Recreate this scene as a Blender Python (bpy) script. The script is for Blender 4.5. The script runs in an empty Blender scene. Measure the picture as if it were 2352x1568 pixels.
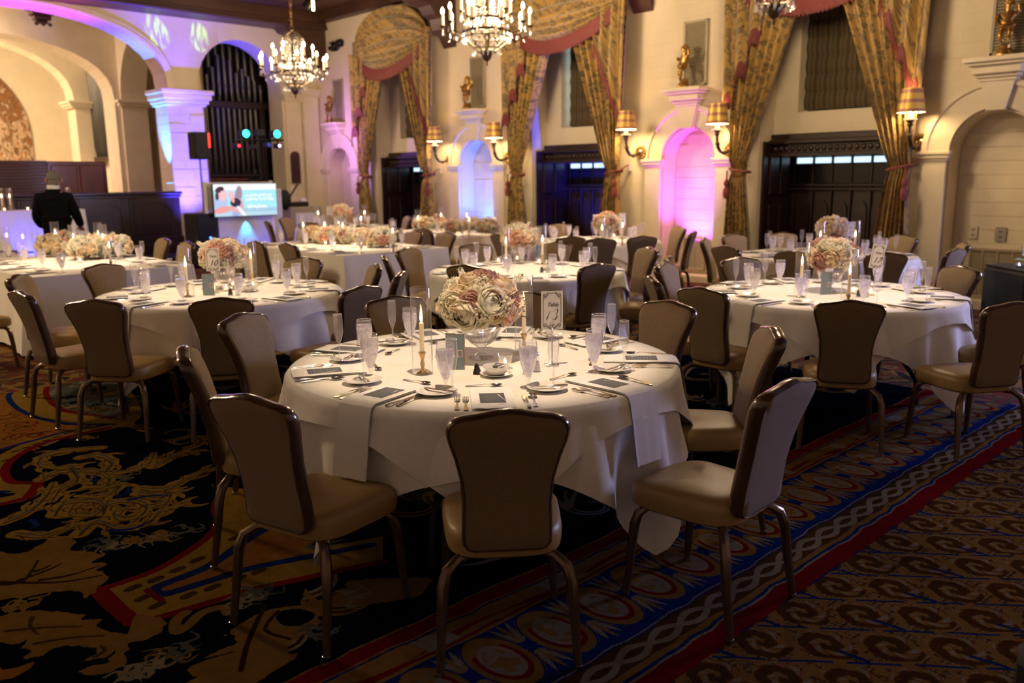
import bpy, math, random
import numpy as np
from mathutils import Vector, Matrix
R = math.radians; PI = math.pi
random.seed(7)
S = bpy.context.scene
COL = S.collection

# ------------------------------------------------------------------ camera, exposure, lights
F_PX = 1932.07; CAM = np.array([0.0, 0.0, 1.62])
YAW, PITCH, ROLL = R(43.602), R(10.973), R(-0.5686)
_f = np.array([math.sin(YAW)*math.cos(PITCH), math.cos(YAW)*math.cos(PITCH), -math.sin(PITCH)])
_r0 = np.array([math.cos(YAW), -math.sin(YAW), 0.0]); _u0 = np.cross(_r0, _f)
_r = math.cos(ROLL)*_r0 + math.sin(ROLL)*_u0
_u = -math.sin(ROLL)*_r0 + math.cos(ROLL)*_u0
cd = bpy.data.cameras.new('camera'); cam = bpy.data.objects.new('camera', cd); COL.objects.link(cam)
cam.matrix_world = Matrix(((_r[0], _u[0], -_f[0], 0), (_r[1], _u[1], -_f[1], 0), (_r[2], _u[2], -_f[2], 1.62), (0, 0, 0, 1)))
cd.sensor_width = 36.0; cd.lens = F_PX/2352*36.0; cd.clip_start = 0.05; cd.clip_end = 100
cd.dof.use_dof = True; cd.dof.focus_distance = 3.55; cd.dof.aperture_fstop = 2.4
S.camera = cam
S.view_settings.view_transform = 'Standard'; S.view_settings.look = 'None'
S.view_settings.gamma = 1.0; S.view_settings.use_curve_mapping = False
S.view_settings.exposure = 1.0
S.cycles.max_bounces = 7; S.cycles.diffuse_bounces = 3; S.cycles.glossy_bounces = 3
S.cycles.transmission_bounces = 3; S.cycles.transparent_max_bounces = 24
S.cycles.sample_clamp_indirect = 4.0; S.cycles.caustics_reflective = False; S.cycles.caustics_refractive = False
S.cycles.use_denoising = True; S.cycles.blur_glossy = 0.5

wd = bpy.data.worlds.new('room_air'); S.world = wd; wd.use_nodes = True
wd.node_tree.nodes['Background'].inputs[0].default_value = (0.04, 0.028, 0.018, 1)
wd.node_tree.nodes['Background'].inputs[1].default_value = 0.15

def ray(px, py):
    return (px-1176)/F_PX*_r + (784-py)/F_PX*_u + _f
def at(px, py, z):
    d = ray(px, py); return CAM + d*((z-CAM[2])/d[2])
def on_x(px, py, x):
    d = ray(px, py); return CAM + d*(x/d[0])
def on_y(px, py, y):
    d = ray(px, py); return CAM + d*(y/d[1])

def lamp(name, kind, loc, power, color, target=None, size=0.1, angle=45, blend=0.5, size_y=None):
    d = bpy.data.lights.new(name, kind); d.energy = power; d.color = color
    if kind == 'AREA':
        d.size = size
        if size_y: d.shape = 'RECTANGLE'; d.size_y = size_y
    else:
        d.shadow_soft_size = size
    if kind == 'SPOT':
        d.spot_size = R(angle); d.spot_blend = blend
    o = bpy.data.objects.new(name, d); COL.objects.link(o); o.location = loc
    if target is not None:
        o.rotation_euler = (Vector(target)-Vector(loc)).to_track_quat('-Z', 'Y').to_euler()
    return o

WARM = (1.0, 0.75, 0.47); WARM2 = (1.0, 0.80, 0.58); BLUE = (0.16, 0.16, 1.0); CYAN = (0.10, 0.55, 1.0); MAG = (0.85, 0.18, 1.0)
CHAND = [(8.60, 15.0, 3.17), (8.60, 9.50, 3.23), (8.60, 4.92, 3.20)]     # finial points of the chandeliers in view
# chandelier light (three in view and an assumed unseen row, added to light the tables from ahead)
for i, (x, y, z) in enumerate(CHAND):
    lamp('chandelier_light', 'POINT', (x, y, z+0.62), (120, 230, 165)[i], WARM, size=0.30)
for y, p_ in ((15.0, 90), (9.5, 140)):
    lamp('chandelier_light', 'POINT', (0.6, y, 3.9), p_*1.25, WARM, size=0.30)
# assumed pin spots, unseen in the ceiling, added to brighten each dining table
ADDED_PINS = [(2.63, 2.96, 100), (2.92, 6.38, 95), (5.97, 2.86, 100), (5.60, 5.67, 110), (8.86, 7.65, 95), (8.89, 4.30, 75),
        (6.1, 9.6, 130), (2.95, 10.0, 120), (8.6, 10.8, 70), (8.5, 13.2, 60)]
for x, y, p in ADDED_PINS:
    lamp('pin_spot', 'SPOT', (x-0.55, y-0.60, 5.2), p*4.6, (1.0, 0.755, 0.52), (x, y, 0.80), size=0.06, angle=25, blend=0.5)
# daylight through the next window bay of the same wall, beyond the frame
lamp('window_daylight', 'AREA', (10.9, -0.2, 2.0), 170, (0.48, 0.50, 1.0), (2.6, 1.6, 0.75), size=1.0, size_y=1.6)
# coloured up-lights
lamp('uplight_blue_niche', 'SPOT', (10.95, 12.15, 0.25), 210, (0.03, 0.15, 1.0), (11.34, 12.65, 2.1), size=0.05, angle=85, blend=0.7)
lamp('uplight_pink_niche', 'SPOT', (10.88, 7.55, 0.25), 185, (0.62, 0.07, 1.0), (11.34, 7.63, 1.9), size=0.05, angle=78, blend=0.7)
lamp('uplight_doors', 'SPOT', (11.5, 9.5, 0.12), 900, (0.03, 0.05, 1.0), (11.99, 9.65, 1.1), size=0.05, angle=100, blend=0.6)
lamp('uplight_pier_front', 'SPOT', (7.62, 17.45, 0.30), 1000, (0.06, 0.045, 1.0), (7.74, 18.25, 2.9), size=0.05, angle=70, blend=0.8)
lamp('uplight_pier_side', 'SPOT', (7.15, 18.30, 1.60), 420, (0.05, 0.28, 1.0), (7.48, 18.6, 3.4), size=0.04, angle=46, blend=0.8)
lamp('uplight_beam_blue', 'SPOT', (7.2, 17.0, 1.5), 1000, (0.07, 0.04, 1.0), (7.6, 18.0, 5.3), size=0.06, angle=48, blend=0.9)
lamp('uplight_beam_magenta', 'SPOT', (4.2, 16.8, 1.5), 1500, (0.50, 0.03, 1.0), (4.6, 18.0, 5.3), size=0.06, angle=60, blend=0.9)
lamp('uplight_rail_magenta', 'SPOT', (4.6, 17.85, 0.95), 10, (0.85, 0.05, 0.9), (5.1, 18.2, 1.35), size=0.03, angle=70, blend=0.9)
lamp('uplight_screen', 'SPOT', (7.74, 15.60, 0.95), 26, (0.04, 0.45, 1.0), (7.75, 15.70, 0.10), size=0.02, angle=62, blend=0.9)
lamp('stage_wash', 'SPOT', (4.6, 17.3, 3.2), 220, (0.10, 0.08, 1.0), (7.4, 10.0, 0.75), size=0.05, angle=15, blend=0.8)
lamp('violet_wash', 'SPOT', (9.6, 16.5, 2.5), 80, (0.55, 0.22, 1.0), (11.0, 16.6, 2.6), size=0.1, angle=120, blend=0.9)
lamp('violet_wash', 'SPOT', (8.4, 12.0, 0.6), 80, (0.55, 0.25, 1.0), (11.0, 13.2, 2.2), size=0.1, angle=110, blend=0.9)
lamp('uplight_booth', 'POINT', (7.8, 15.0, 0.30), 16, (0.22, 0.20, 1.0), size=0.1)
for x_, c_ in ((2.5, (0.05, 0.05, 1.0)), (3.25, (0.22, 0.05, 1.0)), (4.1, (0.05, 0.06, 1.0))):
    lamp('uplight_head_table', 'SPOT', (x_, 16.35, 0.2), 30, c_, (x_+0.02, 16.72, 0.8), size=0.02, angle=75, blend=0.8)
# stage room behind the big arch
lamp('stage_light', 'AREA', (3.2, 22.0, 4.7), 190, (1.0, 0.72, 0.55), (4.5, 24.0, 2.2), size=2.5, size_y=2.0)
lamp('stage_light', 'AREA', (4.0, 26.5, 5.0), 220, (1.0, 0.76, 0.48), (5.5, 28.5, 2.6), size=2.0, size_y=1.5)
# ------------------------------------------------------------------ mesh helpers
class MB:
    def __init__(s):
        s.v = []; s.f = []; s.m = []; s.uv = None; s.mat = 0; s.M = None
    def add(s, vs, fs):
        n = len(s.v)
        if s.M is not None:
            vs = [tuple(s.M @ Vector(p)) for p in vs]
        s.v += [tuple(p) for p in vs]
        s.f += [tuple(i+n for i in f) for f in fs]
        s.m += [s.mat]*len(fs)
        return n
    def box(s, x0, x1, y0, y1, z0, z1, b=0.0):
        if b <= 0:
            vs = [(x, y, z) for z in (z0, z1) for y in (y0, y1) for x in (x0, x1)]
            s.add(vs, [(0, 2, 3, 1), (4, 5, 7, 6), (0, 1, 5, 4), (2, 6, 7, 3), (0, 4, 6, 2), (1, 3, 7, 5)])
            return s
        c = ((x0+x1)/2, (y0+y1)/2, (z0+z1)/2); h = (abs(x1-x0)/2, abs(y1-y0)/2, abs(z1-z0)/2)
        b = min(b, min(h)*0.95)
        vs = []; idx = {}
        for sx in (-1, 1):
            for sy in (-1, 1):
                for sz in (-1, 1):
                    for a in range(3):
                        q = [sx*(h[0]-b), sy*(h[1]-b), sz*(h[2]-b)]
                        q[a] += (sx, sy, sz)[a]*b
                        idx[(sx, sy, sz, a)] = len(vs); vs.append((c[0]+q[0], c[1]+q[1], c[2]+q[2]))
        fs = []
        for a in range(3):
            b1, b2 = [(1, 2), (0, 2), (0, 1)][a]
            for sg in (-1, 1):
                q = []
                for (p, r) in ((-1, -1), (1, -1), (1, 1), (-1, 1)):
                    k = [0, 0, 0]; k[a] = sg; k[b1] = p; k[b2] = r; q.append(idx[(k[0], k[1], k[2], a)])
                fs.append(tuple(q))
        for a in range(3):
            b1, b2 = [(1, 2), (0, 2), (0, 1)][a]
            for p in (-1, 1):
                for r in (-1, 1):
                    q = []
                    for sg, aa in ((-1, b1), (1, b1), (1, b2), (-1, b2)):
                        k = [0, 0, 0]; k[a] = sg; k[b1] = p; k[b2] = r; q.append(idx[(k[0], k[1], k[2], aa)])
                    fs.append(tuple(q))
        for sx in (-1, 1):
            for sy in (-1, 1):
                for sz in (-1, 1):
                    fs.append(tuple(idx[(sx, sy, sz, a)] for a in range(3)))
        s.add(vs, fs); return s
    def lathe(s, prof, n=20, c=(0, 0, 0), a0=0.0, a1=2*PI):
        full = abs(a1-a0-2*PI) < 1e-6
        vs = []; rows = []
        cnt = n if full else n+1
        for (r, z) in prof:
            if r < 1e-6:
                rows.append([len(vs)]); vs.append((c[0], c[1], c[2]+z))
            else:
                row = []
                for i in range(cnt):
                    t = a0+(a1-a0)*i/n
                    row.append(len(vs)); vs.append((c[0]+r*math.cos(t), c[1]+r*math.sin(t), c[2]+z))
                rows.append(row)
        fs = []
        for A, B in zip(rows, rows[1:]):
            for i in range(n):
                j = (i+1) % n if full else i+1
                if len(A) == 1 and len(B) == 1: continue
                if len(A) == 1: fs.append((A[0], B[i], B[j]))
                elif len(B) == 1: fs.append((A[i], B[0], A[j]))
                else: fs.append((A[i], B[i], B[j], A[j]))
        s.add(vs, fs); return s
    def tube(s, pts, rad, n=8, cap=True, flat=1.0, up=(0, 0, 1)):
        pts = [Vector(p) for p in pts]
        if not hasattr(rad, '__len__'): rad = [rad]*len(pts)
        vs = []; U = Vector(up); last = None
        for i, p in enumerate(pts):
            t = (pts[min(i+1, len(pts)-1)]-pts[max(i-1, 0)])
            if t.length < 1e-9: t = Vector((0, 0, 1))
            t.normalize()
            a = t.cross(U)
            if a.length < 0.05: a = last if last is not None else t.cross(Vector((1, 0, 0.1)))
            a = (a - t*a.dot(t)).normalized(); last = a
            b = t.cross(a).normalized()
            for k in range(n):
                w = 2*PI*k/n
                vs.append(p + a*(math.cos(w)*rad[i]) + b*(math.sin(w)*rad[i]*flat))
        fs = []
        for i in range(len(pts)-1):
            for k in range(n):
                j = (k+1) % n
                fs.append((i*n+k, i*n+j, (i+1)*n+j, (i+1)*n+k))
        if cap:
            fs.append(tuple(range(n-1, -1, -1))); m = (len(pts)-1)*n; fs.append(tuple(range(m, m+n)))
        s.add(vs, fs); return s
    def ball(s, c, r, nu=10, nv=7):
        if not hasattr(r, '__len__'): r = (r, r, r)
        vs = [(c[0], c[1], c[2]-r[2])]
        for j in range(1, nv):
            ph = -PI/2+PI*j/nv
            for i in range(nu):
                t = 2*PI*i/nu
                vs.append((c[0]+r[0]*math.cos(ph)*math.cos(t), c[1]+r[1]*math.cos(ph)*math.sin(t), c[2]+r[2]*math.sin(ph)))
        vs.append((c[0], c[1], c[2]+r[2])); L = len(vs)-1
        fs = []
        for i in range(nu):
            k = (i+1) % nu
            fs.append((0, 1+k, 1+i)); fs.append((L, 1+(nv-2)*nu+i, 1+(nv-2)*nu+k))
            for j in range(nv-2):
                fs.append((1+j*nu+i, 1+j*nu+k, 1+(j+1)*nu+k, 1+(j+1)*nu+i))
        s.add(vs, fs); return s
    def grid(s, fn, nu, nv, wrap=False):
        vs = []; uvs = []
        for j in range(nv+1):
            for i in range(nu + (0 if wrap else 1)):
                vs.append(fn(i/nu, j/nv))
        w = nu if wrap else nu+1
        fs = [(j*w+i, j*w+(i+1) % w, (j+1)*w+(i+1) % w, (j+1)*w+i) for j in range(nv) for i in range(nu)]
        s.add(vs, fs); return s
    def prism(s, poly, axis, a, b):
        """extrude a 2-D polygon along an axis (0 x: poly is (y,z); 1 y: (x,z); 2 z: (x,y))"""
        def P(q, t):
            return (t, q[0], q[1]) if axis == 0 else ((q[0], t, q[1]) if axis == 1 else (q[0], q[1], t))
        n = len(poly)
        vs = [P(q, a) for q in poly]+[P(q, b) for q in poly]
        fs = [tuple(range(n)), tuple(range(2*n-1, n-1, -1))]+[(i, (i+1) % n, n+(i+1) % n, n+i) for i in range(n)]
        s.add(vs, fs); return s
    def build(s, name, mats, parent=None, smooth=True, uvfn=None, ang=40):
        me = bpy.data.meshes.new(name)
        me.from_pydata(s.v, [], s.f)
        if not isinstance(mats, (list, tuple)): mats = [mats]
        for m in mats: me.materials.append(m)
        if len(mats) > 1: me.polygons.foreach_set('material_index', s.m)
        if smooth:
            me.polygons.foreach_set('use_smooth', [True]*len(s.f))
            if ang:
                try: me.set_sharp_from_angle(angle=R(ang))
                except Exception: pass
        if uvfn or s.uv:
            ul = me.uv_layers.new(name='UVMap')
            li = np.zeros(len(me.loops), dtype=np.int32); me.loops.foreach_get('vertex_index', li)
            u = np.array(s.uv if s.uv else [uvfn(p) for p in s.v], dtype=np.float32)[li]
            ul.data.foreach_set('uv', u.ravel())
        me.update()
        o = bpy.data.objects.new(name, me); COL.objects.link(o)
        if parent is not None: o.parent = parent
        return o

def empty(name, loc=(0, 0, 0), rz=0.0):
    o = bpy.data.objects.new(name, None); COL.objects.link(o); o.location = loc; o.rotation_euler = (0, 0, rz)
    o.empty_display_size = 0.05
    return o
def tag(o, label=None, cat=None, group=None, kind=None):
    if label: o['label'] = label
    if cat: o['category'] = cat
    if group: o['group'] = group
    if kind: o['kind'] = kind
    return o
KIDS = {}
def seal(root):
    """remember a prototype's parts for copying"""
    KIDS[root.name] = [(c, [g for g in COL.objects if g.parent == c]) for c in COL.objects if c.parent == root]
def dup(root, loc=None, rz=None, label=None, group=None, rot=None, scale=None):
    r = root.copy(); COL.objects.link(r)
    if loc is not None: r.location = loc
    if rz is not None: r.rotation_euler = (0, 0, rz)
    if rot is not None: r.rotation_euler = rot
    if scale is not None: r.scale = (scale,)*3 if not hasattr(scale, '__len__') else scale
    if label: r['label'] = label
    if group: r['group'] = group
    for c, gs in KIDS.get(root.name, []):
        k = c.copy(); COL.objects.link(k); k.parent = r
        for g in gs:
            h = g.copy(); COL.objects.link(h); h.parent = k
    return r
class Proto:
    """first use moves the source itself, later uses copy it"""
    def __init__(s, root): s.root = root; s.used = False; seal(root)
    def put(s, loc, rz=0.0, label=None, group=None, rot=None, scale=None):
        if s.used: return dup(s.root, loc, rz if rot is None else None, label, group, rot, scale)
        s.used = True; r = s.root; r.location = loc
        r.rotation_euler = rot if rot is not None else (0, 0, rz)
        if scale is not None: r.scale = (scale,)*3 if not hasattr(scale, '__len__') else scale
        if label: r['label'] = label
        if group: r['group'] = group
        return r

# ------------------------------------------------------------------ materials
def newmat(name):
    m = bpy.data.materials.new(name); m.use_nodes = True
    nt = m.node_tree; bs = nt.nodes['Principled BSDF']
    return m, nt, bs
def N(nt, typ, **kw):
    n = nt.nodes.new(typ)
    for k, v in kw.items():
        if k == 'inp':
            for kk, vv in v.items(): n.inputs[kk].default_value = vv
        else: setattr(n, k, v)
    return n
def ramp(nt, fac, stops, interp='LINEAR'):
    r = nt.nodes.new('ShaderNodeValToRGB'); r.color_ramp.interpolation = interp
    e = r.color_ramp.elements
    while len(e) < len(stops): e.new(0.5)
    for i, (p, c) in enumerate(stops):
        e[i].position = p; e[i].color = (c[0], c[1], c[2], 1)
    nt.links.new(fac, r.inputs[0]); return r.outputs[0]
def mat(name, col, rough=0.5, metal=0.0, var=0.0, scale=8.0, bump=0.0, bscale=None, emit=None, estr=0.0, spec=0.5, stretch=None, sheen=0.0, trans=0.0, coat=0.0, sss=0.0):
    m, nt, b = newmat(name)
    b.inputs['Base Color'].default_value = (*col, 1); b.inputs['Roughness'].default_value = rough
    b.inputs['Metallic'].default_value = metal; b.inputs['Specular IOR Level'].default_value = spec
    if sheen: b.inputs['Sheen Weight'].default_value = sheen
    if coat: b.inputs['Coat Weight'].default_value = coat; b.inputs['Coat Roughness'].default_value = 0.1
    if sss: b.inputs['Subsurface Weight'].default_value = sss; b.inputs['Subsurface Radius'].default_value = (0.02, 0.01, 0.006); b.inputs['Subsurface Scale'].default_value = 0.5
    if emit:
        b.inputs['Emission Color'].default_value = (*emit, 1); b.inputs['Emission Strength'].default_value = estr
    tc = nt.nodes.new('ShaderNodeTexCoord')
    src = tc.outputs['Object']
    if stretch:
        mp = N(nt, 'ShaderNodeMapping', inp={'Scale': stretch}); nt.links.new(src, mp.inputs[0]); src = mp.outputs[0]
    if var > 0:
        no = N(nt, 'ShaderNodeTexNoise', inp={'Scale': scale, 'Detail': 4.0, 'Roughness': 0.6}); nt.links.new(src, no.inputs['Vector'])
        lo = tuple(c*(1-var) for c in col); hi = tuple(min(1, c*(1+var)) for c in col)
        nt.links.new(ramp(nt, no.outputs['Fac'], [(0.3, lo), (0.7, hi)]), b.inputs['Base Color'])
    if bump > 0:
        n2 = N(nt, 'ShaderNodeTexNoise', inp={'Scale': bscale or scale*6, 'Detail': 3.0}); nt.links.new(src, n2.inputs['Vector'])
        bp = N(nt, 'ShaderNodeBump', inp={'Strength': bump, 'Distance': 0.01}); nt.links.new(n2.outputs['Fac'], bp.inputs['Height'])
        nt.links.new(bp.outputs[0], b.inputs['Normal'])
    return m
def glassmat(name, tint=(1, 1, 1), rough=0.02, body=0.0, bodycol=(0.9, 0.9, 1.0), refl=1.0):
    """thin clear glass: see-through face-on, mirror-bright at the rims"""
    m = bpy.data.materials.new(name); m.use_nodes = True; nt = m.node_tree
    for n in list(nt.nodes): nt.nodes.remove(n)
    out = nt.nodes.new('ShaderNodeOutputMaterial')
    tr = N(nt, 'ShaderNodeBsdfTransparent', inp={'Color': (*tint, 1)})
    gl = N(nt, 'ShaderNodeBsdfGlossy', inp={'Color': (1, 1, 1, 1), 'Roughness': rough})
    lw = N(nt, 'ShaderNodeLayerWeight', inp={'Blend': 0.5})
    pw = N(nt, 'ShaderNodeMath', operation='POWER', inp={1: 3.0}); nt.links.new(lw.outputs['Facing'], pw.inputs[0])
    ad = N(nt, 'ShaderNodeMath', operation='MULTIPLY_ADD', use_clamp=True, inp={1: 0.85*refl, 2: 0.065*refl}); nt.links.new(pw.outputs[0], ad.inputs[0])
    nt.links.new(ramp(nt, lw.outputs['Facing'], [(0.55, tint), (0.97, tuple(c*0.45 for c in tint))]), tr.inputs['Color'])  # tint darkened at grazing angles, standing in for refraction
    base = tr.outputs[0]
    if body > 0:
        df = N(nt, 'ShaderNodeBsdfDiffuse', inp={'Color': (*bodycol, 1)}); tl = N(nt, 'ShaderNodeBsdfTranslucent', inp={'Color': (*bodycol, 1)})
        mm = N(nt, 'ShaderNodeMixShader', inp={0: 0.6}); nt.links.new(df.outputs[0], mm.inputs[1]); nt.links.new(tl.outputs[0], mm.inputs[2])
        tc = nt.nodes.new('ShaderNodeTexCoord')
        no = N(nt, 'ShaderNodeTexNoise', inp={'Scale': 55.0, 'Detail': 2.0}); nt.links.new(tc.outputs['Object'], no.inputs['Vector'])
        k = N(nt, 'ShaderNodeMath', operation='MULTIPLY', use_clamp=True, inp={1: body*2}); nt.links.new(no.outputs['Fac'], k.inputs[0])
        m2 = nt.nodes.new('ShaderNodeMixShader'); nt.links.new(k.outputs[0], m2.inputs[0]); nt.links.new(tr.outputs[0], m2.inputs[1]); nt.links.new(mm.outputs[0], m2.inputs[2])
        base = m2.outputs[0]
    mx = nt.nodes.new('ShaderNodeMixShader'); nt.links.new(ad.outputs[0], mx.inputs[0]); nt.links.new(base, mx.inputs[1]); nt.links.new(gl.outputs[0], mx.inputs[2])
    nt.links.new(mx.outputs[0], out.inputs['Surface'])
    return m
def emat(name, col, strength):
    m = bpy.data.materials.new(name); m.use_nodes = True; nt = m.node_tree
    b = nt.nodes['Principled BSDF']; b.inputs['Base Color'].default_value = (*col, 1)
    b.inputs['Emission Color'].default_value = (*col, 1); b.inputs['Emission Strength'].default_value = strength
    return m

def wallpaint(name, col, joint=0.3):
    """cream paint over block masonry: faint courses, slight unevenness"""
    m, nt, b = newmat(name)
    b.inputs['Roughness'].default_value = 0.75; b.inputs['Specular IOR Level'].default_value = 0.3
    g = nt.nodes.new('ShaderNodeNewGeometry'); sx = nt.nodes.new('ShaderNodeSeparateXYZ'); nt.links.new(g.outputs['Position'], sx.inputs[0])
    ad = N(nt, 'ShaderNodeMath', operation='ADD'); nt.links.new(sx.outputs['X'], ad.inputs[0]); nt.links.new(sx.outputs['Y'], ad.inputs[1])
    cb = nt.nodes.new('ShaderNodeCombineXYZ'); nt.links.new(ad.outputs[0], cb.inputs['X']); nt.links.new(sx.outputs['Z'], cb.inputs['Y'])
    no = N(nt, 'ShaderNodeTexNoise', inp={'Scale': 1.3, 'Detail': 5.0}); nt.links.new(g.outputs['Position'], no.inputs['Vector'])
    c = ramp(nt, no.outputs['Fac'], [(0.3, tuple(x*0.93 for x in col)), (0.7, tuple(min(1, x*1.04) for x in col))])
    nt.links.new(c, b.inputs['Base Color'])
    br = N(nt, 'ShaderNodeTexBrick', inp={'Scale': 1.0, 'Mortar Size': 0.006, 'Mortar Smooth': 0.6, 'Brick Width': 0.62, 'Row Height': 0.165, 'Color1': (1, 1, 1, 1), 'Color2': (0.9, 0.9, 0.9, 1), 'Mortar': (0, 0, 0, 1)})
    nt.links.new(cb.outputs[0], br.inputs['Vector'])
    n2 = N(nt, 'ShaderNodeTexNoise', inp={'Scale': 9.0, 'Detail': 4.0}); nt.links.new(g.outputs['Position'], n2.inputs['Vector'])
    mixh = N(nt, 'ShaderNodeMath', operation='MULTIPLY_ADD', inp={1: 0.35}); nt.links.new(n2.outputs['Fac'], mixh.inputs[0]); nt.links.new(br.outputs['Color'], mixh.inputs[2])
    bp = N(nt, 'ShaderNodeBump', inp={'Strength': joint, 'Distance': 0.02}); nt.links.new(mixh.outputs[0], bp.inputs['Height'])
    nt.links.new(bp.outputs[0], b.inputs['Normal'])
    return m

M = {}
M['wall'] = wallpaint('cream_masonry_paint', (0.72, 0.615, 0.435), 0.40)
M['trim'] = mat('cream_trim_paint', (0.74, 0.64, 0.46), 0.6, var=0.05, scale=3, bump=0.1, bscale=12)
M['wood'] = mat('dark_mahogany', (0.020, 0.007, 0.005), 0.4, var=0.35, scale=5, stretch=(1, 1, 0.15), coat=0.2)
M['woodred'] = mat('red_mahogany', (0.11, 0.018, 0.012), 0.42, var=0.3, scale=4, stretch=(1, 1, 0.2), coat=0.2)
M['beam'] = mat('dark_beam_wood', (0.060, 0.026, 0.014), 0.45, var=0.35, scale=3, stretch=(0.2, 1, 1), bump=0.1)
M['plank'] = mat('ceiling_plank', (0.075, 0.032, 0.016), 0.5, var=0.3, scale=4, stretch=(1, 0.15, 1))
M['black'] = mat('black_cabinet', (0.006, 0.006, 0.007), 0.7, var=0.1, scale=20)
M['blackmetal'] = mat('black_metal', (0.012, 0.012, 0.013), 0.35, metal=0.6)
M['white_cloth'] = mat('white_table_linen', (0.82, 0.78, 0.70), 0.85, var=0.03, scale=30, bump=0.12, bscale=260, sheen=0.15)
M['napkin'] = mat('white_napkin_linen', (0.82, 0.80, 0.76), 0.85, bump=0.1, bscale=300, var=0.02)
M['chair_fabric'] = mat('tan_chair_upholstery', (0.31, 0.215, 0.108), 0.75, var=0.10, scale=60, bump=0.18, bscale=420, sheen=0.25)
M['chair_weave'] = mat('brown_woven_back', (0.20, 0.130, 0.058), 0.8, var=0.18, scale=180, bump=0.3, bscale=500, sheen=0.2)
M['chair_seat'] = mat('tan_vinyl_seat', (0.37, 0.24, 0.085), 0.42, var=0.06, scale=9, bump=0.06, bscale=120)
M['chair_frame'] = mat('bronze_chair_frame', (0.17, 0.115, 0.075), 0.28, metal=0.75, var=0.1, scale=20)
M['chair_rim'] = mat('dark_walnut_rim', (0.075, 0.040, 0.022), 0.20, metal=0.15, var=0.25, scale=15, coat=0.6)
M['glide'] = mat('steel_glide', (0.6, 0.6, 0.62), 0.2, metal=1.0)
M['glass'] = glassmat('clear_glass', body=0.11, bodycol=(0.9, 0.88, 0.95))  # whitish body added in place of glints on the clear glass
M['glass_thin'] = glassmat('clear_cylinder_glass', body=0.03)
M['water'] = glassmat('iced_water', tint=(0.95, 0.95, 1.0), body=0.58, bodycol=(0.97, 0.93, 1.0), refl=0.9)
M['rim'] = glassmat('bright_glass_rim', body=0.40, bodycol=(1, 0.97, 0.95), refl=1.5)  # whitish body stands in for the highlight along glass edges
M['crystal'] = glassmat('cut_crystal', body=0.05, bodycol=(1, 0.97, 0.92), refl=1.1, rough=0.05)
M['silver'] = mat('polished_silver', (0.82, 0.78, 0.72), 0.16, metal=1.0)
M['china'] = mat('white_china', (0.80, 0.77, 0.71), 0.18, coat=0.4)
M['card'] = mat('white_card', (0.80, 0.76, 0.74), 0.7)
M['slate'] = mat('slate_print', (0.085, 0.090, 0.105), 0.7, var=0.08, scale=60)
M['bluecard'] = mat('slate_blue_card', (0.22, 0.28, 0.33), 0.7, var=0.12, scale=40)
M['ink'] = mat('dark_ink', (0.02, 0.015, 0.02), 0.7)
M['lightink'] = mat('pale_ink', (0.20, 0.20, 0.21), 0.7)
M['brass'] = mat('aged_brass', (0.62, 0.40, 0.16), 0.28, metal=1.0, var=0.15, scale=20)
M['gold'] = mat('gilded_bronze', (0.42, 0.24, 0.075), 0.33, metal=0.9, var=0.35, scale=18, bump=0.15, bscale=60)
M['bronze'] = mat('dark_bronze', (0.085, 0.062, 0.040), 0.35, metal=0.9, var=0.2, scale=15)
M['wax'] = mat('ivory_wax', (0.86, 0.74, 0.52), 0.45, sss=0.3, emit=(1.0, 0.62, 0.28), estr=0.10)
M['flame'] = emat('candle_flame', (1.0, 0.62, 0.22), 26.0)
M['bulb'] = emat('candle_bulb', (1.0, 0.72, 0.38), 30.0)
M['tealight'] = emat('tealight_flame', (1.0, 0.60, 0.24), 22.0)
def petalmat(name, col):
    m, nt, b = newmat(name); out = nt.nodes['Material Output']
    tc = nt.nodes.new('ShaderNodeTexCoord'); no = N(nt, 'ShaderNodeTexNoise', inp={'Scale': 6.0, 'Detail': 3.0}); nt.links.new(tc.outputs['Object'], no.inputs['Vector'])
    c = ramp(nt, no.outputs['Fac'], [(0.3, tuple(x*0.92 for x in col)), (0.7, tuple(min(1, x*1.06) for x in col))])
    tl = nt.nodes.new('ShaderNodeBsdfTranslucent'); mx = N(nt, 'ShaderNodeMixShader', inp={0: 0.42}); b.inputs['Roughness'].default_value = 0.6
    nt.links.new(c, b.inputs['Base Color']); nt.links.new(c, tl.inputs['Color']); nt.links.new(b.outputs[0], mx.inputs[1]); nt.links.new(tl.outputs[0], mx.inputs[2]); nt.links.new(mx.outputs[0], out.inputs['Surface'])
    return m
M['petal_cream'] = petalmat('cream_petal', (0.93, 0.79, 0.59)); M['petal_blush'] = petalmat('blush_petal', (0.88, 0.58, 0.44)); M['petal_mauve'] = petalmat('mauve_petal', (0.60, 0.36, 0.31)); M['petal_white'] = petalmat('white_blossom', (0.92, 0.88, 0.74))
M['leaf'] = mat('dark_green_leaf', (0.022, 0.050, 0.016), 0.4, var=0.35, scale=25)
M['pale_leaf'] = mat('pale_green_bud', (0.22, 0.27, 0.08), 0.55, var=0.3, scale=40)
M['pepper'] = mat('ground_pepper', (0.02, 0.016, 0.012), 0.8)
M['salt'] = mat('white_salt', (0.75, 0.74, 0.72), 0.8)
M['fringe'] = mat('burgundy_fringe', (0.17, 0.030, 0.028), 0.7, var=0.35, scale=40, stretch=(1, 6, 0.4))
M['grille'] = mat('painted_grille', (0.36, 0.30, 0.19), 0.5)
M['grille_dark'] = mat('grille_void', (0.03, 0.026, 0.02), 0.8)
M['white_board'] = mat('white_scrim', (0.66, 0.64, 0.66), 0.75, var=0.04, scale=3)
M['suit'] = mat('black_suit_wool', (0.004, 0.004, 0.0045), 0.9, var=0.2, scale=60, spec=0.1)
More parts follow.
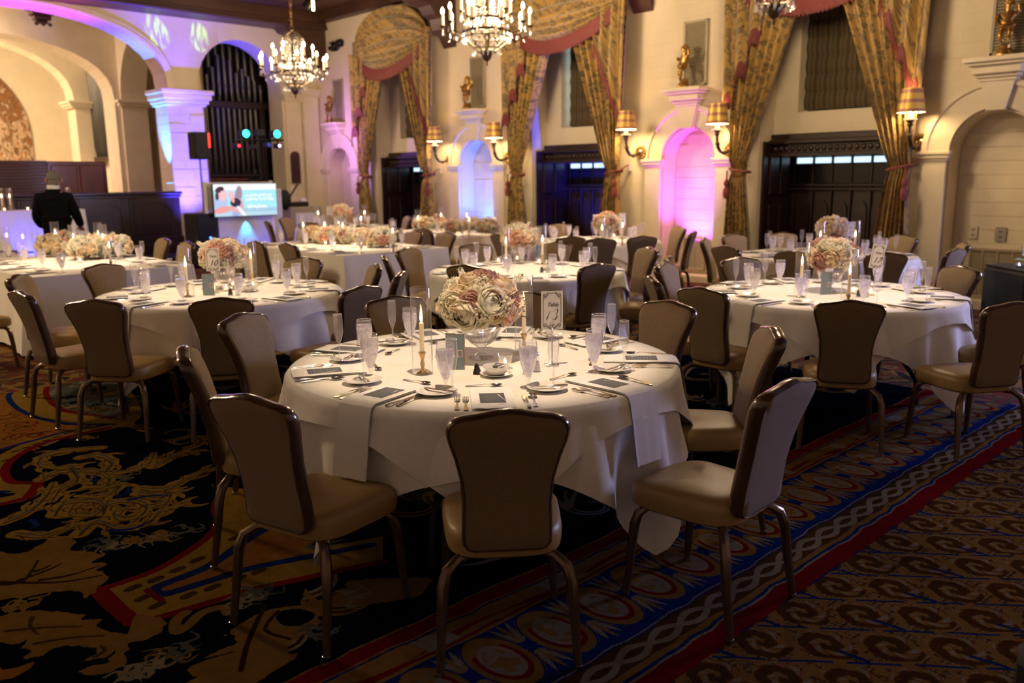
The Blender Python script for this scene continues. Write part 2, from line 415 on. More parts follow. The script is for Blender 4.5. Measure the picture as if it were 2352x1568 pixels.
M['skin'] = mat('skin', (0.44, 0.24, 0.16), 0.55, var=0.06, scale=20, sss=0.1)
M['hair'] = mat('grey_cropped_hair', (0.16, 0.145, 0.115), 0.8, var=0.35, scale=120, bump=0.4, bscale=300)
M['shirt'] = mat('white_shirt', (0.75, 0.73, 0.72), 0.8)
M['pipe'] = mat('tarnished_organ_pipe', (0.075, 0.07, 0.062), 0.35, metal=0.8, var=0.25, scale=3, stretch=(1, 1, 0.2))
M['plaque'] = mat('dark_plaque', (0.05, 0.03, 0.02), 0.4, var=0.3, scale=12)
M['plate_white'] = mat('outlet_plate', (0.62, 0.55, 0.40), 0.4)
M['steelplate'] = mat('steel_plate', (0.35, 0.32, 0.26), 0.35, metal=0.8)
# ------------------------------------------------------------------ woven carpet print, drawn as data on the floor's own plane
CX0, CX1, CY0, CY1, CR = -1.4, 6.6, 0.2, 7.4, 0.004
CW, CH = int((CX1-CX0)/CR), int((CY1-CY0)/CR)
_gx = CX0+(np.arange(CW)+0.5)*CR; _gy = CY0+(np.arange(CH)+0.5)*CR
GX, GY = np.meshgrid(_gx.astype(np.float32), _gy.astype(np.float32))
rng = np.random.default_rng(3)
def vnoise(sc, seed):
    r = np.random.default_rng(seed); n = 64; t = r.random((n, n)).astype(np.float32)
    x = GX*sc; y = GY*sc; xi = np.floor(x).astype(int); yi = np.floor(y).astype(int)
    fx = x-xi; fy = y-yi; fx = fx*fx*(3-2*fx); fy = fy*fy*(3-2*fy)
    g = lambda a, b: t[b % n, a % n]
    return (g(xi, yi)*(1-fx)+g(xi+1, yi)*fx)*(1-fy)+(g(xi, yi+1)*(1-fx)+g(xi+1, yi+1)*fx)*fy
NZ1 = vnoise(3.1, 1); NZ2 = vnoise(11.0, 2); NZ3 = vnoise(37.0, 5)
NAVY = (0.006, 0.008, 0.020); TAN = (0.34, 0.185, 0.05); GOLD = (0.42, 0.25, 0.045); PALE = (0.36, 0.30, 0.20); RED = (0.25, 0.012, 0.014)
BLU = (0.012, 0.036, 0.21); BROWN = (0.105, 0.050, 0.016); ORANGE = (0.42, 0.17, 0.035); SLATE = (0.13, 0.14, 0.12); DARKBR = (0.05, 0.022, 0.01)
IMG = np.zeros((CH, CW, 3), np.float32); IMG[:] = NAVY
def paint(mask, col, sl=None):
    if sl is None: IMG[mask] = col
    else: IMG[sl][mask] = col
def sub(x0, x1, y0, y1):
    i0 = max(0, int((x0-CX0)/CR)); i1 = min(CW, int((x1-CX0)/CR)+2); j0 = max(0, int((y0-CY0)/CR)); j1 = min(CH, int((y1-CY0)/CR)+2)
    return None if i1 <= i0 or j1 <= j0 else (slice(j0, j1), slice(i0, i1))
def smooth(pts, k=6, closed=False):
    P = np.array(pts, float); n = len(P); out = []
    for i in range(n if closed else n-1):
        p0 = P[(i-1) % n] if closed or i > 0 else P[0]; p1 = P[i]; p2 = P[(i+1) % n]
        p3 = P[(i+2) % n] if closed or i+2 < n else P[n-1]
        for t in np.arange(k)/k:
            out.append(0.5*((2*p1)+(-p0+p2)*t+(2*p0-5*p1+4*p2-p3)*t*t+(-p0+3*p1-3*p2+p3)*t**3))
    if not closed: out.append(P[-1])
    return np.array(out)
def stroke(pts, w, col, w2=None, sm=True):
    P = smooth(pts) if sm and len(pts) > 2 else np.array(pts, float)
    n = len(P); W = np.linspace(w, w if w2 is None else w2, n)
    for i in range(n-1):
        a, b = P[i], P[i+1]; m = max(W[i], W[i+1])
        sl = sub(min(a[0], b[0])-m, max(a[0], b[0])+m, min(a[1], b[1])-m, max(a[1], b[1])+m)
        if sl is None: continue
        x, y = GX[sl], GY[sl]; d = b-a; L = d@d+1e-12
        t = np.clip(((x-a[0])*d[0]+(y-a[1])*d[1])/L, 0, 1)
        ds = np.hypot(x-a[0]-t*d[0], y-a[1]-t*d[1])
        paint(ds < (W[i]+(W[i+1]-W[i])*t)/2, col, sl)
def poly(pts, col, sm=True, jag=0.0):
    P = smooth(pts, 5, True) if sm else np.array(pts, float)
    sl = sub(P[:, 0].min(), P[:, 0].max(), P[:, 1].min(), P[:, 1].max())
    if sl is None: return
    x, y = GX[sl]+jag*(NZ3[sl]-0.5), GY[sl]+jag*(NZ2[sl]-0.5); ins = np.zeros(x.shape, bool)
    for i in range(len(P)):
        x1, y1 = P[i]; x2, y2 = P[(i+1) % len(P)]
        if abs(y2-y1) < 1e-9: continue
        c = ((y1 > y) != (y2 > y)) & (x < (x2-x1)*(y-y1)/(y2-y1)+x1); ins ^= c
    paint(ins, col, sl); return ins, sl
def fl(ox, oy, k, pts): return [at(ox+x/k, oy+y/k, 0.0)[:2] for x, y in pts]
def C10(*p): return fl(0, 900, 2.3475, p)
def C4(*p): return fl(0, 1150, 3.7517, p)
def C5(*p): return fl(0, 820, 4.612, p)
# far field: warm tan ground with red squiggles, slate and navy passages
far = (GY > 3.55+0.35*np.sin(GX*1.7))
def wob(a): return a+0.02*(NZ2-0.5)
# random scroll foliage over the navy field
def scroll(x, y, s, ang, col, col2):
    t = np.linspace(0, 1, 9); r = s*(1-0.72*t); a = ang+t*4.6
    pts = [(x+r_*math.cos(a_), y+r_*math.sin(a_)) for r_, a_ in zip(r, a)]
    stroke(pts, s*0.42, col, s*0.16); stroke(pts, s*0.14, col2, s*0.05)
    for q in range(4):
        aa = ang-0.5-q*0.33; L = s*(1.25-0.16*q)
        stroke([(x+s*math.cos(ang), y+s*math.sin(ang)), (x+(s+L*0.5)*math.cos(aa), y+(s+L*0.5)*math.sin(aa)), (x+(s+L*0.9)*math.cos(aa-0.25), y+(s+L*0.9)*math.sin(aa-0.25))], s*0.30, col, s*0.05)
def sprig(x, y, s, col):
    for q in range(9):
        a = rng.random()*6.28; l = s*(0.4+rng.random()*0.6); bx, by = x+s*0.6*(rng.random()-0.5), y+s*0.6*(rng.random()-0.5)
        stroke([(bx, by), (bx+l*0.5*math.cos(a), by+l*0.5*math.sin(a)), (bx+l*0.7*math.cos(a+0.8), by+l*0.7*math.sin(a+0.8))], s*0.16, col, s*0.04)
for i in range(170):
    x = rng.uniform(CX0, CX1); y = rng.uniform(2.5, CY1); s = rng.uniform(0.10, 0.19)
    c = [TAN, GOLD, PALE, SLATE, ORANGE][rng.integers(5)]; c2 = [DARKBR, BLU, RED, BROWN][rng.integers(4)]
    if rng.random() < 0.7: scroll(x, y, s, rng.random()*6.28, c, c2)
    else: sprig(x, y, s*1.3, c)
# the traced part of the field in front of and left of table 13
poly(C10((0, 620), (0, 1568), (1000, 1568), (1560, 1300), (1700, 900), (1250, 700), (1050, 330), (700, 190), (500, 190), (150, 330)), NAVY, False)
OR_ = poly(C5((0, 250), (110, 370), (100, 450), (200, 550), (400, 650), (700, 720), (1150, 720), (700, 800), (400, 885), (0, 985), (-300, 900), (-300, 250)), ORANGE, False)
for i in range(26):
    q = C5((rng.uniform(-60, 420), rng.uniform(560, 900)))[0]; a = rng.random()*6.28
    stroke([(q[0]+0.07*math.cos(a+t), q[1]+0.05*math.sin(a+t)) for t in np.linspace(0, 4, 6)], 0.02, [RED, BROWN, GOLD][i % 3], 0.008)
# medallion at the far left
poly(C5((110, 370), (100, 450), (200, 550), (400, 640), (700, 700), (1300, 730), (1500, 560), (1250, 250), (800, 130), (500, 130), (250, 230)), GOLD)
poly(C5((690, 160), (560, 240), (490, 350), (520, 450), (650, 550), (800, 590), (1200, 640), (1400, 480), (1200, 260), (850, 170)), SLATE, jag=0.05)
for i in range(20):
    q = C5((rng.uniform(560, 1250), rng.uniform(200, 600)))[0]; sprig(q[0], q[1], 0.14, [TAN, NAVY, PALE, BROWN][i % 4])
stroke(C5((700, 150), (550, 250), (490, 350), (520, 450), (650, 550), (800, 590), (1200, 640)), 0.045, RED)
stroke(C5((330, 230), (120, 370), (100, 450), (200, 550), (400, 640), (700, 700), (1200, 712)), 0.04, BLU)
for t in range(14):
    q = C5((330+70*t, 330+290*math.sin(t/9.0)+40))[0]; stroke([q, q+np.array([0.03, 0.01])], 0.035, BROWN)
# strapwork at the left edge
stroke(C5((1130, 745), (700, 822), (400, 905), (130, 1020), (-40, 1140), (-60, 1300), (120, 1385), (320, 1400), (230, 1480), (-60, 1540)), 0.13, GOLD)
stroke(C5((1150, 748), (700, 845), (400, 935), (150, 1070), (55, 1180), (70, 1270), (150, 1325), (400, 1330)), 0.05, RED)
stroke(C5((400, 1330), (375, 1390), (290, 1490)), 0.06, RED, sm=False); stroke(C5((290, 1490), (0, 1560), (-200, 1600)), 0.05, RED, sm=False)
stroke(C5((0, 975), (400, 870), (700, 790), (1100, 722)), 0.035, BLU)
stroke(C5((-100, 1450), (0, 1425), (110, 1425)), 0.06, BLU, 0.02)
for t in range(9):
    q = C5((30+110*t, 1040-38*t+ (60 if t == 0 else 0)))[0]; stroke([q, q+np.array([0.03, 0.01])], 0.03, BROWN)
# strapwork in front of the left chairs
poly(C4((840, 755), (1100, 675), (1400, 555), (1760, 330), (1850, 200), (1960, -120), (2300, -80), (2250, 300), (2700, 420), (3300, 300), (3300, 520), (2250, 740), (1850, 870), (1400, 1015), (1140, 1050)), GOLD, False)
stroke(C4((840, 765), (1100, 685), (1400, 565), (1760, 335), (1880, 180), (1850, 60), (1900, -60)), 0.042, RED)
stroke(C4((850, 770), (1000, 920), (1140, 1040)), 0.07, RED, sm=False)
stroke(C4((1340, 1015), (1850, 862), (2250, 745), (3300, 520)), 0.045, RED, sm=False)
poly(C4((1330, 770), (1800, 580), (2150, 330), (2400, 200), (2800, 300), (2500, 470), (1800, 690), (1420, 830)), ORANGE, False)
stroke(C4((2450, 160), (2150, 320), (1800, 560), (1360, 740), (1420, 800), (1800, 690), (2250, 560), (3200, 380)), 0.05, BLU)
stroke(C4((1270, 765), (1390, 855)), 0.03, RED, sm=False)
for x, y in ((1110, 765), (1200, 850), (1320, 915), (1310, 690), (1500, 605), (1670, 520), (1590, 830), (1800, 760), (2030, 680), (2200, 620), (2000, 330)):
    q = C4((x, y))[0]; stroke([q, q+np.array([0.035, 0.008])], 0.04, BROWN)
poly(C4((1180, 980), (1350, 1000), (1410, 1060), (1370, 1130), (1230, 1190), (1100, 1210), (1120, 1090)), TAN)
# acanthus leaves
L1 = C4((0, 440), (130, 450), (280, 420), (430, 320), (580, 305), (655, 350), (590, 420), (750, 430), (890, 465), (800, 520), (915, 545), (830, 590), (915, 600), (920, 690), (840, 740), (800, 790), (740, 835), (690, 790), (560, 785), (300, 810), (130, 830), (-150, 840), (-200, 500))
poly(L1, TAN, jag=0.03)
for a, b, c in (((0, 720), (200, 690), (330, 510)), ((150, 690), (400, 600), (530, 540)), ((350, 680), (600, 640), (850, 560)), ((300, 605), (360, 590), (430, 555)), ((0, 700), (500, 700), (880, 640))):
    stroke(C4(a, b, c), 0.022, DARKBR, 0.008)
L2 = C4((0, 1000), (200, 960), (480, 945), (740, 965), (700, 1000), (860, 1020), (830, 1080), (1080, 1140), (1250, 1000), (1400, 1030), (1405, 1100), (1250, 1190), (1080, 1230), (1120, 1330), (1080, 1400), (900, 1500), (740, 1510), (690, 1470), (830, 1410), (960, 1390), (985, 1300), (920, 1360), (760, 1370), (850, 1290), (520, 1265), (380, 1340), (190, 1362), (270, 1300), (185, 1270), (230, 1195), (110, 1245), (0, 1220), (-150, 1120))
poly(L2, TAN, jag=0.03)
for a, b, c in (((60, 1120), (400, 1090), (700, 1080)), ((300, 1230), (600, 1180), (900, 1160)), ((280, 1000), (260, 1080), (330, 1150)), ((820, 1340), (900, 1290), (870, 1250))):
    stroke(C4(a, b, c), 0.02, BROWN, 0.008)
poly(C4((-200, 1440), (80, 1430), (290, 1400), (200, 1480), (60, 1540), (-200, 1580)), ORANGE, jag=0.03)
LF = C10((1380, 1200), (1500, 1160), (1700, 1130), (1850, 1080), (1900, 1020), (2300, 1000), (2250, 1100), (1900, 1160), (1760, 1180), (1720, 1260), (1550, 1370), (1590, 1430), (1460, 1500), (1380, 1560), (1240, 1620), (1020, 1500), (1250, 1400), (1090, 1440), (1280, 1340), (1220, 1300), (1330, 1230))
poly(LF, TAN, jag=0.03)
stroke(C10((1430, 1150), (1380, 1250), (1330, 1370), (1300, 1500)), 0.02, DARKBR); stroke(C10((1500, 1180), (1430, 1280), (1560, 1330)), 0.015, DARKBR)
poly(C10((1520, 1180), (1620, 1170), (1700, 1200), (1640, 1250), (1540, 1260), (1490, 1220)), NAVY)
stroke(C10((1000, 1190), (950, 1230), (950, 1290), (1010, 1260), (1090, 1190), (1200, 1160), (1230, 1190)), 0.045, TAN)
# scrolls of the navy field
SC = [((540, 300), (400, 312), (260, 335), (205, 380), (290, 408), (430, 402)), ((440, 352), (540, 342), (605, 382), (570, 430), (680, 430), (800, 385), (830, 330)), ((830, 400), (930, 350), (1010, 320), (1060, 335)), ((225, 470), (320, 430), (510, 425), (590, 465), (560, 505), (460, 512)), ((300, 660), (350, 600), (500, 585), (560, 620), (490, 662), (380, 655), (400, 620), (480, 622)), ((560, 650), (590, 600), (710, 585), (790, 615), (750, 668), (640, 682), (620, 640), (720, 620)), ((760, 520), (900, 520), (1060, 440), (1200, 400)), ((750, 545), (860, 560), (920, 540), (900, 590), (800, 620)), ((430, 765), (520, 700), (650, 735), (800, 705), (870, 640), (1010, 600)), ((20, 700), (160, 640), (250, 560), (290, 490)), ((90, 765), (250, 775), (430, 705)), ((380, 400), (420, 470), (330, 520), (280, 590)), ((550, 520), (650, 500), (560, 560), (420, 560))]
for s_ in SC:
    P_ = smooth(C10(*s_), 8); n_ = len(P_)
    for i in range(3, n_-2, 5):
        d = P_[i+1]-P_[i-1]; d /= np.hypot(*d)+1e-9; nn = np.array([-d[1], d[0]])
        for sg in (1, -1):
            q0 = P_[i]; L_ = 0.075+0.03*math.sin(i*1.7+sg)
            stroke([q0, q0+nn*sg*L_*0.6+d*L_*0.5, q0+nn*sg*L_*0.75+d*L_*1.1], 0.06, [GOLD, TAN][i % 2], 0.014)
    stroke(C10(*s_), 0.095, GOLD, 0.045)
for s_ in SC:
    stroke(C10(*[(x+4, y-6) for x, y in s_]), 0.016, SLATE, 0.008); stroke(C10(*[(x-3, y+9) for x, y in s_]), 0.012, BROWN, 0.006)
    P_ = smooth(C10(*s_), 8)
    for i in range(3, len(P_)-2, 5):
        d = P_[i+1]-P_[i-1]; d /= np.hypot(*d)+1e-9; nn = np.array([-d[1], d[0]])
        for sg in (1, -1): stroke([P_[i]+nn*sg*0.02, P_[i]+nn*sg*0.05+d*0.05], 0.009, BROWN, 0.004)
for s_ in (((170, 690), (200, 720), (180, 730)), ((600, 745), (720, 735), (820, 690)), ((640, 560), (690, 540), (690, 510)), ((500, 480), (520, 470), (510, 450)), ((700, 580), (800, 560), (920, 560))):
    stroke(C10(*s_), 0.035, BLU, 0.01)
for x, y in ((640, 830), (720, 800), (820, 790), (900, 770), (980, 745), (560, 810), (1340, 1100), (1400, 1080), (1300, 1140), (900, 1430), (820, 1480), (980, 1390), (700, 1520), (150, 1140), (90, 1150), (680, 460), (450, 250), (1900, 1100), (1700, 1300)):
    q = C10((x, y))[0]; sprig(q[0], q[1], 0.13, [TAN, PALE, SLATE][int(x) % 3])
# border bands across the room
def band(y0, y1, col): paint((wob(GY) >= y0) & (wob(GY) < y1), col)
band(1.440, 2.345, BLU)
band(1.448, 1.538, RED); band(1.538, 1.549, PALE); band(1.549, 1.563, BLU); band(1.563, 1.588, TAN); band(1.588, 1.700, BROWN)
band(1.700, 1.712, BLU); band(1.708, 1.716, PALE); band(1.716, 1.728, BLU)
ph = (GX-2.134)/0.179
for sgn in (1, -1):
    cy = 1.641+sgn*0.032*np.cos(PI*ph)*1.0
    paint((np.abs(GY-cy) < 0.0145) & (GY > 1.59) & (GY < 1.70), PALE)
# egg-and-tongue band
px = (GX-2.585)/0.27; fx = px-np.round(px); ey = GY-1.93
e = np.hypot(fx*0.27/0.108, ey/0.172)
paint((e < 1), TAN); paint((e < 0.78) & (e > 0.64) & (fx > -0.5) & (ey < 0.08), RED); paint(e < 0.62, PALE); paint((e < 0.5) & (NZ3 > 0.55), TAN)
fo = px+0.5-np.round(px+0.5)
for k in range(7):
    a = (k-3)*0.30
    for sg in (1, -1):
        u = fo*0.27; v = sg*ey; L_ = 0.185-0.012*abs(k-3)
        t = np.clip((v-0.035)/(L_-0.035), 0, 1)
        paint((np.abs(u-math.sin(a)*(0.012+0.125*t)) < 0.0125*np.sin(PI*np.clip(0.12+0.86*t, 0, 1))*(0.55+0.6*t)) & (v > 0.035) & (v < L_) & (e > 1.06), TAN if k % 2 else PALE)
paint((np.hypot(fo*0.27, ey) < 0.03) & (NZ3 > 0.35), BLU)
band(2.112, 2.128, TAN); band(2.128, 2.140, RED); band(2.140, 2.242, TAN)
tw = 2.165+0.018*np.sin(GX*7.5); paint((np.abs(GY-tw) < 0.008+0.006*np.sin(GX*15)), RED)
paint((NZ2 > 0.62) & (GY > 2.145) & (GY < 2.24), PALE)
band(2.242, 2.252, BLU); band(2.252, 2.262, TAN); band(2.262, 2.335, RED); band(2.335, 2.345, TAN)
# near field: diamond trellis
nf = GY < 1.448
IMG[nf] = BROWN
u = (GX-2.363)/0.293; v = (GY-1.37)/0.338
a1 = (u+v); a2 = (u-v); f1 = a1-np.round(a1); f2 = a2-np.round(a2)
w1 = (NZ2-0.5)*0.10; w2 = (NZ3-0.5)*0.07
ce1 = a1-np.floor(a1)-0.5; ce2 = a2-np.floor(a2)-0.5; rr = np.hypot(ce1, ce2); th = np.arctan2(ce2, ce1)
spi = np.sin(th+rr*19+w1*9); lob = np.sin(th*7+rr*22+w2*14)
paint(nf & (spi > -0.1+0.5*(lob < 0)) & (rr < 0.45), TAN); paint(nf & (spi > 0.55) & (lob > 0.1) & (rr > 0.10) & (rr < 0.45), PALE); paint(nf & (rr > 0.44) & (np.sin(ce1*40+w1*20)*np.sin(ce2*38) > 0.0), TAN); paint(nf & (rr > 0.46) & (np.sin(ce1*61+w2*20)*np.sin(ce2*57) > 0.35), PALE)
paint(nf & (np.abs(f1+w1) < 0.10) & (NZ3 > 0.38), TAN); paint(nf & (np.abs(f2+w1) < 0.10) & (NZ3 > 0.36), TAN)
fu = u-np.round(u); gv = v-np.floor(v)
paint(nf & (np.abs(f1+w1*0.3) < 0.026) & (np.abs(f2) < 0.40), BLU); paint(nf & (np.abs(fu+0.10*gv+w1*0.3) < 0.030) & (gv > 0.03) & (gv < 0.38), BLU)
paint(nf & (np.abs(np.sin(th*3+rr*9)) < 0.09) & (rr > 0.20) & (rr < 0.40), RED)
IMG *= 0.43*(0.80+0.40*NZ3*0.6+0.12*NZ2)[..., None]

def srgb_img(name, A):
    h, w, _ = A.shape; im = bpy.data.images.new(name, w, h, float_buffer=False)
    L = np.clip(A, 0, 1); sr = np.where(L <= 0.0031308, L*12.92, 1.055*np.power(np.maximum(L, 1e-6), 1/2.4)-0.055)
    out = np.ones((h, w, 4), np.float32); out[..., :3] = sr
    im.pixels.foreach_set(out.ravel()); im.update(); im.pack(); return im
m, nt, b = newmat('woven_carpet'); M['carpet'] = m
b.inputs['Roughness'].default_value = 1.0; b.inputs['Specular IOR Level'].default_value = 0.0
im = nt.nodes.new('ShaderNodeTexImage'); im.image = srgb_img('carpet_print', IMG); im.extension = 'EXTEND'
nt.links.new(im.outputs['Color'], b.inputs['Base Color'])
no = N(nt, 'ShaderNodeTexNoise', inp={'Scale': 260.0, 'Detail': 2.0}); tc = nt.nodes.new('ShaderNodeTexCoord'); nt.links.new(tc.outputs['Object'], no.inputs['Vector'])
bp = N(nt, 'ShaderNodeBump', inp={'Strength': 0.35, 'Distance': 0.004}); nt.links.new(no.outputs['Fac'], bp.inputs['Height']); nt.links.new(bp.outputs[0], b.inputs['Normal'])
m, nt, b = newmat('woven_carpet_beyond'); M['carpet_far'] = m
b.inputs['Roughness'].default_value = 0.95; b.inputs['Specular IOR Level'].default_value = 0.1
tc = nt.nodes.new('ShaderNodeTexCoord'); no = N(nt, 'ShaderNodeTexNoise', inp={'Scale': 2.6, 'Detail': 4.0, 'Distortion': 1.6}); nt.links.new(tc.outputs['Object'], no.inputs['Vector'])
nt.links.new(ramp(nt, no.outputs['Fac'], [(p_, tuple(0.42*c_ for c_ in q_)) for p_, q_ in ((0.35, NAVY), (0.44, TAN), (0.52, BROWN), (0.57, RED), (0.62, BROWN), (0.70, TAN))], 'CONSTANT'), b.inputs['Base Color'])
del GX, GY, NZ1, NZ2, NZ3

# ------------------------------------------------------------------ floor and ceiling
XW, YE, XL, YN = 11.04, 18.30, -2.2, -3.0
fb = MB(); fb.mat = 0
fb.add([(CX0, CY0, 0), (CX1, CY0, 0), (CX1, CY1, 0), (CX0, CY1, 0)], [(0, 1, 2, 3)]); fb.mat = 1
for x0, x1, y0, y1 in ((XL, CX0, YN, 19), (CX1, XW+1.2, YN, 19), (CX0, CX1, YN, CY0), (CX0, CX1, CY1, 19)):
    fb.add([(x0, y0, 0), (x1, y0, 0), (x1, y1, 0), (x0, y1, 0)], [(0, 1, 2, 3)])
tag(fb.build('floor', [M['carpet'], M['carpet_far']], smooth=False, uvfn=lambda p: ((p[0]-CX0)/(CX1-CX0), (p[1]-CY0)/(CY1-CY0))), 'patterned carpet with scrolls, border bands and diamond trellis', kind='structure')
# ------------------------------------------------------------------ walls with arched openings
def arc_pts(x0, x1, zs, rise, n=20, ex=2.0):
    c = (x0+x1)/2; h = (x1-x0)/2; out = []
    for i in range(n+1):
        t = PI-PI*i/n; cx, sn = math.cos(t), math.sin(t)
        out.append((c+h*math.copysign(abs(cx)**(2/ex), cx), zs+rise*abs(sn)**(2/ex)))
    return out
def arch_wall(mb, put, a, b, z0, H, openings, t0, t1, back=False):
    """put(p, z, t): wall coordinate p, height z, depth t. openings: (p0, p1, sill, spring, rise, exponent)"""
    x = a
    def quad(P): n = len(mb.v); mb.add(P, [tuple(range(len(P)))])
    for (p0, p1, sill, zs, rise, ex) in sorted(openings):
        quad([put(x, z0, t0), put(p0, z0, t0), put(p0, H, t0), put(x, H, t0)])
        ap = arc_pts(p0, p1, zs, rise, 20, ex) if rise > 0 else [(p0, zs), (p1, zs)]
        if back: quad([put(x, z0, t1), put(p0, z0, t1), put(p0, H, t1), put(x, H, t1)])
        for (u, zu), (w, zw) in zip(ap, ap[1:]):
            quad([put(u, zu, t0), put(w, zw, t0), put(w, H, t0), put(u, H, t0)])
            if back: quad([put(u, zu, t1), put(w, zw, t1), put(w, H, t1), put(u, H, t1)])
        edge = [(p0, sill)]+ap+[(p1, sill)]
        for (u, zu), (w, zw) in zip(edge, edge[1:]):
            quad([put(u, zu, t0), put(w, zw, t0), put(w, zw, t1), put(u, zu, t1)])
        if sill > z0+1e-6:
            quad([put(p0, z0, t0), put(p1, z0, t0), put(p1, sill, t0), put(p0, sill, t0)])
            quad([put(p0, sill, t0), put(p1, sill, t0), put(p1, sill, t1), put(p0, sill, t1)])
        x = p1
    quad([put(x, z0, t0), put(b, z0, t0), put(b, H, t0), put(x, H, t0)])
    if back: quad([put(x, z0, t1), put(b, z0, t1), put(b, H, t1), put(x, H, t1)])
def struct(o, label=None): return tag(o, label, kind='structure')

HC = 5.40
NICHE = [3.39, 7.63, 12.52, 17.37]; BAY = [5.50, 10.07, 14.93]
w = MB()
ops = [(n-0.48, n+0.48, 0.10, 1.86, 0.48, 2.0) for n in NICHE]+[(b-0.95, b+0.95, 0.0, 4.75, 0, 2.0) for b in BAY]
arch_wall(w, lambda p, z, t: (t, p, z), YN, YE+0.1, 0, HC, ops, XW, XW+0.34)
# the window bays: cream back wall above the panelled alcove, with the window hole
for b in BAY:
    X = XW+0.40
    for y0, y1, z0, z1 in ((b-0.95, b+0.95, 2.10, 2.50), (b-0.95, b-0.60, 2.5, 4.75), (b+0.60, b+0.95, 2.5, 4.75)):
        w.add([(X, y0, z0), (X, y1, z0), (X, y1, z1), (X, y0, z1)], [(0, 1, 2, 3)])
    for y in (b-0.95, b+0.95):
        w.add([(XW+0.34, y, 0), (X, y, 0), (X, y, 4.75), (XW+0.34, y, 4.75)], [(0, 1, 2, 3)])
    for y in (b-0.60, b+0.60):
        w.add([(X, y, 2.5), (X+0.30, y, 2.5), (X+0.30, y, 4.75), (X, y, 4.75)], [(0, 1, 2, 3)])
    w.add([(X, b-0.6, 2.5), (X, b+0.6, 2.5), (X+0.3, b+0.6, 2.5), (X+0.3, b-0.6, 2.5)], [(0, 1, 2, 3)])
    w.add([(XW+0.34, b-0.95, 4.75), (XW+0.34, b+0.95, 4.75), (X+.3, b+0.95, 4.75), (X+.3, b-0.95, 4.75)], [(0, 1, 2, 3)])
wall_w = struct(w.build('wall_window', M['wall'], smooth=False), 'long cream masonry wall with curtained window bays and arched niches')
for a, nm in enumerate(NICHE):
    # back of each niche: courses of painted blocks, laid as separate pieces
    nb = MB(); pts = [(nm-0.48, 0.10)]+arc_pts(nm-0.48, nm+0.48, 1.86, 0.48)+[(nm+0.48, 0.10)]
    nb.add([(XW+0.34, y, z) for y, z in pts], [tuple(range(len(pts)))])
    niche_back = struct(nb.build('wall_niche', M['wall'], smooth=False), 'arched niche back of cream painted block courses')
    z = 0.12; k = 0
    random.seed(20+a)
    while z < 2.2:
        hgt = 0.165; top = min(z+hgt, 2.33)
        hw = 0.475 if z+hgt < 1.9 else 0.475*math.sqrt(max(0.02, 1-((min(z+hgt, 2.3)-1.86)/0.48)**2))
        cuts = [nm-hw, nm+hw]
        for y0, y1 in zip(cuts, cuts[1:]):
            mb = MB(); pr = random.uniform(0.008, 0.016)
            mb.box(XW+0.34-pr, XW+0.36, y0+0.0004, y1-0.0004, z+0.0008, top-0.0008, 0.0025)
            mb.build('block', M['trim'], niche_back, smooth=False)
        z += hgt; k += 1
# niche trim: pilasters, capitals, archivolt, keystone, shelf bracket
def capital_profile(y0, y1, z, out, face):
    m = MB()
    for dz0, dz1, o in ((0, 0.03, out*0.35), (0.03, 0.075, out*0.7), (0.075, 0.12, out)):
        m.box(face-o-0.06, face+0.02, y0-o, y1+o, z+dz0, z+dz1, 0.008)
    return m
for i, nm in enumerate(NICHE):
    t = empty('trim_%d' % (i+1), (0, 0, 0)); tag(t, 'moulded surround of pilasters, arch band and shelf bracket around a wall niche', kind='structure')
    for sg in (-1, 1):
        y0, y1 = sorted((nm+sg*0.50, nm+sg*0.80))
        p = MB(); p.box(XW-0.06, XW+0.02, y0, y1, 0.0, 1.78, 0.006); p.box(XW-0.085, XW+0.02, y0-0.02, y1+0.02, 0, 0.16, 0.008)
        p.build('pilaster', M['trim'], t, smooth=False)
        capital_profile(y0, y1, 1.775, 0.05, XW).build('capital', M['trim'], t, smooth=False)
    am = MB(); n = 24
    prof = [(0.485, 0.0), (0.485, 0.05), (0.72, 0.05), (0.74, 0.075), (0.80, 0.075), (0.80, 0.0)]
    vs = []
    for k in range(n+1):
        th = PI*k/n
        for r, o in prof: vs.append((XW-o, nm-r*math.cos(th), 1.89+r*math.sin(th)))
    L = len(prof)
    am.add(vs, [(k*L+j, k*L+j+1, (k+1)*L+j+1, (k+1)*L+j) for k in range(n) for j in range(L-1)])
    am.build('archivolt', M['trim'], t, smooth=False)
    ks = MB(); ks.add([(XW-o, nm+y*s_, z) for o in (0.11,) for y, z in ((0.10, 2.34), (0.19, 2.72)) for s_ in (-1, 1)]+[(XW, nm+y*s_, z) for y, z in ((0.10, 2.34), (0.19, 2.72)) for s_ in (-1, 1)],
                      [(0, 1, 3, 2), (0, 2, 6, 4), (1, 5, 7, 3), (0, 4, 5, 1)])
    ks.build('keystone', M['trim'], t, smooth=False)
    sh = MB()
    for z0, z1, o, hy in ((2.66, 2.70, 0.13, 0.20), (2.70, 2.74, 0.16, 0.225), (2.74, 2.83, 0.21, 0.26), (2.83, 2.865, 0.26, 0.30), (2.865, 2.92, 0.30, 0.335)):
        sh.box(XW-o, XW+0.02, nm-hy, nm+hy, z0, z1, 0.008)
    sh.build('bracket_shelf', M['trim'], t, smooth=False)

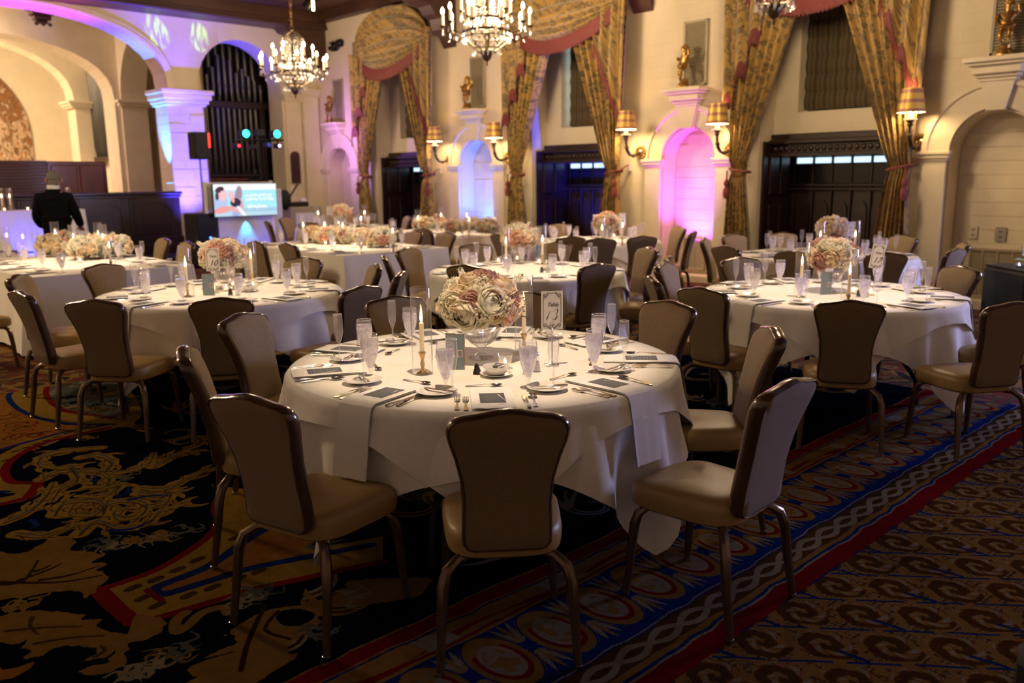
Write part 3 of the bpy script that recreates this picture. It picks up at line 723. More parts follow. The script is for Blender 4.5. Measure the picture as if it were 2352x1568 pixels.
# end wall with the big stage arch and the organ arch
e = MB()
arch_wall(e, lambda p, z, t: (p, t, z), XL, XW+0.2, 0, HC, [(1.5, 7.47, 0.36, 3.55, 1.38, 2.45), (8.17, 10.13, 0.36, 3.70, 0.98, 2.0)], YE, YE+0.62, back=True)
wall_e = struct(e.build('wall_end', M['wall'], smooth=False), 'cream end wall with a wide stage arch and a round organ arch')
am = MB(); ap = arc_pts(1.5, 7.47, 3.55, 1.38, 40, 2.45); ao = arc_pts(1.36, 7.61, 3.55, 1.50, 40, 2.45); ai = arc_pts(1.44, 7.53, 3.55, 1.43, 40, 2.45)
vs = []
for q, r, s_ in zip(ap, ai, ao): vs += [(q[0], YE-0.0, q[1]), (q[0], YE-0.07, q[1]), (r[0], YE-0.07, r[1]), (r[0], YE-0.045, r[1]), (s_[0], YE-0.045, s_[1]), (s_[0], YE, s_[1])]
am.add(vs, [(k*6+j, k*6+j+1, (k+1)*6+j+1, (k+1)*6+j) for k in range(40) for j in range(5)])
struct(am.build('trim_5', M['trim'], smooth=False), 'moulded band around the wide stage arch')
# the pier between the arches: painted block courses with a capital
pier = empty('trim_6', (0, 0, 0)); tag(pier, 'block pier with a moulded capital between the two arches', kind='structure')
z = 0.36; k = 0; random.seed(5)
while z < 3.2:
    h_ = 0.19; z1 = min(z+h_, 3.22)
    cut = 7.47+(0.42 if k % 2 else 0.24)
    for x0, x1 in ((7.43, cut), (cut, 8.20)):
        mb = MB(); pr = random.uniform(0.055, 0.075)
        mb.box(x0+0.0005, x1-0.0005, YE-pr, YE+0.6, z+0.001, z1-0.001, 0.005); mb.build('block', M['trim'], pier, smooth=False)
    z += h_; k += 1
cp = MB()
for z0, z1, o in ((3.20, 3.25, 0.07), (3.25, 3.33, 0.11), (3.33, 3.44, 0.16), (3.44, 3.53, 0.20)): cp.box(7.45-o, 8.19+o, YE-0.06-o, YE+0.66, z0, z1, 0.015)
cp.build('capital', M['trim'], pier, smooth=False)
pb = MB(); pb.box(7.36, 8.26, YE-0.14, YE+0.6, 0.0, 0.36, 0.02); pb.build('plinth', M['trim'], pier, smooth=False)
# right-hand pilasters by the corner
pr_ = empty('trim_7', (0, 0, 0)); tag(pr_, 'pair of plain pilasters with capitals in the room corner', kind='structure')
for x0, x1, o, zc in ((10.18, 10.58, 0.07, 3.42), (10.60, 11.00, 0.16, 3.55)):
    p = MB(); p.box(x0, x1, YE-o, YE+0.02, 0.36, zc, 0.008); p.build('pilaster', M['trim'], pr_, smooth=False)
    c = MB()
    for a_, (d0, d1, q) in enumerate(((0, 0.05, 0.03), (0.05, 0.11, 0.06), (0.11, 0.17, 0.09))): c.box(x0-q, x1+(q if x1 < 10.9 else 0.03), YE-o-q, YE+0.02, zc+d0, zc+d1, 0.01)
    c.build('capital', M['trim'], pr_, smooth=False)
# stage room behind the arch
s2 = MB()
arch_wall(s2, lambda p, z, t: (p, t, z), XL, 7.92, 0, 5.5, [(1.2, 7.78, 0.4, 3.62, 1.36, 2.4)], 22.3, 23.1, back=True)
arch_wall(s2, lambda p, z, t: (t, p, z), YE+0.62, 23.1, 0, 5.5, [(19.0, 22.25, 0.4, 3.58, 1.55, 2.0)], 7.92, 8.55, back=True)
arch_wall(s2, lambda p, z, t: (t, p, z), 20.0, 23.1, 0, 5.5, [(20.3, 22.4, 0.4, 3.3, 1.05, 2.0)], 9.6, 9.9, back=True)
s2.add([(8.5, 23.0, 0), (9.9, 23.0, 0), (9.9, 23.0, 5.5), (8.5, 23.0, 5.5)], [(0, 1, 2, 3)])
s2.add([(8.5, 20.0, 5.3), (9.9, 20.0, 5.3), (9.9, 23.0, 5.3), (8.5, 23.0, 5.3)], [(0, 1, 2, 3)])
s2.add([(XL, 18.9, 0.4), (9.9, 18.9, 0.4), (9.9, 32, 0.4), (XL, 32, 0.4)], [(0, 1, 2, 3)])
struct(s2.build('wall_stage', M['trim'], smooth=False), 'cream arches of the stage room behind the wide arch')
s3 = MB()
arch_wall(s3, lambda p, z, t: (p, t, z), XL, 9.2, 0, 6.3, [(0.9, 8.30, 0.4, 3.86, 1.72, 2.4)], 27.0, 27.7, back=True)
s3.add([(9.0, 22.9, 0), (9.0, 27.2, 0), (9.0, 27.2, 6.3), (9.0, 22.9, 6.3)], [(0, 1, 2, 3)])
s3.add([(7.9, 22.9, 0), (9.0, 22.9, 0), (9.0, 22.9, 6.3), (7.9, 22.9, 6.3)], [(0, 1, 2, 3)])
s3.add([(XL, 31.2, 0), (10.5, 31.2, 0), (10.5, 31.2, 7.2), (XL, 31.2, 7.2)], [(0, 1, 2, 3)])
s3.add([(9.6, 27.7, 0), (9.6, 31.2, 0), (9.6, 31.2, 7.2), (9.6, 27.7, 7.2)], [(0, 1, 2, 3)])
s3.add([(XL, 22.9, 6.1), (9.2, 22.9, 6.1), (9.6, 31.2, 7.0), (XL, 31.2, 7.0)], [(0, 1, 2, 3)])
s3.add([(XL, 18.3, 5.45), (8.6, 18.3, 5.45), (8.6, 22.9, 5.45), (XL, 22.9, 5.45)], [(0, 1, 2, 3)])
s3.add([(XL, 18.3, 0), (XL, 31.2, 0), (XL, 31.2, 7.0), (XL, 18.3, 7.0)], [(0, 1, 2, 3)])
struct(s3.build('wall_stage_back', M['trim'], smooth=False), 'inner arch and back wall of the stage room')
for x0, x1, y0, y1, zc, nmb in ((7.92, 8.55, 22.25, 23.1, 3.42, 8), (8.2, 8.75, 26.9, 27.7, 3.74, 9)):
    c = MB()
    for d0, d1, q in ((0, 0.05, 0.03), (0.05, 0.12, 0.08), (0.12, 0.20, 0.13)): c.box(x0-q, x1+q, y0-q, y1, zc+d0, zc+d1, 0.012)
    struct(c.build('trim_%d' % nmb, M['trim'], smooth=False), 'moulded capital of an arch pier in the stage room')
# remaining shell
o_ = MB(); o_.add([(XL, YN, 0), (XL, YE, 0), (XL, YE, HC), (XL, YN, HC)], [(0, 1, 2, 3)]); struct(o_.build('wall_left', M['wall'], smooth=False))
o_ = MB(); o_.add([(XL, YN, 0), (XW, YN, 0), (XW, YN, HC), (XL, YN, HC)], [(0, 1, 2, 3)]); struct(o_.build('wall_near', M['wall'], smooth=False))
# ceiling: boards between cross beams, carved wall corbels
ce = MB(); ce.add([(XL, YN, HC), (XW, YN, HC), (XW, YE, HC), (XL, YE, HC)], [(0, 1, 2, 3)])
ceil = struct(ce.build('ceiling', M['plank'], smooth=False), 'dark boarded timber ceiling over the hall')
for k in range(34):
    x = 4.6+k*0.19
    mb = MB(); mb.box(x, x+0.18, 8.9, 17.6, HC-0.03-0.006*(k % 2), HC-0.004, 0.006); mb.build('plank', M['plank'], ceil, smooth=False)
for i, (y, zb, wd_) in enumerate(((17.98, 5.00, 0.60), (13.25, 4.98, 0.5), (8.55, 4.98, 0.5), (3.9, 4.98, 0.5))):
    b = MB(); b.box(XL, XW-0.01, y-wd_/2, y+wd_/2, zb+0.12, HC, 0.01)
    b.box(XL, XW-0.02, y-wd_/2-0.07, y+wd_/2+(0.07 if i else 0), zb, zb+0.07, 0.012); b.box(XL, XW-0.03, y-wd_/2-0.04, y+wd_/2+(0.04 if i else 0), zb+0.07, zb+0.13, 0.01)
    bo = struct(b.build('beam', M['beam'], smooth=False), 'dark timber cross beam under the ceiling')
    c = MB()
    prof = [(0, zb), (1.05, zb), (0.95, zb-0.10), (0.62, zb-0.16), (0.52, zb-0.30), (0.36, zb-0.36), (0.28, zb-0.55), (0.14, zb-0.62), (0, zb-0.85)]
    c.prism([(XW-0.005-a, z) for a, z in prof], 1, y-wd_/2+0.06, y+wd_/2-0.06)
    c.build('corbel', M['beam'], bo, smooth=False)
cg = MB(); cg.box(XW-0.24, XW-0.01, YN, YE, 5.16, HC, 0.01); struct(cg.build('trim_10', M['beam'], smooth=False), 'dark timber wall plate along the window wall')
for x, y in ((5.3, 10.9), (5.3, 15.6)):
    b = MB(); b.box(x-0.14, x+0.14, y-2.2, y+2.2, 5.12, HC, 0.01); struct(b.build('beam', M['beam'], smooth=False))
bb = MB(); bb.box(XW-0.03, XW-0.001, 1.0, 2.5, 0, 0.12); bb.box(XW-0.03, XW-0.001, 4.2, 4.5, 0, 0.12)
struct(bb.build('baseboard_window', M['wood'], smooth=False))
# carved hanging brackets of the stage ceiling
for (px, py, Y, s_) in ((95, 40, 20.2, 0.26), (257, 62, 20.0, 0.20), (34, 76, 23.4, 0.24)):
    p = on_y(px, py, Y); m_ = MB(); x, y, z = p
    for k, (hw, d0, d1) in enumerate(((1.0, 0.5, 1.1), (0.8, 0.1, 0.5), (0.62, -0.25, 0.1), (0.4, -0.5, -0.25))):
        m_.box(x-hw*s_, x+hw*s_, y-hw*s_*0.8, y+hw*s_*0.8, z+d0*s_, z+d1*s_, 0.02)
    m_.box(x-s_*0.7, x+s_*0.7, y-s_*0.6, y+s_*0.6, z+1.0*s_, 5.5 if Y < 22 else 6.2, 0.01)
    for sx in (-0.5, 0, 0.5): m_.ball((x+sx*s_, y-0.3*s_, z-0.55*s_), 0.16*s_, 8, 6)
    struct(m_.build('beam_bracket', M['beam'], smooth=False), 'carved dark hanging bracket under the stage ceiling')
# ------------------------------------------------------------------ curtains, window bays
def damask(name, base, dark):
    m, nt, b = newmat(name); b.inputs['Roughness'].default_value = 0.55; b.inputs['Sheen Weight'].default_value = 0.3
    uv = nt.nodes.new('ShaderNodeTexCoord')
    n1 = N(nt, 'ShaderNodeTexNoise', inp={'Scale': 5.2, 'Detail': 2.5, 'Distortion': 2.0}); nt.links.new(uv.outputs['UV'], n1.inputs['Vector'])
    v = N(nt, 'ShaderNodeTexVoronoi', feature='F1', inp={'Scale': 8.0, 'Randomness': 0.9}); nt.links.new(uv.outputs['UV'], v.inputs['Vector'])
    mm = N(nt, 'ShaderNodeMath', operation='MULTIPLY_ADD', inp={1: -0.22}); nt.links.new(v.outputs['Distance'], mm.inputs[0]); nt.links.new(n1.outputs['Fac'], mm.inputs[2])
    c = ramp(nt, mm.outputs[0], [(0.36, base), (0.41, tuple(x*0.55 for x in base)), (0.45, dark), (0.53, tuple(x*0.7 for x in base)), (0.60, base)])
    nt.links.new(c, b.inputs['Base Color'])
    n2 = N(nt, 'ShaderNodeTexNoise', inp={'Scale': 160.0}); nt.links.new(uv.outputs['UV'], n2.inputs['Vector'])
    bp = N(nt, 'ShaderNodeBump', inp={'Strength': 0.1, 'Distance': 0.004}); nt.links.new(n2.outputs['Fac'], bp.inputs['Height']); nt.links.new(bp.outputs[0], b.inputs['Normal'])
    return m
M['damask'] = damask('gold_damask', (0.36, 0.215, 0.050), (0.070, 0.056, 0.030))
m, nt, b = newmat('striped_shade_cloth'); M['shade'] = m; b.inputs['Roughness'].default_value = 0.8
tc = nt.nodes.new('ShaderNodeTexCoord'); wv = N(nt, 'ShaderNodeTexWave', bands_direction='X', inp={'Scale': 2.3, 'Distortion': 0.6, 'Detail': 1.0}); nt.links.new(tc.outputs['UV'], wv.inputs['Vector'])
nt.links.new(ramp(nt, wv.outputs['Fac'], [(0.25, (0.05, 0.035, 0.015)), (0.5, (0.16, 0.10, 0.03)), (0.75, (0.07, 0.05, 0.02))]), b.inputs['Base Color'])
M['daylight'] = emat('daylight_pane', (0.42, 0.60, 0.75), 1.0)
M['darkglass'] = mat('dark_leaded_pane', (0.012, 0.012, 0.018), 0.15)
def sm(a): return a*a*(3-2*a)
def keyed(z, keys):
    for (z0, v0), (z1, v1) in zip(keys, keys[1:]):
        if z0 >= z >= z1: return v0+(v1-v0)*((z0-z)/(z0-z1))
    return keys[-1][1] if z < keys[-1][0] else keys[0][1]
def gridmesh(name, fn, nu, nv, mt, parent, uvs=None, ang=0):
    g = MB(); uv = []
    for j in range(nv+1):
        for i in range(nu+1):
            p, t = fn(i/nu, j/nv); g.v.append(p); uv.append(t)
    w_ = nu+1
    g.f = [(j*w_+i, j*w_+i+1, (j+1)*w_+i+1, (j+1)*w_+i) for j in range(nv) for i in range(nu)]; g.m = [0]*len(g.f); g.uv = uv
    return g.build(name, mt, parent, True, None, ang)
bay_name = ['rightmost window bay', 'middle window bay', 'far window bay']
for bi, b in enumerate(BAY):
    # --- curtains: two tied-back panels, swag and two fringed tails
    rp = random.Random(bi)
    zt = 4.55
    for sg, nm in ((1, 'left'), (-1, 'right')):
        cu = empty('window_curtain', (XW-0.1, b+sg*1.1, 0)); L = {1: 'left', -1: 'right'}[sg]
        tag(cu, 'gold damask curtain tied back at the %s side of the %s' % (L, bay_name[bi]), 'curtain', 'tied damask curtains of the window wall')
        outer = [(zt, 1.38), (1.78, 1.26), (1.62, 1.26), (0.0, 1.36)]; inner = [(zt, 0.10), (3.9, 0.26), (2.6, 0.72), (1.78, 0.99), (1.62, 1.0), (0.9, 0.90), (0.0, 0.84)]
        phs = rp.random()*6
        def fn(u, v, sg=sg, phs=phs):
            z = zt*(1-v); a = keyed(z, inner); o = keyed(z, outer)
            y = a+(o-a)*u; wd = o-a
            fold = 0.055*min(1, wd/0.6+0.35)*math.sin(u*2*PI*6.5+phs+0.5*math.sin(v*5))+0.02*math.sin(u*2*PI*14+phs*2+v*3)
            pinch = math.exp(-((z-1.70)/0.10)**2)
            x = -0.10-0.05*(1-pinch)+fold*(1-0.55*pinch)
            return (x, sg*(y-1.1), z), (u*1.55+0.3*phs, z)
        gridmesh('panel', fn, 84, 60, M['damask'], cu)
        tb = MB(); tb.tube([(-0.10+0.115*math.cos(t), sg*(0.025+0.155*math.sin(t)), 1.70+0.03*math.sin(t)) for t in np.linspace(0, 2*PI, 17)], 0.018, 6)
        tb.tube([(-0.14, sg*0.14, 1.70), (-0.02, sg*0.22, 1.80), (0.08, sg*0.22, 1.82)], 0.012, 6); tb.build('tieback', M['fringe'], cu)
        ts = MB(); ts.lathe([(0, 0.0), (0.035, 0.005), (0.05, 0.06), (0.045, 0.13), (0.022, 0.17), (0.04, 0.20), (0.04, 0.24), (0.012, 0.28), (0.010, 0.40), (0, 0.40)], 12, (-0.23, sg*0.15, 1.30)); ts.build('tassel', M['fringe'], cu)
    sw = empty('curtain_swag', (XW-0.1, b, 4.3)); tag(sw, 'arched damask swag with burgundy fringe over the %s' % bay_name[bi], 'curtain', 'fringed swags of the window wall')
    c0, hf, zs_, rise = 0.0, 1.27, 0.08, 0.72
    yl = 0.20                                   # the swag's lowest point lies left of centre
    def low(u):
        y = hf-2*hf*u; q = (y-yl)/(hf-yl) if y > yl else (yl-y)/(hf+yl)
        return y, -0.42+0.44*q**2.0
    def fns(u, v):
        th = PI*u; yt, ztop = hf*math.cos(th), zs_+rise*math.sin(th)**0.85; yb, zb = low(u)
        y = yt+(yb-yt)*v; z = ztop+(zb-ztop)*v-0.16*math.sin(PI*v)*math.sin(PI*u)
        x = -0.12-0.16*math.sin(PI*u)**0.6*math.sin(PI*(0.12+0.88*v)*0.62)-0.062*math.sin(v*2*PI*6.5+1.2*math.sin(PI*u))*math.sin(PI*u)**0.6
        return (x, y, z), (u*2.6, v*1.2)
    gridmesh('swag_cloth', fns, 56, 90, M['damask'], sw)
    def fringe_strip(top, n, depth, name, parent):
        def ff(u, v):
            (x, y, z) = top(u); return (x-0.012-0.012*(1 if int(round(u*n)) % 2 else -1)*(0.4+v), y, z-depth*v*(0.92+0.08*math.sin(u*n*1.7))), (u, v)
        return gridmesh(name, ff, n, 2, M['fringe'], parent)
    fringe_strip(lambda u: fns(0.02+0.96*u, 0.985)[0], 170, 0.25, 'fringe', sw)
    for sg in (1, -1):
        def drop(u, v, sg=sg):
            y = sg*(1.40-0.62*u); zt_ = 4.30-4.3+0.05*u*0; zb = -1.78+1.25*u+0.10*math.sin(u*2*PI*3)
            return (-0.20-0.05*math.sin(u*2*PI*3+0.6)-0.02*v, y-sg*0.04*v*(1-u), zt_+(zb-zt_)*v), (u*0.8, v*1.6)
        gridmesh('tail', drop, 36, 20, M['damask'], sw)
        fringe_strip(lambda u, sg=sg: drop(u, 0.99, sg)[0], 80, 0.22, 'fringe', sw)
    # --- roman shade with horizontal folds and the lit window behind it
    sd = empty('roman_shade', (XW+0.60, b, 2.52)); tag(sd, 'dark striped roman shade pulled down in the %s' % bay_name[bi], 'blind', 'roman shades in the window bays')
    for k in range(9):
        z0 = 0.03+k*0.245
        def fnk(u, v, z0=z0): hr = 0.599; hl = 0.599 if bi != 1 else 0.555-0.045*math.sin(PI*v)**2; return (-0.040*math.sin(PI*v)-0.015*(1-v), -hr+(hr+hl)*u, z0-0.02+0.268*v), (u*1.1, z0+v*0.24)
        gridmesh('fold', fnk, 4, 6, M['shade'], sd)
    wf = empty('window_%d' % (bi+1), (XW+0.70, b, 2.5)); tag(wf, 'tall window behind the roman shade', kind='structure')
    fr = MB()
    for y0, y1, z0, z1 in ((-0.60, -0.55, 0, 2.25), (0.55, 0.60, 0, 2.25), (-0.60, 0.60, 0, 0.05), (-0.60, 0.60, 2.2, 2.25), (-0.02, 0.02, 0, 2.25)): fr.box(-0.02, 0.03, y0, y1, z0, z1, 0.004)
    fr.build('frame', M['wood'], wf, smooth=False)
    gp = MB(); gp.add([(0.02, -0.6, 0), (0.02, 0.6, 0), (0.02, 0.6, 2.25), (0.02, -0.6, 2.25)], [(0, 1, 2, 3)]); gp.build('pane', M['daylight'], wf, smooth=False)
    # --- dark panelled alcove below
    al = empty('wood_alcove', (XW, b, 0)); tag(al, 'dark carved wood alcove with leaded panes in the %s' % bay_name[bi], 'panelling', 'panelled wood alcoves of the window wall')
    D = 0.95
    bk = MB(); bk.box(D, D+0.04, -0.98, 0.98, 0, 2.1); bk.box(0.36, D, -0.99, 0.99, 2.02, 2.09, 0.01); bk.build('back_panel', M['wood'], al, smooth=False)
    for y in (-0.95, 0.95):
        sp = MB(); sp.box(0.10, D, y-0.03, y+0.03, 0, 2.1, 0.006)
        for xx in (0.25, 0.55): sp.box(xx, xx+0.24, y-0.045*(1 if y > 0 else -1)-0.015, y-0.045*(1 if y > 0 else -1)+0.015, 0.25, 1.2, 0.008); sp.box(xx, xx+0.24, y-0.045*(1 if y > 0 else -1)-0.015, y-0.045*(1 if y > 0 else -1)+0.015, 1.35, 1.9, 0.008)
        sp.build('side_panel', M['wood'], al, smooth=False)
    li = MB()
    for x0, z0, z1 in ((0.30, 2.10, 2.20), (0.24, 2.06, 2.12), (0.32, 1.93, 2.06), (0.27, 1.88, 1.94)): li.box(x0, 0.42, -0.94, 0.94, z0, z1, 0.01)
    li.build('lintel', M['wood'], al, smooth=False)
    ca = MB()
    for k in range(20): ca.ball((0.315, -0.885+k*0.093, 1.995), (0.018, 0.036, 0.042), 8, 5)
    ca.build('carved_row', M['wood'], al)
    for k in range(6):
        y = -0.72+k*0.288
        pn = MB(); pn.box(D-0.02, D-0.005, y-0.125, y+0.125, 1.795, 1.875); pn.build('pane', M['daylight'], al, smooth=False)
        pn = MB(); pn.box(D-0.03, D-0.005, y-0.125, y+0.125, 1.50, 1.785, 0.006); pn.build('leaded_pane', M['darkglass'], al, smooth=False)
        ar = MB(); ap_ = [(y-0.105, 0.45)]+[(y-0.105*math.cos(t)*(1-0.15*math.sin(t)), 1.12+0.15*math.sin(t)) for t in np.linspace(0, PI, 11)]+[(y+0.105, 0.45)]
        ar.prism(ap_, 0, D-0.035, D+0.002); ar.build('arched_panel', M['wood'], al, smooth=False)
    mu = MB()
    for k in range(7): mu.box(D-0.045, D, -0.864+k*0.288-0.016, -0.864+k*0.288+0.016, 0.40, 1.90, 0.004)
    for z in (0.34, 1.40, 1.46, 1.88): mu.box(D-0.07, D, -0.94, 0.94, z, z+0.045, 0.008)
    mu.build('mullion', M['wood'], al, smooth=False)

# ------------------------------------------------------------------ wall lamps
m, nt, b = newmat('striped_lamp_shade'); M['lampshade'] = m
tc = nt.nodes.new('ShaderNodeTexCoord'); sx = nt.nodes.new('ShaderNodeSeparateXYZ'); nt.links.new(tc.outputs['Object'], sx.inputs[0])
st = N(nt, 'ShaderNodeMath', operation='MULTIPLY', inp={1: 3.55}); nt.links.new(sx.outputs['Z'], st.inputs[0]); fr_ = N(nt, 'ShaderNodeMath', operation='FRACT'); nt.links.new(st.outputs[0], fr_.inputs[0])
sm5 = N(nt, 'ShaderNodeMath', operation='MULTIPLY', inp={1: 17.7}); nt.links.new(sx.outputs['Z'], sm5.inputs[0]); si = N(nt, 'ShaderNodeMath', operation='SINE'); 
s_2 = N(nt, 'ShaderNodeMath', operation='MULTIPLY', inp={1: 2*PI/0.112}); nt.links.new(sx.outputs['Z'], s_2.inputs[0]); nt.links.new(s_2.outputs[0], si.inputs[0])
cc = ramp(nt, si.outputs[0], [(0.0, (0.60, 0.37, 0.07)), (0.35, (0.34, 0.15, 0.09))], 'CONSTANT')
nt.links.new(cc, b.inputs['Base Color']); b.inputs['Roughness'].default_value = 0.4; b.inputs['Metallic'].default_value = 0.35
nt.links.new(cc, b.inputs['Emission Color']); b.inputs['Emission Strength'].default_value = 0.06
M['shade_in'] = emat('lamp_shade_lining', (1.0, 0.80, 0.45), 2.0)
def make_sconce():
    t = empty('wall_sconce'); tag(t, 'wall sconce', 'wall lamp', 'brass sconces along the window wall')
    p = MB(); p.M = Matrix.Rotation(-PI/2, 4, 'Y'); p.lathe([(0.001, 0.05), (0.03, 0.05), (0.05, 0.035), (0.07, 0.04), (0.085, 0.02), (0.11, 0.018), (0.115, 0)], 20)
    for k in range(12):
        a = 2*PI*k/12; p.ball((0.088*math.cos(a), 0.088*math.sin(a), 0.022), 0.018, 6, 5)
    p.build('wall_plate', M['brass'], t)
    a_ = MB(); cur = [(-0.04, 0, 0), (-0.10, 0, -0.03), (-0.19, 0, -0.055), (-0.28, 0, -0.035), (-0.345, 0, 0.03), (-0.37, 0, 0.12), (-0.38, 0, 0.20)]
    a_.tube(cur, [0.020, 0.026, 0.020, 0.022, 0.026, 0.020, 0.018], 10, up=(0, 1, 0)); a_.ball((-0.19, 0, -0.05), 0.032, 10, 8); a_.ball((-0.36, 0, 0.075), 0.034, 10, 8)
    a_.lathe([(0.018, 0.18), (0.035, 0.20), (0.030, 0.23), (0.05, 0.245), (0.05, 0.26)], 14, (-0.38, 0, 0)); a_.build('arm', M['bronze'], t)
    c = MB(); c.lathe([(0, 0.258), (0.078, 0.258), (0.08, 0.275), (0.03, 0.28), (0.028, 0.35), (0, 0.35)], 18, (-0.38, 0, 0)); c.build('candle_cup', M['wax'], t)
    s = MB(); s.lathe([(0.160, 0.345), (0.116, 0.625)], 32, (-0.38, 0, 0)); so = s.build('lamp_shade', M['lampshade'], t)
    s = MB(); s.lathe([(0.157, 0.347), (0.113, 0.623)], 32, (-0.38, 0, 0)); s.build('lining', M['shade_in'], so)
    bl = MB(); bl.lathe([(0, 0.35), (0.018, 0.36), (0.026, 0.40), (0.015, 0.45), (0, 0.475)], 12, (-0.38, 0, 0)); bl.build('bulb', M['bulb'], t)
    return t
scp = Proto(make_sconce())
for y, who in ((4.22, 'right of the rightmost curtains'), (6.86, 'between the pink niche and the rightmost curtains'), (8.50, 'between the middle curtains and the pink niche'), (11.62, 'between the blue niche and the middle curtains'), (13.34, 'between the far curtains and the blue niche')):
    scp.put((XW-0.005 if y not in (8.5, 6.86) else XW-0.07, y, 2.0), 0, 'brass sconce with striped gold shade %s' % who)
    lamp('sconce_light', 'POINT', (XW-0.38, y, 2.40), 20, (1.0, 0.68, 0.32), size=0.05)

# ------------------------------------------------------------------ statues, vents, outlets
def skin_mesh(name, joints, edges, radii, mt, parent=None, sub=2, root=0):
    me = bpy.data.meshes.new(name); me.from_pydata(joints, edges, []); o = bpy.data.objects.new(name, me); COL.objects.link(o)
    md = o.modifiers.new('Skin', 'SKIN'); md.use_smooth_shade = True
    for i, r in enumerate(radii):
        sv = me.skin_vertices[0].data[i]; sv.radius = (r, r) if not hasattr(r, '__len__') else r; sv.use_root = (i == root)
    if sub: s = o.modifiers.new('Sub', 'SUBSURF'); s.levels = sub; s.render_levels = sub
    dg = bpy.context.evaluated_depsgraph_get(); ev = o.evaluated_get(dg); nm = bpy.data.meshes.new_from_object(ev)
    o.modifiers.clear(); o.data = nm; bpy.data.meshes.remove(me); nm.name = name
    nm.materials.clear(); nm.materials.append(mt)
    nm.polygons.foreach_set('use_smooth', [True]*len(nm.polygons))
    if parent is not None: o.parent = parent
    return o
def make_cherub():
    t = empty('cherub_statue'); tag(t, 'cherub', 'statue', 'gilded cherubs on the niche shelves')
    b = MB(); b.lathe([(0, 0), (0.105, 0), (0.105, 0.02), (0.075, 0.035), (0.085, 0.055), (0.06, 0.075), (0.07, 0.11), (0.05, 0.125), (0, 0.13)], 18); b.build('base', M['gold'], t)
    J = [(0, 0, 0.31), (0, 0, 0.38), (0, -0.005, 0.44), (0, -0.005, 0.475), (0, -0.01, 0.535), (0, -0.012, 0.575),
         (-0.01, 0.045, 0.28), (-0.05, 0.05, 0.21), (-0.03, 0.035, 0.135), (-0.07, 0.035, 0.128),
         (-0.03, -0.045, 0.29), (-0.11, -0.05, 0.24), (-0.07, -0.035, 0.165), (-0.11, -0.035, 0.15),
         (0, 0.065, 0.435), (-0.02, 0.115, 0.40), (-0.06, 0.10, 0.44), (0, -0.065, 0.435), (-0.005, -0.115, 0.47), (-0.01, -0.10, 0.55)]
    E_ = [(0, 1), (1, 2), (2, 3), (3, 4), (4, 5), (0, 6), (6, 7), (7, 8), (8, 9), (0, 10), (10, 11), (11, 12), (12, 13), (2, 14), (14, 15), (15, 16), (2, 17), (17, 18), (18, 19)]
    Rr = [0.062, 0.055, 0.058, 0.030, 0.052, 0.045, 0.042, 0.032, 0.022, 0.016, 0.042, 0.032, 0.022, 0.016, 0.028, 0.022, 0.017, 0.028, 0.022, 0.018]
    skin_mesh('body', J, E_, Rr, M['gold'], t)
    h = MB()
    for k in range(26):
        a, e_ = k*2.4, 0.15+1.2*(k/26); h.ball((0.046*math.cos(a)*math.cos(e_), -0.012+0.046*math.sin(a)*math.cos(e_), 0.55+0.05*math.sin(e_)), 0.017, 6, 5)
    h.build('curls', M['gold'], t)
    d = MB()
    d.tube([(-0.02, -0.075, 0.33), (-0.065, -0.03, 0.30), (-0.07, 0.03, 0.305), (-0.02, 0.08, 0.34), (0.03, 0.1, 0.42)], [0.02, 0.03, 0.028, 0.025, 0.012], 8); d.build('drape', M['gold'], t)
    return t
ch = Proto(make_cherub())
for i, who in enumerate(('above the wide cream niche at the right edge', 'above the pink lit niche', 'above the blue lit niche', 'above the far yellow niche by the organ')):
    ch.put((XW-0.17, NICHE[i]+(-0.06, 0.02, 0.07, 0.10)[i], 2.92), (0.2, -0.3, 0.5, 0.1)[i], 'gilded cherub on the shelf %s' % who)
def make_vent(w_, h_, n, mull, label, group, loc, name='wall_vent'):
    t = empty(name, loc); tag(t, label, 'vent', group)
    f = MB()
    for y0, y1, z0, z1 in ((-w_/2, -w_/2+0.035, 0, h_), (w_/2-0.035, w_/2, 0, h_), (-w_/2, w_/2, 0, 0.035), (-w_/2, w_/2, h_-0.035, h_)): f.box(-0.035, 0, y0, y1, z0, z1, 0.006)
    for k in range(mull): y = -w_/2+w_*(k+1)/(mull+1); f.box(-0.03, 0, y-0.012, y+0.012, 0, h_, 0.004)
    f.build('frame', M['grille'], t, smooth=False)
    v = MB(); v.box(-0.006, -0.001, -w_/2+0.02, w_/2-0.02, 0.02, h_-0.02); v.build('backing', M['grille_dark'], t, smooth=False)
    me = None
    for k in range(n):
        z = 0.035+(h_-0.07)*(k+0.5)/n
        if me is None:
            s = MB(); q = (h_-0.07)/n
            s.add([(-0.026, -w_/2+0.03, -q*0.42), (-0.026, w_/2-0.03, -q*0.42), (-0.010, w_/2-0.03, q*0.30), (-0.010, -w_/2+0.03, q*0.30), (-0.022, -w_/2+0.03, -q*0.55), (-0.022, w_/2-0.03, -q*0.55)], [(0, 1, 2, 3), (0, 4, 5, 1)])
            o = s.build('slat', M['grille'], t, smooth=False); me = o
        else:
            o = me.copy(); COL.objects.link(o)
        o.location = (0, 0, z)
    return t
for i, who in enumerate(('at the right edge', 'over the pink niche', 'over the blue niche', 'over the far yellow niche')):
    make_vent(0.42, 0.93, 26, 0, 'tall louvred wall vent behind the gilded cherub %s' % who, 'louvred vents behind the cherubs', (XW-0.002, NICHE[i]-0.07, 2.95))
make_vent(0.66, 0.62, 22, 3, 'wide louvred floor grille low in the wide cream niche', None, (XW+0.325, NICHE[0]-0.06, 0.10))
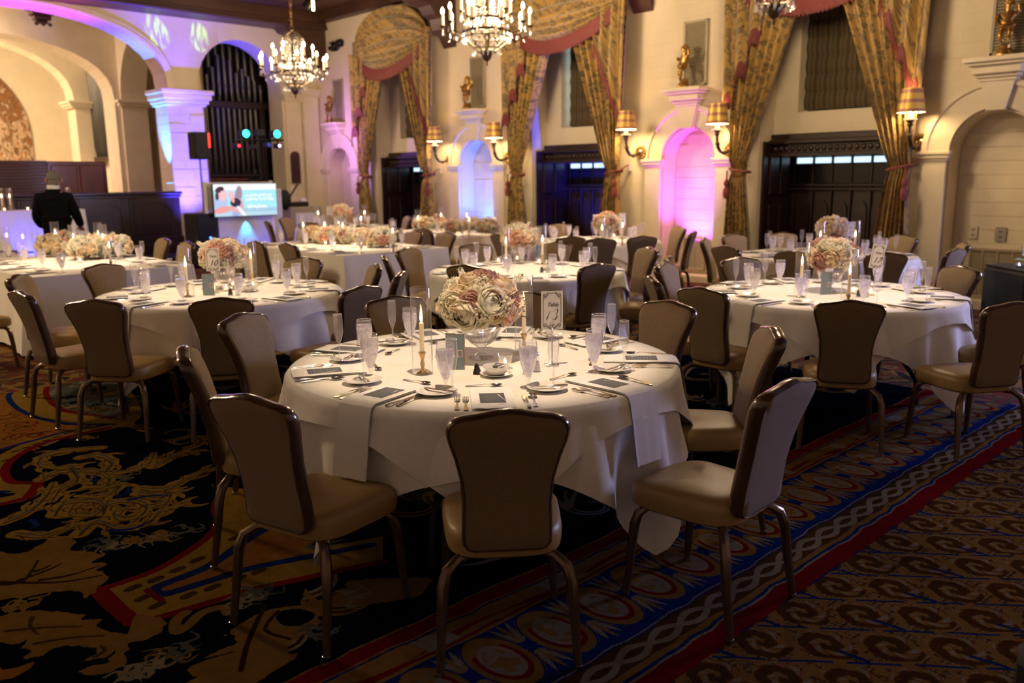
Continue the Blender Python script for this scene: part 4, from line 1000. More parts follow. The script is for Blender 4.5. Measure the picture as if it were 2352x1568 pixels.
make_vent(0.40, 0.50, 14, 1, 'small framed grille low in the pink lit niche', None, (XW+0.322, NICHE[1]+0.06, 0.16))
for (px, py, s_, mt, lb) in ((2236, 533, (0.05, 0.08), 'plate_white', 'cream double socket plate on the wall of the wide niche'), (2299, 538, (0.06, 0.085), 'steelplate', 'grey metal switch plate on the wall of the wide niche')):
    p = on_x(px, py, XW+0.32); o = MB(); o.box(-0.012, 0, -s_[0], s_[0], -s_[1], s_[1], 0.004); t = o.build('socket_plate', M[mt], None, smooth=False); t.location = p; tag(t, lb, 'socket')
    h = MB()
    for z in (-0.032, 0.032):
        for y in (-0.011, 0.011): h.box(-0.016, -0.011, y-0.004, y+0.004, z-0.012, z+0.012)
    h.build('slot', M['black'], t, smooth=False)
for (px, py, who) in ((2088, 368, 'rightmost curtains, right side'), (1699, 378, 'rightmost curtains, left side'), (1447, 384, 'middle curtains, right side'), (1014, 392, 'far curtains, right side')):
    p = on_x(px, py, XW-0.02); o = MB(); o.box(-0.03, 0.02, -0.022, 0.022, -0.06, 0.06, 0.006); t = o.build('switch_box', M['card']); t.location = p; tag(t, 'small white switch box on the wall under the sconce by the %s' % who, 'switch')
# wrought iron ornament high on the wall by the corner
p = on_x(772, 106, XW-0.02); t = empty('iron_bracket', p); tag(t, 'dark wrought iron scroll ornament high on the wall by the organ', 'ornament')
o = MB()
for s_ in (1, -1):
    for k in range(2):
        pts = [(-0.03-0.02*q, s_*(0.02+0.16*q*(1-0.3*k)+0.07*math.cos(q*5+k)), 0.10*math.sin(q*6+k*2)) for q in np.linspace(0, 1, 14)]
        o.tube(pts, [0.028-0.014*i/13 for i in range(14)], 6)
o.ball((-0.04, 0.0, 0), 0.07, 10, 7); o.ball((-0.04, -0.24, 0.04), 0.09, 10, 7); o.ball((-0.04, 0.2, -0.03), 0.05, 8, 6); o.build('scrollwork', M['blackmetal'], t)
# plaque on the corner pilaster
p = on_y(679, 385, YE-0.10); o = MB(); o.prism([(-0.11, -0.36), (0.11, -0.36), (0.11, 0.26)]+[(0.11*math.cos(a), 0.26+0.12*math.sin(a)) for a in np.linspace(0.2, PI-0.2, 7)]+[(-0.11, 0.26)], 1, -0.03, 0.03)
t = o.build('wall_plaque', M['plaque'], None, smooth=False); t.location = (p[0], YE-0.10, p[2]); tag(t, 'dark arched plaque on the corner pilaster', 'plaque')
o = MB(); o.prism([(-0.08, -0.32), (0.08, -0.32), (0.08, 0.24), (0, 0.32), (-0.08, 0.24)], 1, -0.045, -0.028); o.build('relief', M['bronze'], t, smooth=False)

# ------------------------------------------------------------------ pipe organ
og = empty('pipe_organ', (9.15, 19.25, 0)); tag(og, 'pipe organ with tall dark metal pipes filling the round arch', 'organ')
rr_ = random.Random(4)
cs = MB(); cs.box(-0.58, 1.6, 0.55, 0.6, 0, 5.4); cs.box(-0.62, -0.58, -0.28, 0.6, 0, 5.4) if False else None; cs.box(-1.15, 1.15, 0.0, 0.5, 0.0, 1.62, 0.02); cs.build('case', M['wood'], og, smooth=False)
cr = MB()
for z in (0.95, 1.30, 1.62): cr.box(-1.12, 0.45, -0.10, 0.1, z, z+0.07, 0.01)
cr.box(-1.0, 0.3, -0.06, 0, 1.02, 1.28, 0.01); cr.build('console', M['woodred'], og, smooth=False)
for z, h_ in ((3.28, 0.16), (1.72, 0.06)):
    r_ = MB(); r_.box(-1.15, 1.15, -0.12, 0.06, z, z+h_, 0.015); r_.build('rail', M['wood'], og, smooth=False)
sp = MB(); sp.box(0.86, 0.98, -0.10, 0.05, 0.4, 3.4, 0.01); sp.build('post', M['wood'], og, smooth=False)
def organ_pipe(x, y, z0, z1, r):
    p = MB(); p.lathe([(r*0.28, 0), (r, 0.32), (r, z1-z0), (r*0.9, z1-z0), (r*0.9, z1-z0-0.1), (0, z1-z0-0.1)], 12, (x, y, z0))
    p.box(x-r*0.5, x+r*0.5, y-r*1.02, y-r*0.7, z0+0.34, z0+0.40); p.build('pipe', M['pipe'], og)
for k in range(15): organ_pipe(-0.98+k*0.135, -0.02, 1.78, 3.30, 0.056)
for k in range(14):
    u = -0.95+k*0.146; organ_pipe(u, 0.0, 3.42, 3.75+0.50*rr_.random()*math.sqrt(max(0.05, 1-(u/1.0)**2))+0.25*math.sqrt(max(0, 1-u*u)), 0.055)
for k in range(11):
    u = -0.9+k*0.18; organ_pipe(u, 0.26, 3.2, 4.9-0.25*(u+0.2)**2, 0.07)
for k in range(8): organ_pipe(0.42+k*0.08 if k < 6 else -0.9+k*0.02, 0.1, 0.9, 1.9, 0.034)
# second, smaller rank seen in the stage room
og2 = empty('organ_rank', (8.88, 26.0, 2.35)); tag(og2, 'dark organ pipe rank in a side arch of the stage room', 'organ')
bx = MB(); bx.box(-0.20, 0.1, -1.25, 1.15, -0.12, 0.0, 0.01); bx.build('ledge', M['wood'], og2, smooth=False)
for k in range(14):
    p = MB(); y = -1.15+k*0.165; hh = 2.55-0.5*abs(y-0.9)**1.3; p.lathe([(0.03, 0), (0.075, 0.3), (0.075, hh), (0, hh)], 10, (-0.09, y, 0)); p.build('pipe', M['pipe'], og2)

# ------------------------------------------------------------------ stage: mural, screens, rail, balustrade
m, nt, b = newmat('brown_mural_paint'); M['mural'] = m; b.inputs['Roughness'].default_value = 0.6
tc = nt.nodes.new('ShaderNodeTexCoord'); mp = N(nt, 'ShaderNodeMapping', inp={'Scale': (2.2, 1, 1.0), 'Rotation': (0, 0.5, 0)}); nt.links.new(tc.outputs['Object'], mp.inputs[0])
n1 = N(nt, 'ShaderNodeTexNoise', inp={'Scale': 2.2, 'Detail': 8.0, 'Roughness': 0.72, 'Distortion': 1.3}); nt.links.new(mp.outputs[0], n1.inputs['Vector'])
sx = nt.nodes.new('ShaderNodeSeparateXYZ'); nt.links.new(tc.outputs['Object'], sx.inputs[0])
k1 = N(nt, 'ShaderNodeMath', operation='MULTIPLY_ADD', inp={1: -0.035, 2: 0.12}); nt.links.new(sx.outputs['Z'], k1.inputs[0])
k2 = N(nt, 'ShaderNodeMath', operation='ADD'); nt.links.new(k1.outputs[0], k2.inputs[0]); nt.links.new(n1.outputs['Fac'], k2.inputs[1])
nt.links.new(ramp(nt, k2.outputs[0], [(0.34, (0.05, 0.014, 0.006)), (0.44, (0.15, 0.05, 0.012)), (0.52, (0.30, 0.13, 0.03)), (0.58, (0.10, 0.04, 0.02)), (0.64, (0.62, 0.46, 0.30)), (0.72, (0.30, 0.10, 0.03))]), b.inputs['Base Color'])
mu = MB(); pts = [(-3.0, -0.6)]+[(q[0], q[1]) for q in arc_pts(-3.0, 3.0, 0.70, 2.65, 30)]+[(3.0, -0.6)]
mu.prism(pts, 1, -0.04, 0); t = mu.build('mural', M['mural'], None, smooth=False); t.location = (5.15, 31.15, 2.45); tag(t, 'large arched brown and gold mural on the stage back wall', 'mural')
cb = empty('stage_cabinet', (0, 0, 0)); tag(cb, 'red mahogany cabinet standing behind the stage rail', 'cabinet')
p0 = on_y(107, 370, 20.3); p1 = on_y(243, 370, 20.3)
o = MB(); o.box(p0[0], p1[0], 20.3, 20.9, 0.4, p0[2], 0.02); o.build('body', M['woodred'], cb, smooth=False)
for k in range(2):
    xa = p0[0]+0.06+k*(p1[0]-p0[0]-0.06)/2; o = MB(); o.box(xa, xa+(p1[0]-p0[0])/2-0.09, 20.27, 20.31, 0.5, p0[2]-0.08, 0.02); o.build('door', M['woodred'], cb, smooth=False)
sl = empty('slatted_screen', (0, 0, 0)); tag(sl, 'dark brown slatted wood screen at the left edge behind the rail', 'screen')
pz = on_y(0, 368, 20.2)[2]; xe = on_y(108, 370, 20.2)[0]
o = MB(); o.box(3.0, xe, 20.22, 20.26, 0.4, pz); o.build('frame', M['wood'], sl, smooth=False)
M['slatwood'] = mat('brown_slat', (0.085, 0.034, 0.020), 0.5, var=0.25, scale=4)
for k in range(12):
    z = 1.30+k*(pz-1.30)/12; o = MB(); o.box(3.0, xe, 20.17, 20.22, z, z+(pz-1.3)/12-0.012, 0.006); o.build('slat', M['slatwood'], sl, smooth=False)
rl = empty('stage_rail', (0, 17.95, 0.36)); tag(rl, 'long dark mahogany stage rail with arched panels', 'rail')
o = MB(); o.box(-1.5, 7.40, 0.0, 0.14, 0.0, 1.0); o.build('body', M['wood'], rl, smooth=False)
o = MB(); o.box(-1.5, 7.44, -0.08, 0.2, 1.0, 1.06, 0.015); o.box(-1.5, 7.42, -0.045, 0.17, 0.94, 1.0, 0.012); o.build('top_cap', M['wood'], rl, smooth=False)
o = MB(); o.box(-1.5, 7.42, -0.05, 0.0, 0.0, 0.13, 0.012); o.build('base_board', M['wood'], rl, smooth=False)
for k in range(8):
    x = 6.35-k*1.02
    fr = MB()
    for a, c, z0, z1 in ((x, x+0.07, 0.13, 0.94), (x+0.85, x+0.92, 0.13, 0.94)): fr.box(a, c, -0.03, 0.0, z0, z1, 0.01)
    ar = arc_pts(x+0.07, x+0.85, 0.62, 0.22, 12)
    for (a, za), (c, zc) in zip(ar, ar[1:]): fr.add([(a, -0.03, za), (c, -0.03, zc), (c, -0.03, 0.94), (a, -0.03, 0.94)], [(0, 1, 2, 3)])
    fr.build('arched_panel', M['wood'], rl, smooth=False)
st = MB(); st.box(XL+0.02, 7.40, 16.55, 18.3, 0.0, 0.16, 0.01); st.box(XL+0.02, 7.40, 17.75, 18.4, 0.16, 0.36, 0.01); struct(st.build('floor_stage_step', M['wood'], smooth=False), 'low dark stage step in front of the rail')
ib = empty('iron_railing', (8.2, 19.05, 0.4)); tag(ib, 'black iron railing in the side arch of the stage room', 'railing')
for k in range(11):
    o = MB(); o.tube([(0, 0.05+k*0.14, 0.5), (0, 0.05+k*0.14, 1.95)], 0.012, 6); o.build('baluster', M['blackmetal'], ib)
o = MB()
for z in (0.5, 1.2, 1.95): o.box(-0.02, 0.02, 0, 1.5, z-0.015, z+0.015)
o.build('handrail', M['blackmetal'], ib, smooth=False)
ib2 = MB(); ib2.box(10.3, 10.35, 19.9, 23.0, 0.3, 5.3); ib2.box(8.0, 10.35, 19.86, 19.90, 0.3, 5.4); struct(ib2.build('wall_organ_chamber', M['wood'], smooth=False), 'dark wall inside the side arch')
# ceiling stage spotlight
t = empty('ceiling_spotlight', (0, 0, 0)); p = on_y(712, 6, 15.2); t.location = p; tag(t, 'black ceiling spotlight beside the far chandelier chain', 'spotlight')
o = MB(); o.M = Matrix.Rotation(0.5, 4, 'X') @ Matrix.Rotation(0.5, 4, 'Y'); o.lathe([(0, -0.14), (0.09, -0.14), (0.10, 0.12), (0.06, 0.16), (0, 0.16)], 14); o.build('can', M['blackmetal'], t)
o = MB(); o.tube([(0, 0, 0.1), (0, 0, max(0.2, HC-p[2]))], 0.02, 6); o.build('stem', M['blackmetal'], t)
o = MB(); o.box(-0.02, 0.02, -0.12, -0.10, -0.16, 0.12); o.build('lamp_tube', M['bulb'], t, smooth=False)
# ------------------------------------------------------------------ chandeliers
def make_chandelier(top):
    t = empty('chandelier'); tag(t, 'chandelier', 'chandelier', 'crystal chandeliers with electric candles')
    fr = MB()
    fr.lathe([(0, 0), (0.012, 0.005), (0.012, 0.06), (0.05, 0.09), (0.075, 0.14), (0.085, 0.17), (0.15, 0.185), (0.15, 0.20), (0.03, 0.215), (0.025, 0.40), (0.06, 0.44), (0.03, 0.50), (0.025, 0.70), (0.05, 0.75), (0.02, 0.82), (0.02, 1.22), (0.05, 1.24), (0.02, 1.28), (0, 1.28)], 16)
    def hoop(r, z, w): fr.tube([(r*math.cos(a), r*math.sin(a), z) for a in np.linspace(0, 2*PI, 33)], w, 6, cap=False)
    hoop(0.34, 0.475, 0.022); hoop(0.33, 0.40, 0.012); hoop(0.18, 0.25, 0.010); hoop(0.19, 0.66, 0.026); hoop(0.20, 1.10, 0.014)
    for k in range(8):
        a = 2*PI*k/8+0.2; c, s = math.cos(a), math.sin(a)
        fr.tube([(r*c, r*s, z) for r, z in ((0.08, 0.19), (0.19, 0.25), (0.30, 0.33), (0.335, 0.40), (0.34, 0.475), (0.28, 0.56), (0.19, 0.64))], 0.010, 5)
        fr.tube([(r*c, r*s, z) for r, z in ((0.02, 1.23), (0.12, 1.20), (0.20, 1.10), (0.21, 0.95), (0.19, 0.66))], 0.008, 5)
    fr.build('frame', M['bronze'], t)
    dr = MB()
    def drop(x, y, z, L=0.075, r=0.017):
        dr.add([(x, y, z), (x+r, y, z-L*0.72), (x, y+r, z-L*0.72), (x-r, y, z-L*0.72), (x, y-r, z-L*0.72), (x, y, z-L)], [(0, 1, 2), (0, 2, 3), (0, 3, 4), (0, 4, 1), (5, 2, 1), (5, 3, 2), (5, 4, 3), (5, 1, 4)])
    def arm(a, r, z0, zc, nm):
        c, s = math.cos(a), math.sin(a); m_ = MB(); r0 = 0.34 if r > 0.5 else 0.19
        pts = [(r0, z0), (r0+(r-r0)*0.30, z0+0.03), (r0+(r-r0)*0.62, z0-0.07), (r*0.97, z0-0.03), (r, zc)]
        m_.tube([(p*c, p*s, q) for p, q in pts], 0.011, 6); m_.lathe([(0, 0), (0.02, 0), (0.045, 0.02), (0.05, 0.03), (0.02, 0.035), (0, 0.035)], 12, (r*c, r*s, zc)); o = m_.build('arm', M['bronze'], t)
        m_ = MB(); m_.lathe([(0.019, 0.03), (0.019, 0.185), (0, 0.185)], 10, (r*c, r*s, zc)); m_.build('candle_sleeve', M['wax'], o)
        m_ = MB(); m_.lathe([(0, 0.185), (0.018, 0.20), (0.025, 0.225), (0.016, 0.26), (0, 0.285)], 10, (r*c, r*s, zc)); m_.build('bulb', M['bulb'], o)
        for da, dz in ((0.0, 0.0), (0.09, -0.03), (-0.09, -0.03)): drop(r*math.cos(a+da*0.6/r), r*math.sin(a+da*0.6/r), zc+0.01+dz, 0.10, 0.017)
        for q in (0.35, 0.7): drop((r0+(r-r0)*q)*c, (r0+(r-r0)*q)*s, z0-0.06*q, 0.09)
    for k in range(10): arm(2*PI*k/10+0.1, 0.63, 0.45, 0.53, 'outer')
    for k in range(6): arm(2*PI*k/6+0.35, 0.37, 0.66, 0.72, 'inner')
    for k in range(28): a = 2*PI*k/28; drop(0.35*math.cos(a), 0.35*math.sin(a), 0.455, 0.10); drop(0.33*math.cos(a+.1), 0.33*math.sin(a+.1), 0.39, 0.08)
    for k in range(18): a = 2*PI*k/18; drop(0.20*math.cos(a), 0.20*math.sin(a), 0.25, 0.11, 0.02); drop(0.20*math.cos(a), 0.20*math.sin(a), 0.64, 0.09); drop(0.21*math.cos(a), 0.21*math.sin(a), 1.09, 0.12, 0.018)
    for k in range(14): a = 2*PI*k/14; drop(0.15*math.cos(a), 0.15*math.sin(a), 0.19, 0.07); drop(0.13*math.cos(a), 0.13*math.sin(a), 1.19, 0.09)
    for k in range(16):
        a = 2*PI*k/16
        for q in range(9): f_ = q/8; r = 0.205-0.02*f_; dr.ball((r*math.cos(a), r*math.sin(a), 1.08-0.40*f_), 0.013, 5, 4)
    o = dr.build('crystals', M['crystal'], t, smooth=False); tag(o, 'hanging cut crystal drops and bead strings', kind='stuff')
    chn = MB(); z = 1.26; k = 0
    while z < top-0.05:
        rot = Matrix.Rotation(PI/2*(k % 2), 4, 'Z'); chn.M = rot
        chn.tube([(0.022*math.cos(a), 0, z+0.045+0.045*math.sin(a)) for a in np.linspace(0, 2*PI, 11)], 0.007, 5, cap=False, up=(0, 1, 0)); z += 0.072; k += 1
    chn.M = None; chn.lathe([(0, top), (0.07, top), (0.06, top-0.04), (0.015, top-0.06), (0, top-0.06)], 12); chn.build('chain', M['brass'], t)
    return t
cp_ = Proto(make_chandelier(HC-3.2-0.02))
for (x, y, z), who in zip(CHAND, ('farthest, hanging in front of the pipe organ', 'middle, hanging in front of the blue niche', 'nearest, cut by the top edge above the rightmost curtains')):
    cp_.put((x, y, z), x, 'bronze crystal chandelier, the %s' % who)

# ------------------------------------------------------------------ man in the dark suit
def make_man():
    J = [(0, 0, 0.98), (0, 0.01, 1.12), (0, 0.0, 1.30), (0, 0.0, 1.44), (0.005, 0.0, 1.54), (0.015, 0.03, 1.62), (0.02, 0.035, 1.70),
         (-0.10, 0, 0.90), (-0.11, 0.02, 0.50), (-0.12, -0.01, 0.09), (-0.13, 0.13, 0.03),
         (0.10, 0, 0.90), (0.11, 0.0, 0.50), (0.12, -0.03, 0.09), (0.13, 0.11, 0.03),
         (-0.17, -0.01, 1.42), (-0.24, 0.0, 1.16), (-0.20, 0.20, 1.02), (-0.16, 0.27, 1.00),
         (0.17, 0.0, 1.42), (0.25, 0.06, 1.17), (0.27, 0.27, 1.03), (0.26, 0.34, 1.00)]
    E_ = [(0, 1), (1, 2), (2, 3), (3, 4), (4, 5), (5, 6), (0, 7), (7, 8), (8, 9), (9, 10), (0, 11), (11, 12), (12, 13), (13, 14), (3, 15), (15, 16), (16, 17), (17, 18), (3, 19), (19, 20), (20, 21), (21, 22)]
    Rr = [0.14, 0.14, 0.15, 0.085, 0.060, 0.085, 0.078, 0.09, 0.065, 0.045, 0.04, 0.09, 0.065, 0.045, 0.04, 0.062, 0.048, 0.036, 0.032, 0.062, 0.048, 0.036, 0.032]
    Rr = [(r*1.18, r*0.86) if i in (0, 1, 2) else r for i, r in enumerate(Rr)]
    b = skin_mesh('person', J, E_, Rr, M['skin']); tag(b, 'man in a black suit with short grey hair, seen from behind', 'person')
    # suit follows the body, slightly larger
    Jj = [J[i] for i in (0, 1, 2, 3, 15, 16, 17, 19, 20, 21)]+[(0, 0, 0.80), (0, 0, 1.505)]
    skin_mesh('jacket', Jj, [(0, 1), (1, 2), (2, 3), (3, 4), (4, 5), (5, 6), (3, 7), (7, 8), (8, 9), (0, 10), (3, 11)], [(0.19, 0.145), (0.185, 0.14), (0.21, 0.15), (0.175, 0.125), 0.092, 0.070, 0.055, 0.092, 0.070, 0.055, (0.195, 0.155), 0.088], M['suit'], b)
    for s_ in (7, 11):
        skin_mesh('trouser_leg', [J[s_], J[s_+1], (J[s_+2][0], J[s_+2][1], 0.06)], [(0, 1), (1, 2)], [0.115, 0.085, 0.075], M['suit'], b)
        o = MB(); x, y, _ = J[s_+3]; o.ball((x, y-0.04, 0.045), (0.05, 0.14, 0.045), 12, 8); o.build('shoe', M['black'], b)
    c = MB(); c.lathe([(0.070, -0.05), (0.080, 0.0), (0.076, 0.035), (0.066, 0.035)], 18, (0.004, 0.0, 1.555)); c.build('shirt_collar', M['shirt'], b)
    c = MB(); c.lathe([(0.150, -0.13), (0.125, -0.075), (0.100, -0.03), (0.090, 0.01), (0.082, 0.012)], 20, (0.0, -0.004, 1.525)); c.build('jacket_collar', M['suit'], b)
    h = MB(); h.ball((0.018, 0.022, 1.695), (0.088, 0.103, 0.092), 20, 14); h.ball((0.015, -0.035, 1.62), (0.070, 0.045, 0.06), 14, 8); h.build('hair', M['hair'], b)
    e_ = MB()
    for s_ in (-1, 1): e_.ball((0.018+s_*0.094, 0.035, 1.655), (0.014, 0.024, 0.036), 10, 8)
    e_.ball((0.02, 0.125, 1.64), (0.016, 0.026, 0.026), 8, 6); e_.build('ears_and_nose', M['skin'], b)
    f_ = MB()
    for s_ in (-1, 1): f_.ball((0.02+s_*0.034, 0.108, 1.672), 0.012, 8, 6)
    f_.build('eyes', M['black'], b)
    m_ = MB(); m_.ball((0.02, 0.112, 1.592), (0.026, 0.008, 0.007), 10, 5); m_.build('mouth', M['petal_mauve'], b)
    for base, sg in ((J[18], 1), (J[22], -1)):
        bx, by, bz = base; Jh = [(bx, by, bz), (bx, by+0.05, bz-0.015), (bx, by+0.085, bz-0.025)]; Eh = [(0, 1), (1, 2)]; Rh = [(0.030, 0.018), (0.038, 0.016), (0.036, 0.013)]
        for q in range(4):
            n_ = len(Jh); ox = (q-1.5)*0.019; L = (0.9, 1.05, 1.0, 0.8)[q]
            Jh += [(bx+ox, by+0.10, bz-0.03), (bx+ox*1.05, by+0.10+0.035*L, bz-0.045), (bx+ox*1.02, by+0.10+0.055*L, bz-0.07)]; Eh += [(2, n_), (n_, n_+1), (n_+1, n_+2)]; Rh += [0.0095, 0.0085, 0.0075]
        n_ = len(Jh); Jh += [(bx+sg*0.045, by+0.035, bz-0.02), (bx+sg*0.058, by+0.07, bz-0.045)]; Eh += [(0, n_), (n_, n_+1)]; Rh += [0.011, 0.009]
        skin_mesh('hand', Jh, Eh, Rh, M['skin'], b, sub=1)
    return b
mx, my, _ = on_y(117, 393, 12.8); man = make_man(); man.location = (mx, my, 0); man.rotation_euler = (0, 0, R(-22)); man.scale = (1.0, 1.0, 1.0)

# ------------------------------------------------------------------ draped candle table by the rail
ht = empty('head_table', (3.2, 17.05, 0.16)); zt = on_y(60, 484, 16.9)[2]-0.16; x0 = 1.6; x1 = on_y(190, 484, 16.75)[0]
tag(ht, 'long table under a sheer draped cloth behind the man in the suit', 'table')
o = MB(); o.box(x0-3.2, x1-3.2, -0.35, 0.35, zt-0.03, zt, 0.01); o.build('tabletop', M['white_cloth'], ht)
for x in (x0-3.1, x1-3.35):
    for y in (-0.28, 0.28): o = MB(); o.tube([(x, y, 0), (x, y, zt-0.03)], 0.02, 6); o.build('leg', M['blackmetal'], ht)
dl = empty('draped_cloth', (3.2, 17.05, 0.16)); tag(dl, 'sheer white pleated cloth draped over the candle table by the rail', 'tablecloth')
M['sheer'] = mat('sheer_white_cloth', (0.78, 0.76, 0.80), 0.7, sheen=0.3)
def fd(u, v):
    P = [(x0-3.22, 0.36), (x0-3.22, -0.37), (x1-3.18, -0.37), (x1-3.15, 0.36)]; L = [0.73, x1-x0+0.04, 0.73]; T_ = sum(L); d = u*T_; i = 0
    while i < 2 and d > L[i]: d -= L[i]; i += 1
    a, c = P[i], P[i+1]; f_ = d/L[i]; x = a[0]+(c[0]-a[0])*f_; y = a[1]+(c[1]-a[1])*f_
    n_ = ((-1, 0), (0, -1), (1, 0))[i]; w_ = v*(0.030*math.sin(u*T_*27)+0.018*math.sin(u*T_*61+1))+0.05*v
    return (x+n_[0]*w_, y+n_[1]*w_, zt+0.004-(zt-0.005)*v), (u*4, v)
gridmesh('skirt', fd, 200, 8, M['sheer'], dl)
o = MB(); o.box(x0-3.225, x1-3.175, -0.375, 0.365, zt+0.001, zt+0.006); o.build('top_layer', M['sheer'], dl)

# ------------------------------------------------------------------ music equipment in front of the organ
tv = empty('television', (7.70, 15.5, 0)); tag(tv, 'large flat television showing a photo of a kissing couple by the sea', 'television')
bx0, by0, bz0 = on_y(494, 498, 15.5); bx1, _, bz1 = on_y(633, 421, 15.5)
W_, H_ = bx1-bx0, bz1-bz0; cxx = (bx0+bx1)/2-7.70
o = MB(); o.box(cxx-W_/2-0.015, cxx+W_/2+0.015, 0.0, 0.05, bz0-0.015, bz1+0.015, 0.012); o.build('bezel', M['black'], tv, smooth=False)
o = MB(); o.tube([(cxx, 0.5, 0.02), (cxx, 0.5, bz0+0.3), (cxx, 0.05, bz0+0.3)], 0.03, 8); o.box(cxx-0.35, cxx+0.35, 0.3, 0.7, 0, 0.03, 0.008); o.build('stand', M['blackmetal'], tv, smooth=False)
# screen picture, drawn as data
sw_, sh_ = 320, 180; yy, xx = np.mgrid[0:sh_, 0:sw_]; U = xx/sw_; V = yy/sh_
A = np.zeros((sh_, sw_, 3)); A[:] = (0.40, 0.85, 0.93); A[V > 0.80] = (0.95, 0.97, 0.97); A[V < 0.24] = (0.38, 0.62, 0.78); A[V < 0.12] = (0.50, 0.72, 0.86)
def ell(cx, cy, rx, ry, col, rot=0.0):
    dx = (U-cx)*1.78; dy = V-cy; a = dx*math.cos(rot)+dy*math.sin(rot); b_ = -dx*math.sin(rot)+dy*math.cos(rot); A[(a/rx)**2+(b_/ry)**2 < 1] = col
ell(0.10, 0.42, 0.19, 0.30, (0.45, 0.60, 0.88)); ell(0.38, 0.62, 0.10, 0.32, (0.36, 0.26, 0.36), -0.15); ell(0.40, 0.30, 0.10, 0.25, (0.70, 0.42, 0.50))
ell(0.33, 0.42, 0.15, 0.14, (0.015, 0.015, 0.05)); ell(0.28, 0.55, 0.06, 0.14, (0.90, 0.42, 0.36), 0.25); ell(0.27, 0.66, 0.085, 0.12, (0.92, 0.52, 0.60))
ell(0.135, 0.66, 0.12, 0.19, (0.88, 0.48, 0.55)); ell(0.095, 0.82, 0.13, 0.09, (0.05, 0.02, 0.04), 0.5); ell(0.05, 0.62, 0.05, 0.12, (0.05, 0.02, 0.04)); ell(0.14, 0.64, 0.10, 0.15, (0.92, 0.55, 0.62))
ell(0.12, 0.20, 0.24, 0.10, (0.90, 0.36, 0.34), 0.25); ell(0.30, 0.20, 0.16, 0.06, (0.88, 0.40, 0.42), -0.8); ell(0.42, 0.13, 0.05, 0.22, (0.95, 0.93, 0.95), 0.6); ell(0.32, 0.05, 0.10, 0.08, (0.35, 0.45, 0.80))
rs = np.random.default_rng(2)
for y_, x_a, x_b, th in ((0.64, 0.50, 0.93, 0.030), (0.52, 0.50, 0.95, 0.045), (0.28, 0.53, 0.82, 0.05)):
    x_ = x_a
    while x_ < x_b: ell(x_, y_+rs.uniform(-.02, .02), 0.012+rs.random()*0.012, th*(0.7+rs.random()*0.7), (0.93, 0.99, 0.99), 0.3); x_ += 0.022
m = bpy.data.materials.new('screen_picture'); m.use_nodes = True; nt = m.node_tree; b_ = nt.nodes['Principled BSDF']; it = nt.nodes.new('ShaderNodeTexImage'); it.image = srgb_img('screen_picture', A)
nt.links.new(it.outputs['Color'], b_.inputs['Emission Color']); b_.inputs['Emission Strength'].default_value = 0.52; b_.inputs['Base Color'].default_value = (0.02, 0.02, 0.02, 1); b_.inputs['Roughness'].default_value = 0.2
o = MB(); o.add([(cxx-W_/2, -0.002, bz0), (cxx+W_/2, -0.002, bz0), (cxx+W_/2, -0.002, bz1), (cxx-W_/2, -0.002, bz1)], [(0, 1, 2, 3)]); o.uv = [(0, 0), (1, 0), (1, 1), (0, 1)]; o.build('screen', m, tv, smooth=False)
bo = empty('music_booth', (7.70, 15.75, 0)); tag(bo, 'white fabric front booth behind and below the television, lit blue', 'booth')
o = MB(); o.box(-0.72, 0.62, -0.06, -0.03, 0.02, 1.60, 0.008); o.build('front_scrim', M['white_board'], bo, smooth=False)
for x_ in (-0.76, 0.60): o = MB(); o.box(x_, x_+0.06, -0.08, -0.02, 0.0, 1.62, 0.006); o.build('frame_post', M['card'], bo, smooth=False)
o = MB(); o.box(0.66, 0.95, 0.10, 0.20, 0.0, 1.46, 0.02); o.build('side_panel', M['white_board'], bo, smooth=False)
def cur(u, v): a = u*PI*0.55; return (0.64+0.20*math.sin(a), -0.02+0.20*(1-math.cos(a)), 0.02+0.83*v*(1-0.35*u*u)), (u, v)
gridmesh('curved_wing', cur, 10, 4, M['white_board'], bo)
lt = empty('uplight_can', (7.78, 15.16, 0)); tag(lt, 'small grey uplight standing under the television', 'uplight')
o = MB(); o.box(-0.08, 0.08, -0.06, 0.06, 0.36, 0.48, 0.01); o.tube([(0, 0, 0), (0, 0, 0.36)], 0.02, 6); o.box(-0.12, 0.12, -0.1, 0.1, 0, 0.02); o.build('can', M['grille'], lt, smooth=False)
def lens(par, loc, r, col, st): o = MB(); o.M = Matrix.Translation(loc) @ Matrix.Rotation(PI/2, 4, 'X'); o.lathe([(0, 0.004), (r*0.8, 0.002), (r, 0)], 16); return o.build('lens', emat('lens_light', col, st), par)
Yp = 16.6
a = on_y(437, 303, Yp); c = on_y(476, 366, Yp); f0 = on_y(466, 540, Yp)
sp = empty('loudspeaker', (0, Yp, 0)); tag(sp, 'black loudspeaker box on a pole in front of the block pier', 'loudspeaker')
o = MB(); o.box(a[0], c[0], -0.16, 0.16, c[2], a[2], 0.02); o.build('cabinet', M['black'], sp, smooth=False)
o = MB(); o.box(a[0]+0.02, c[0]-0.02, -0.172, -0.158, c[2]+0.02, a[2]-0.02, 0.004); o.build('grille', M['blackmetal'], sp, smooth=False)
xm = (a[0]+c[0])/2; o = MB(); o.tube([(xm, 0, 0.02), (xm, 0, c[2])], 0.02, 8); o.build('pole', M['steelplate'], sp)
for q in range(3): o = MB(); o.tube([(xm, 0, 0.55), (xm+0.38*math.cos(q*2.1+0.4), 0.38*math.sin(q*2.1+0.4), 0.01)], 0.012, 6); o.build('leg', M['blackmetal'], sp)
o = MB(); o.box(c[0]-0.03, c[0]+0.005, -0.185, -0.17, a[2]-0.30, a[2]-0.02); o.build('red_lamp', emat('red_lamp', (1.0, 0.03, 0.02), 1.6), sp, smooth=False)
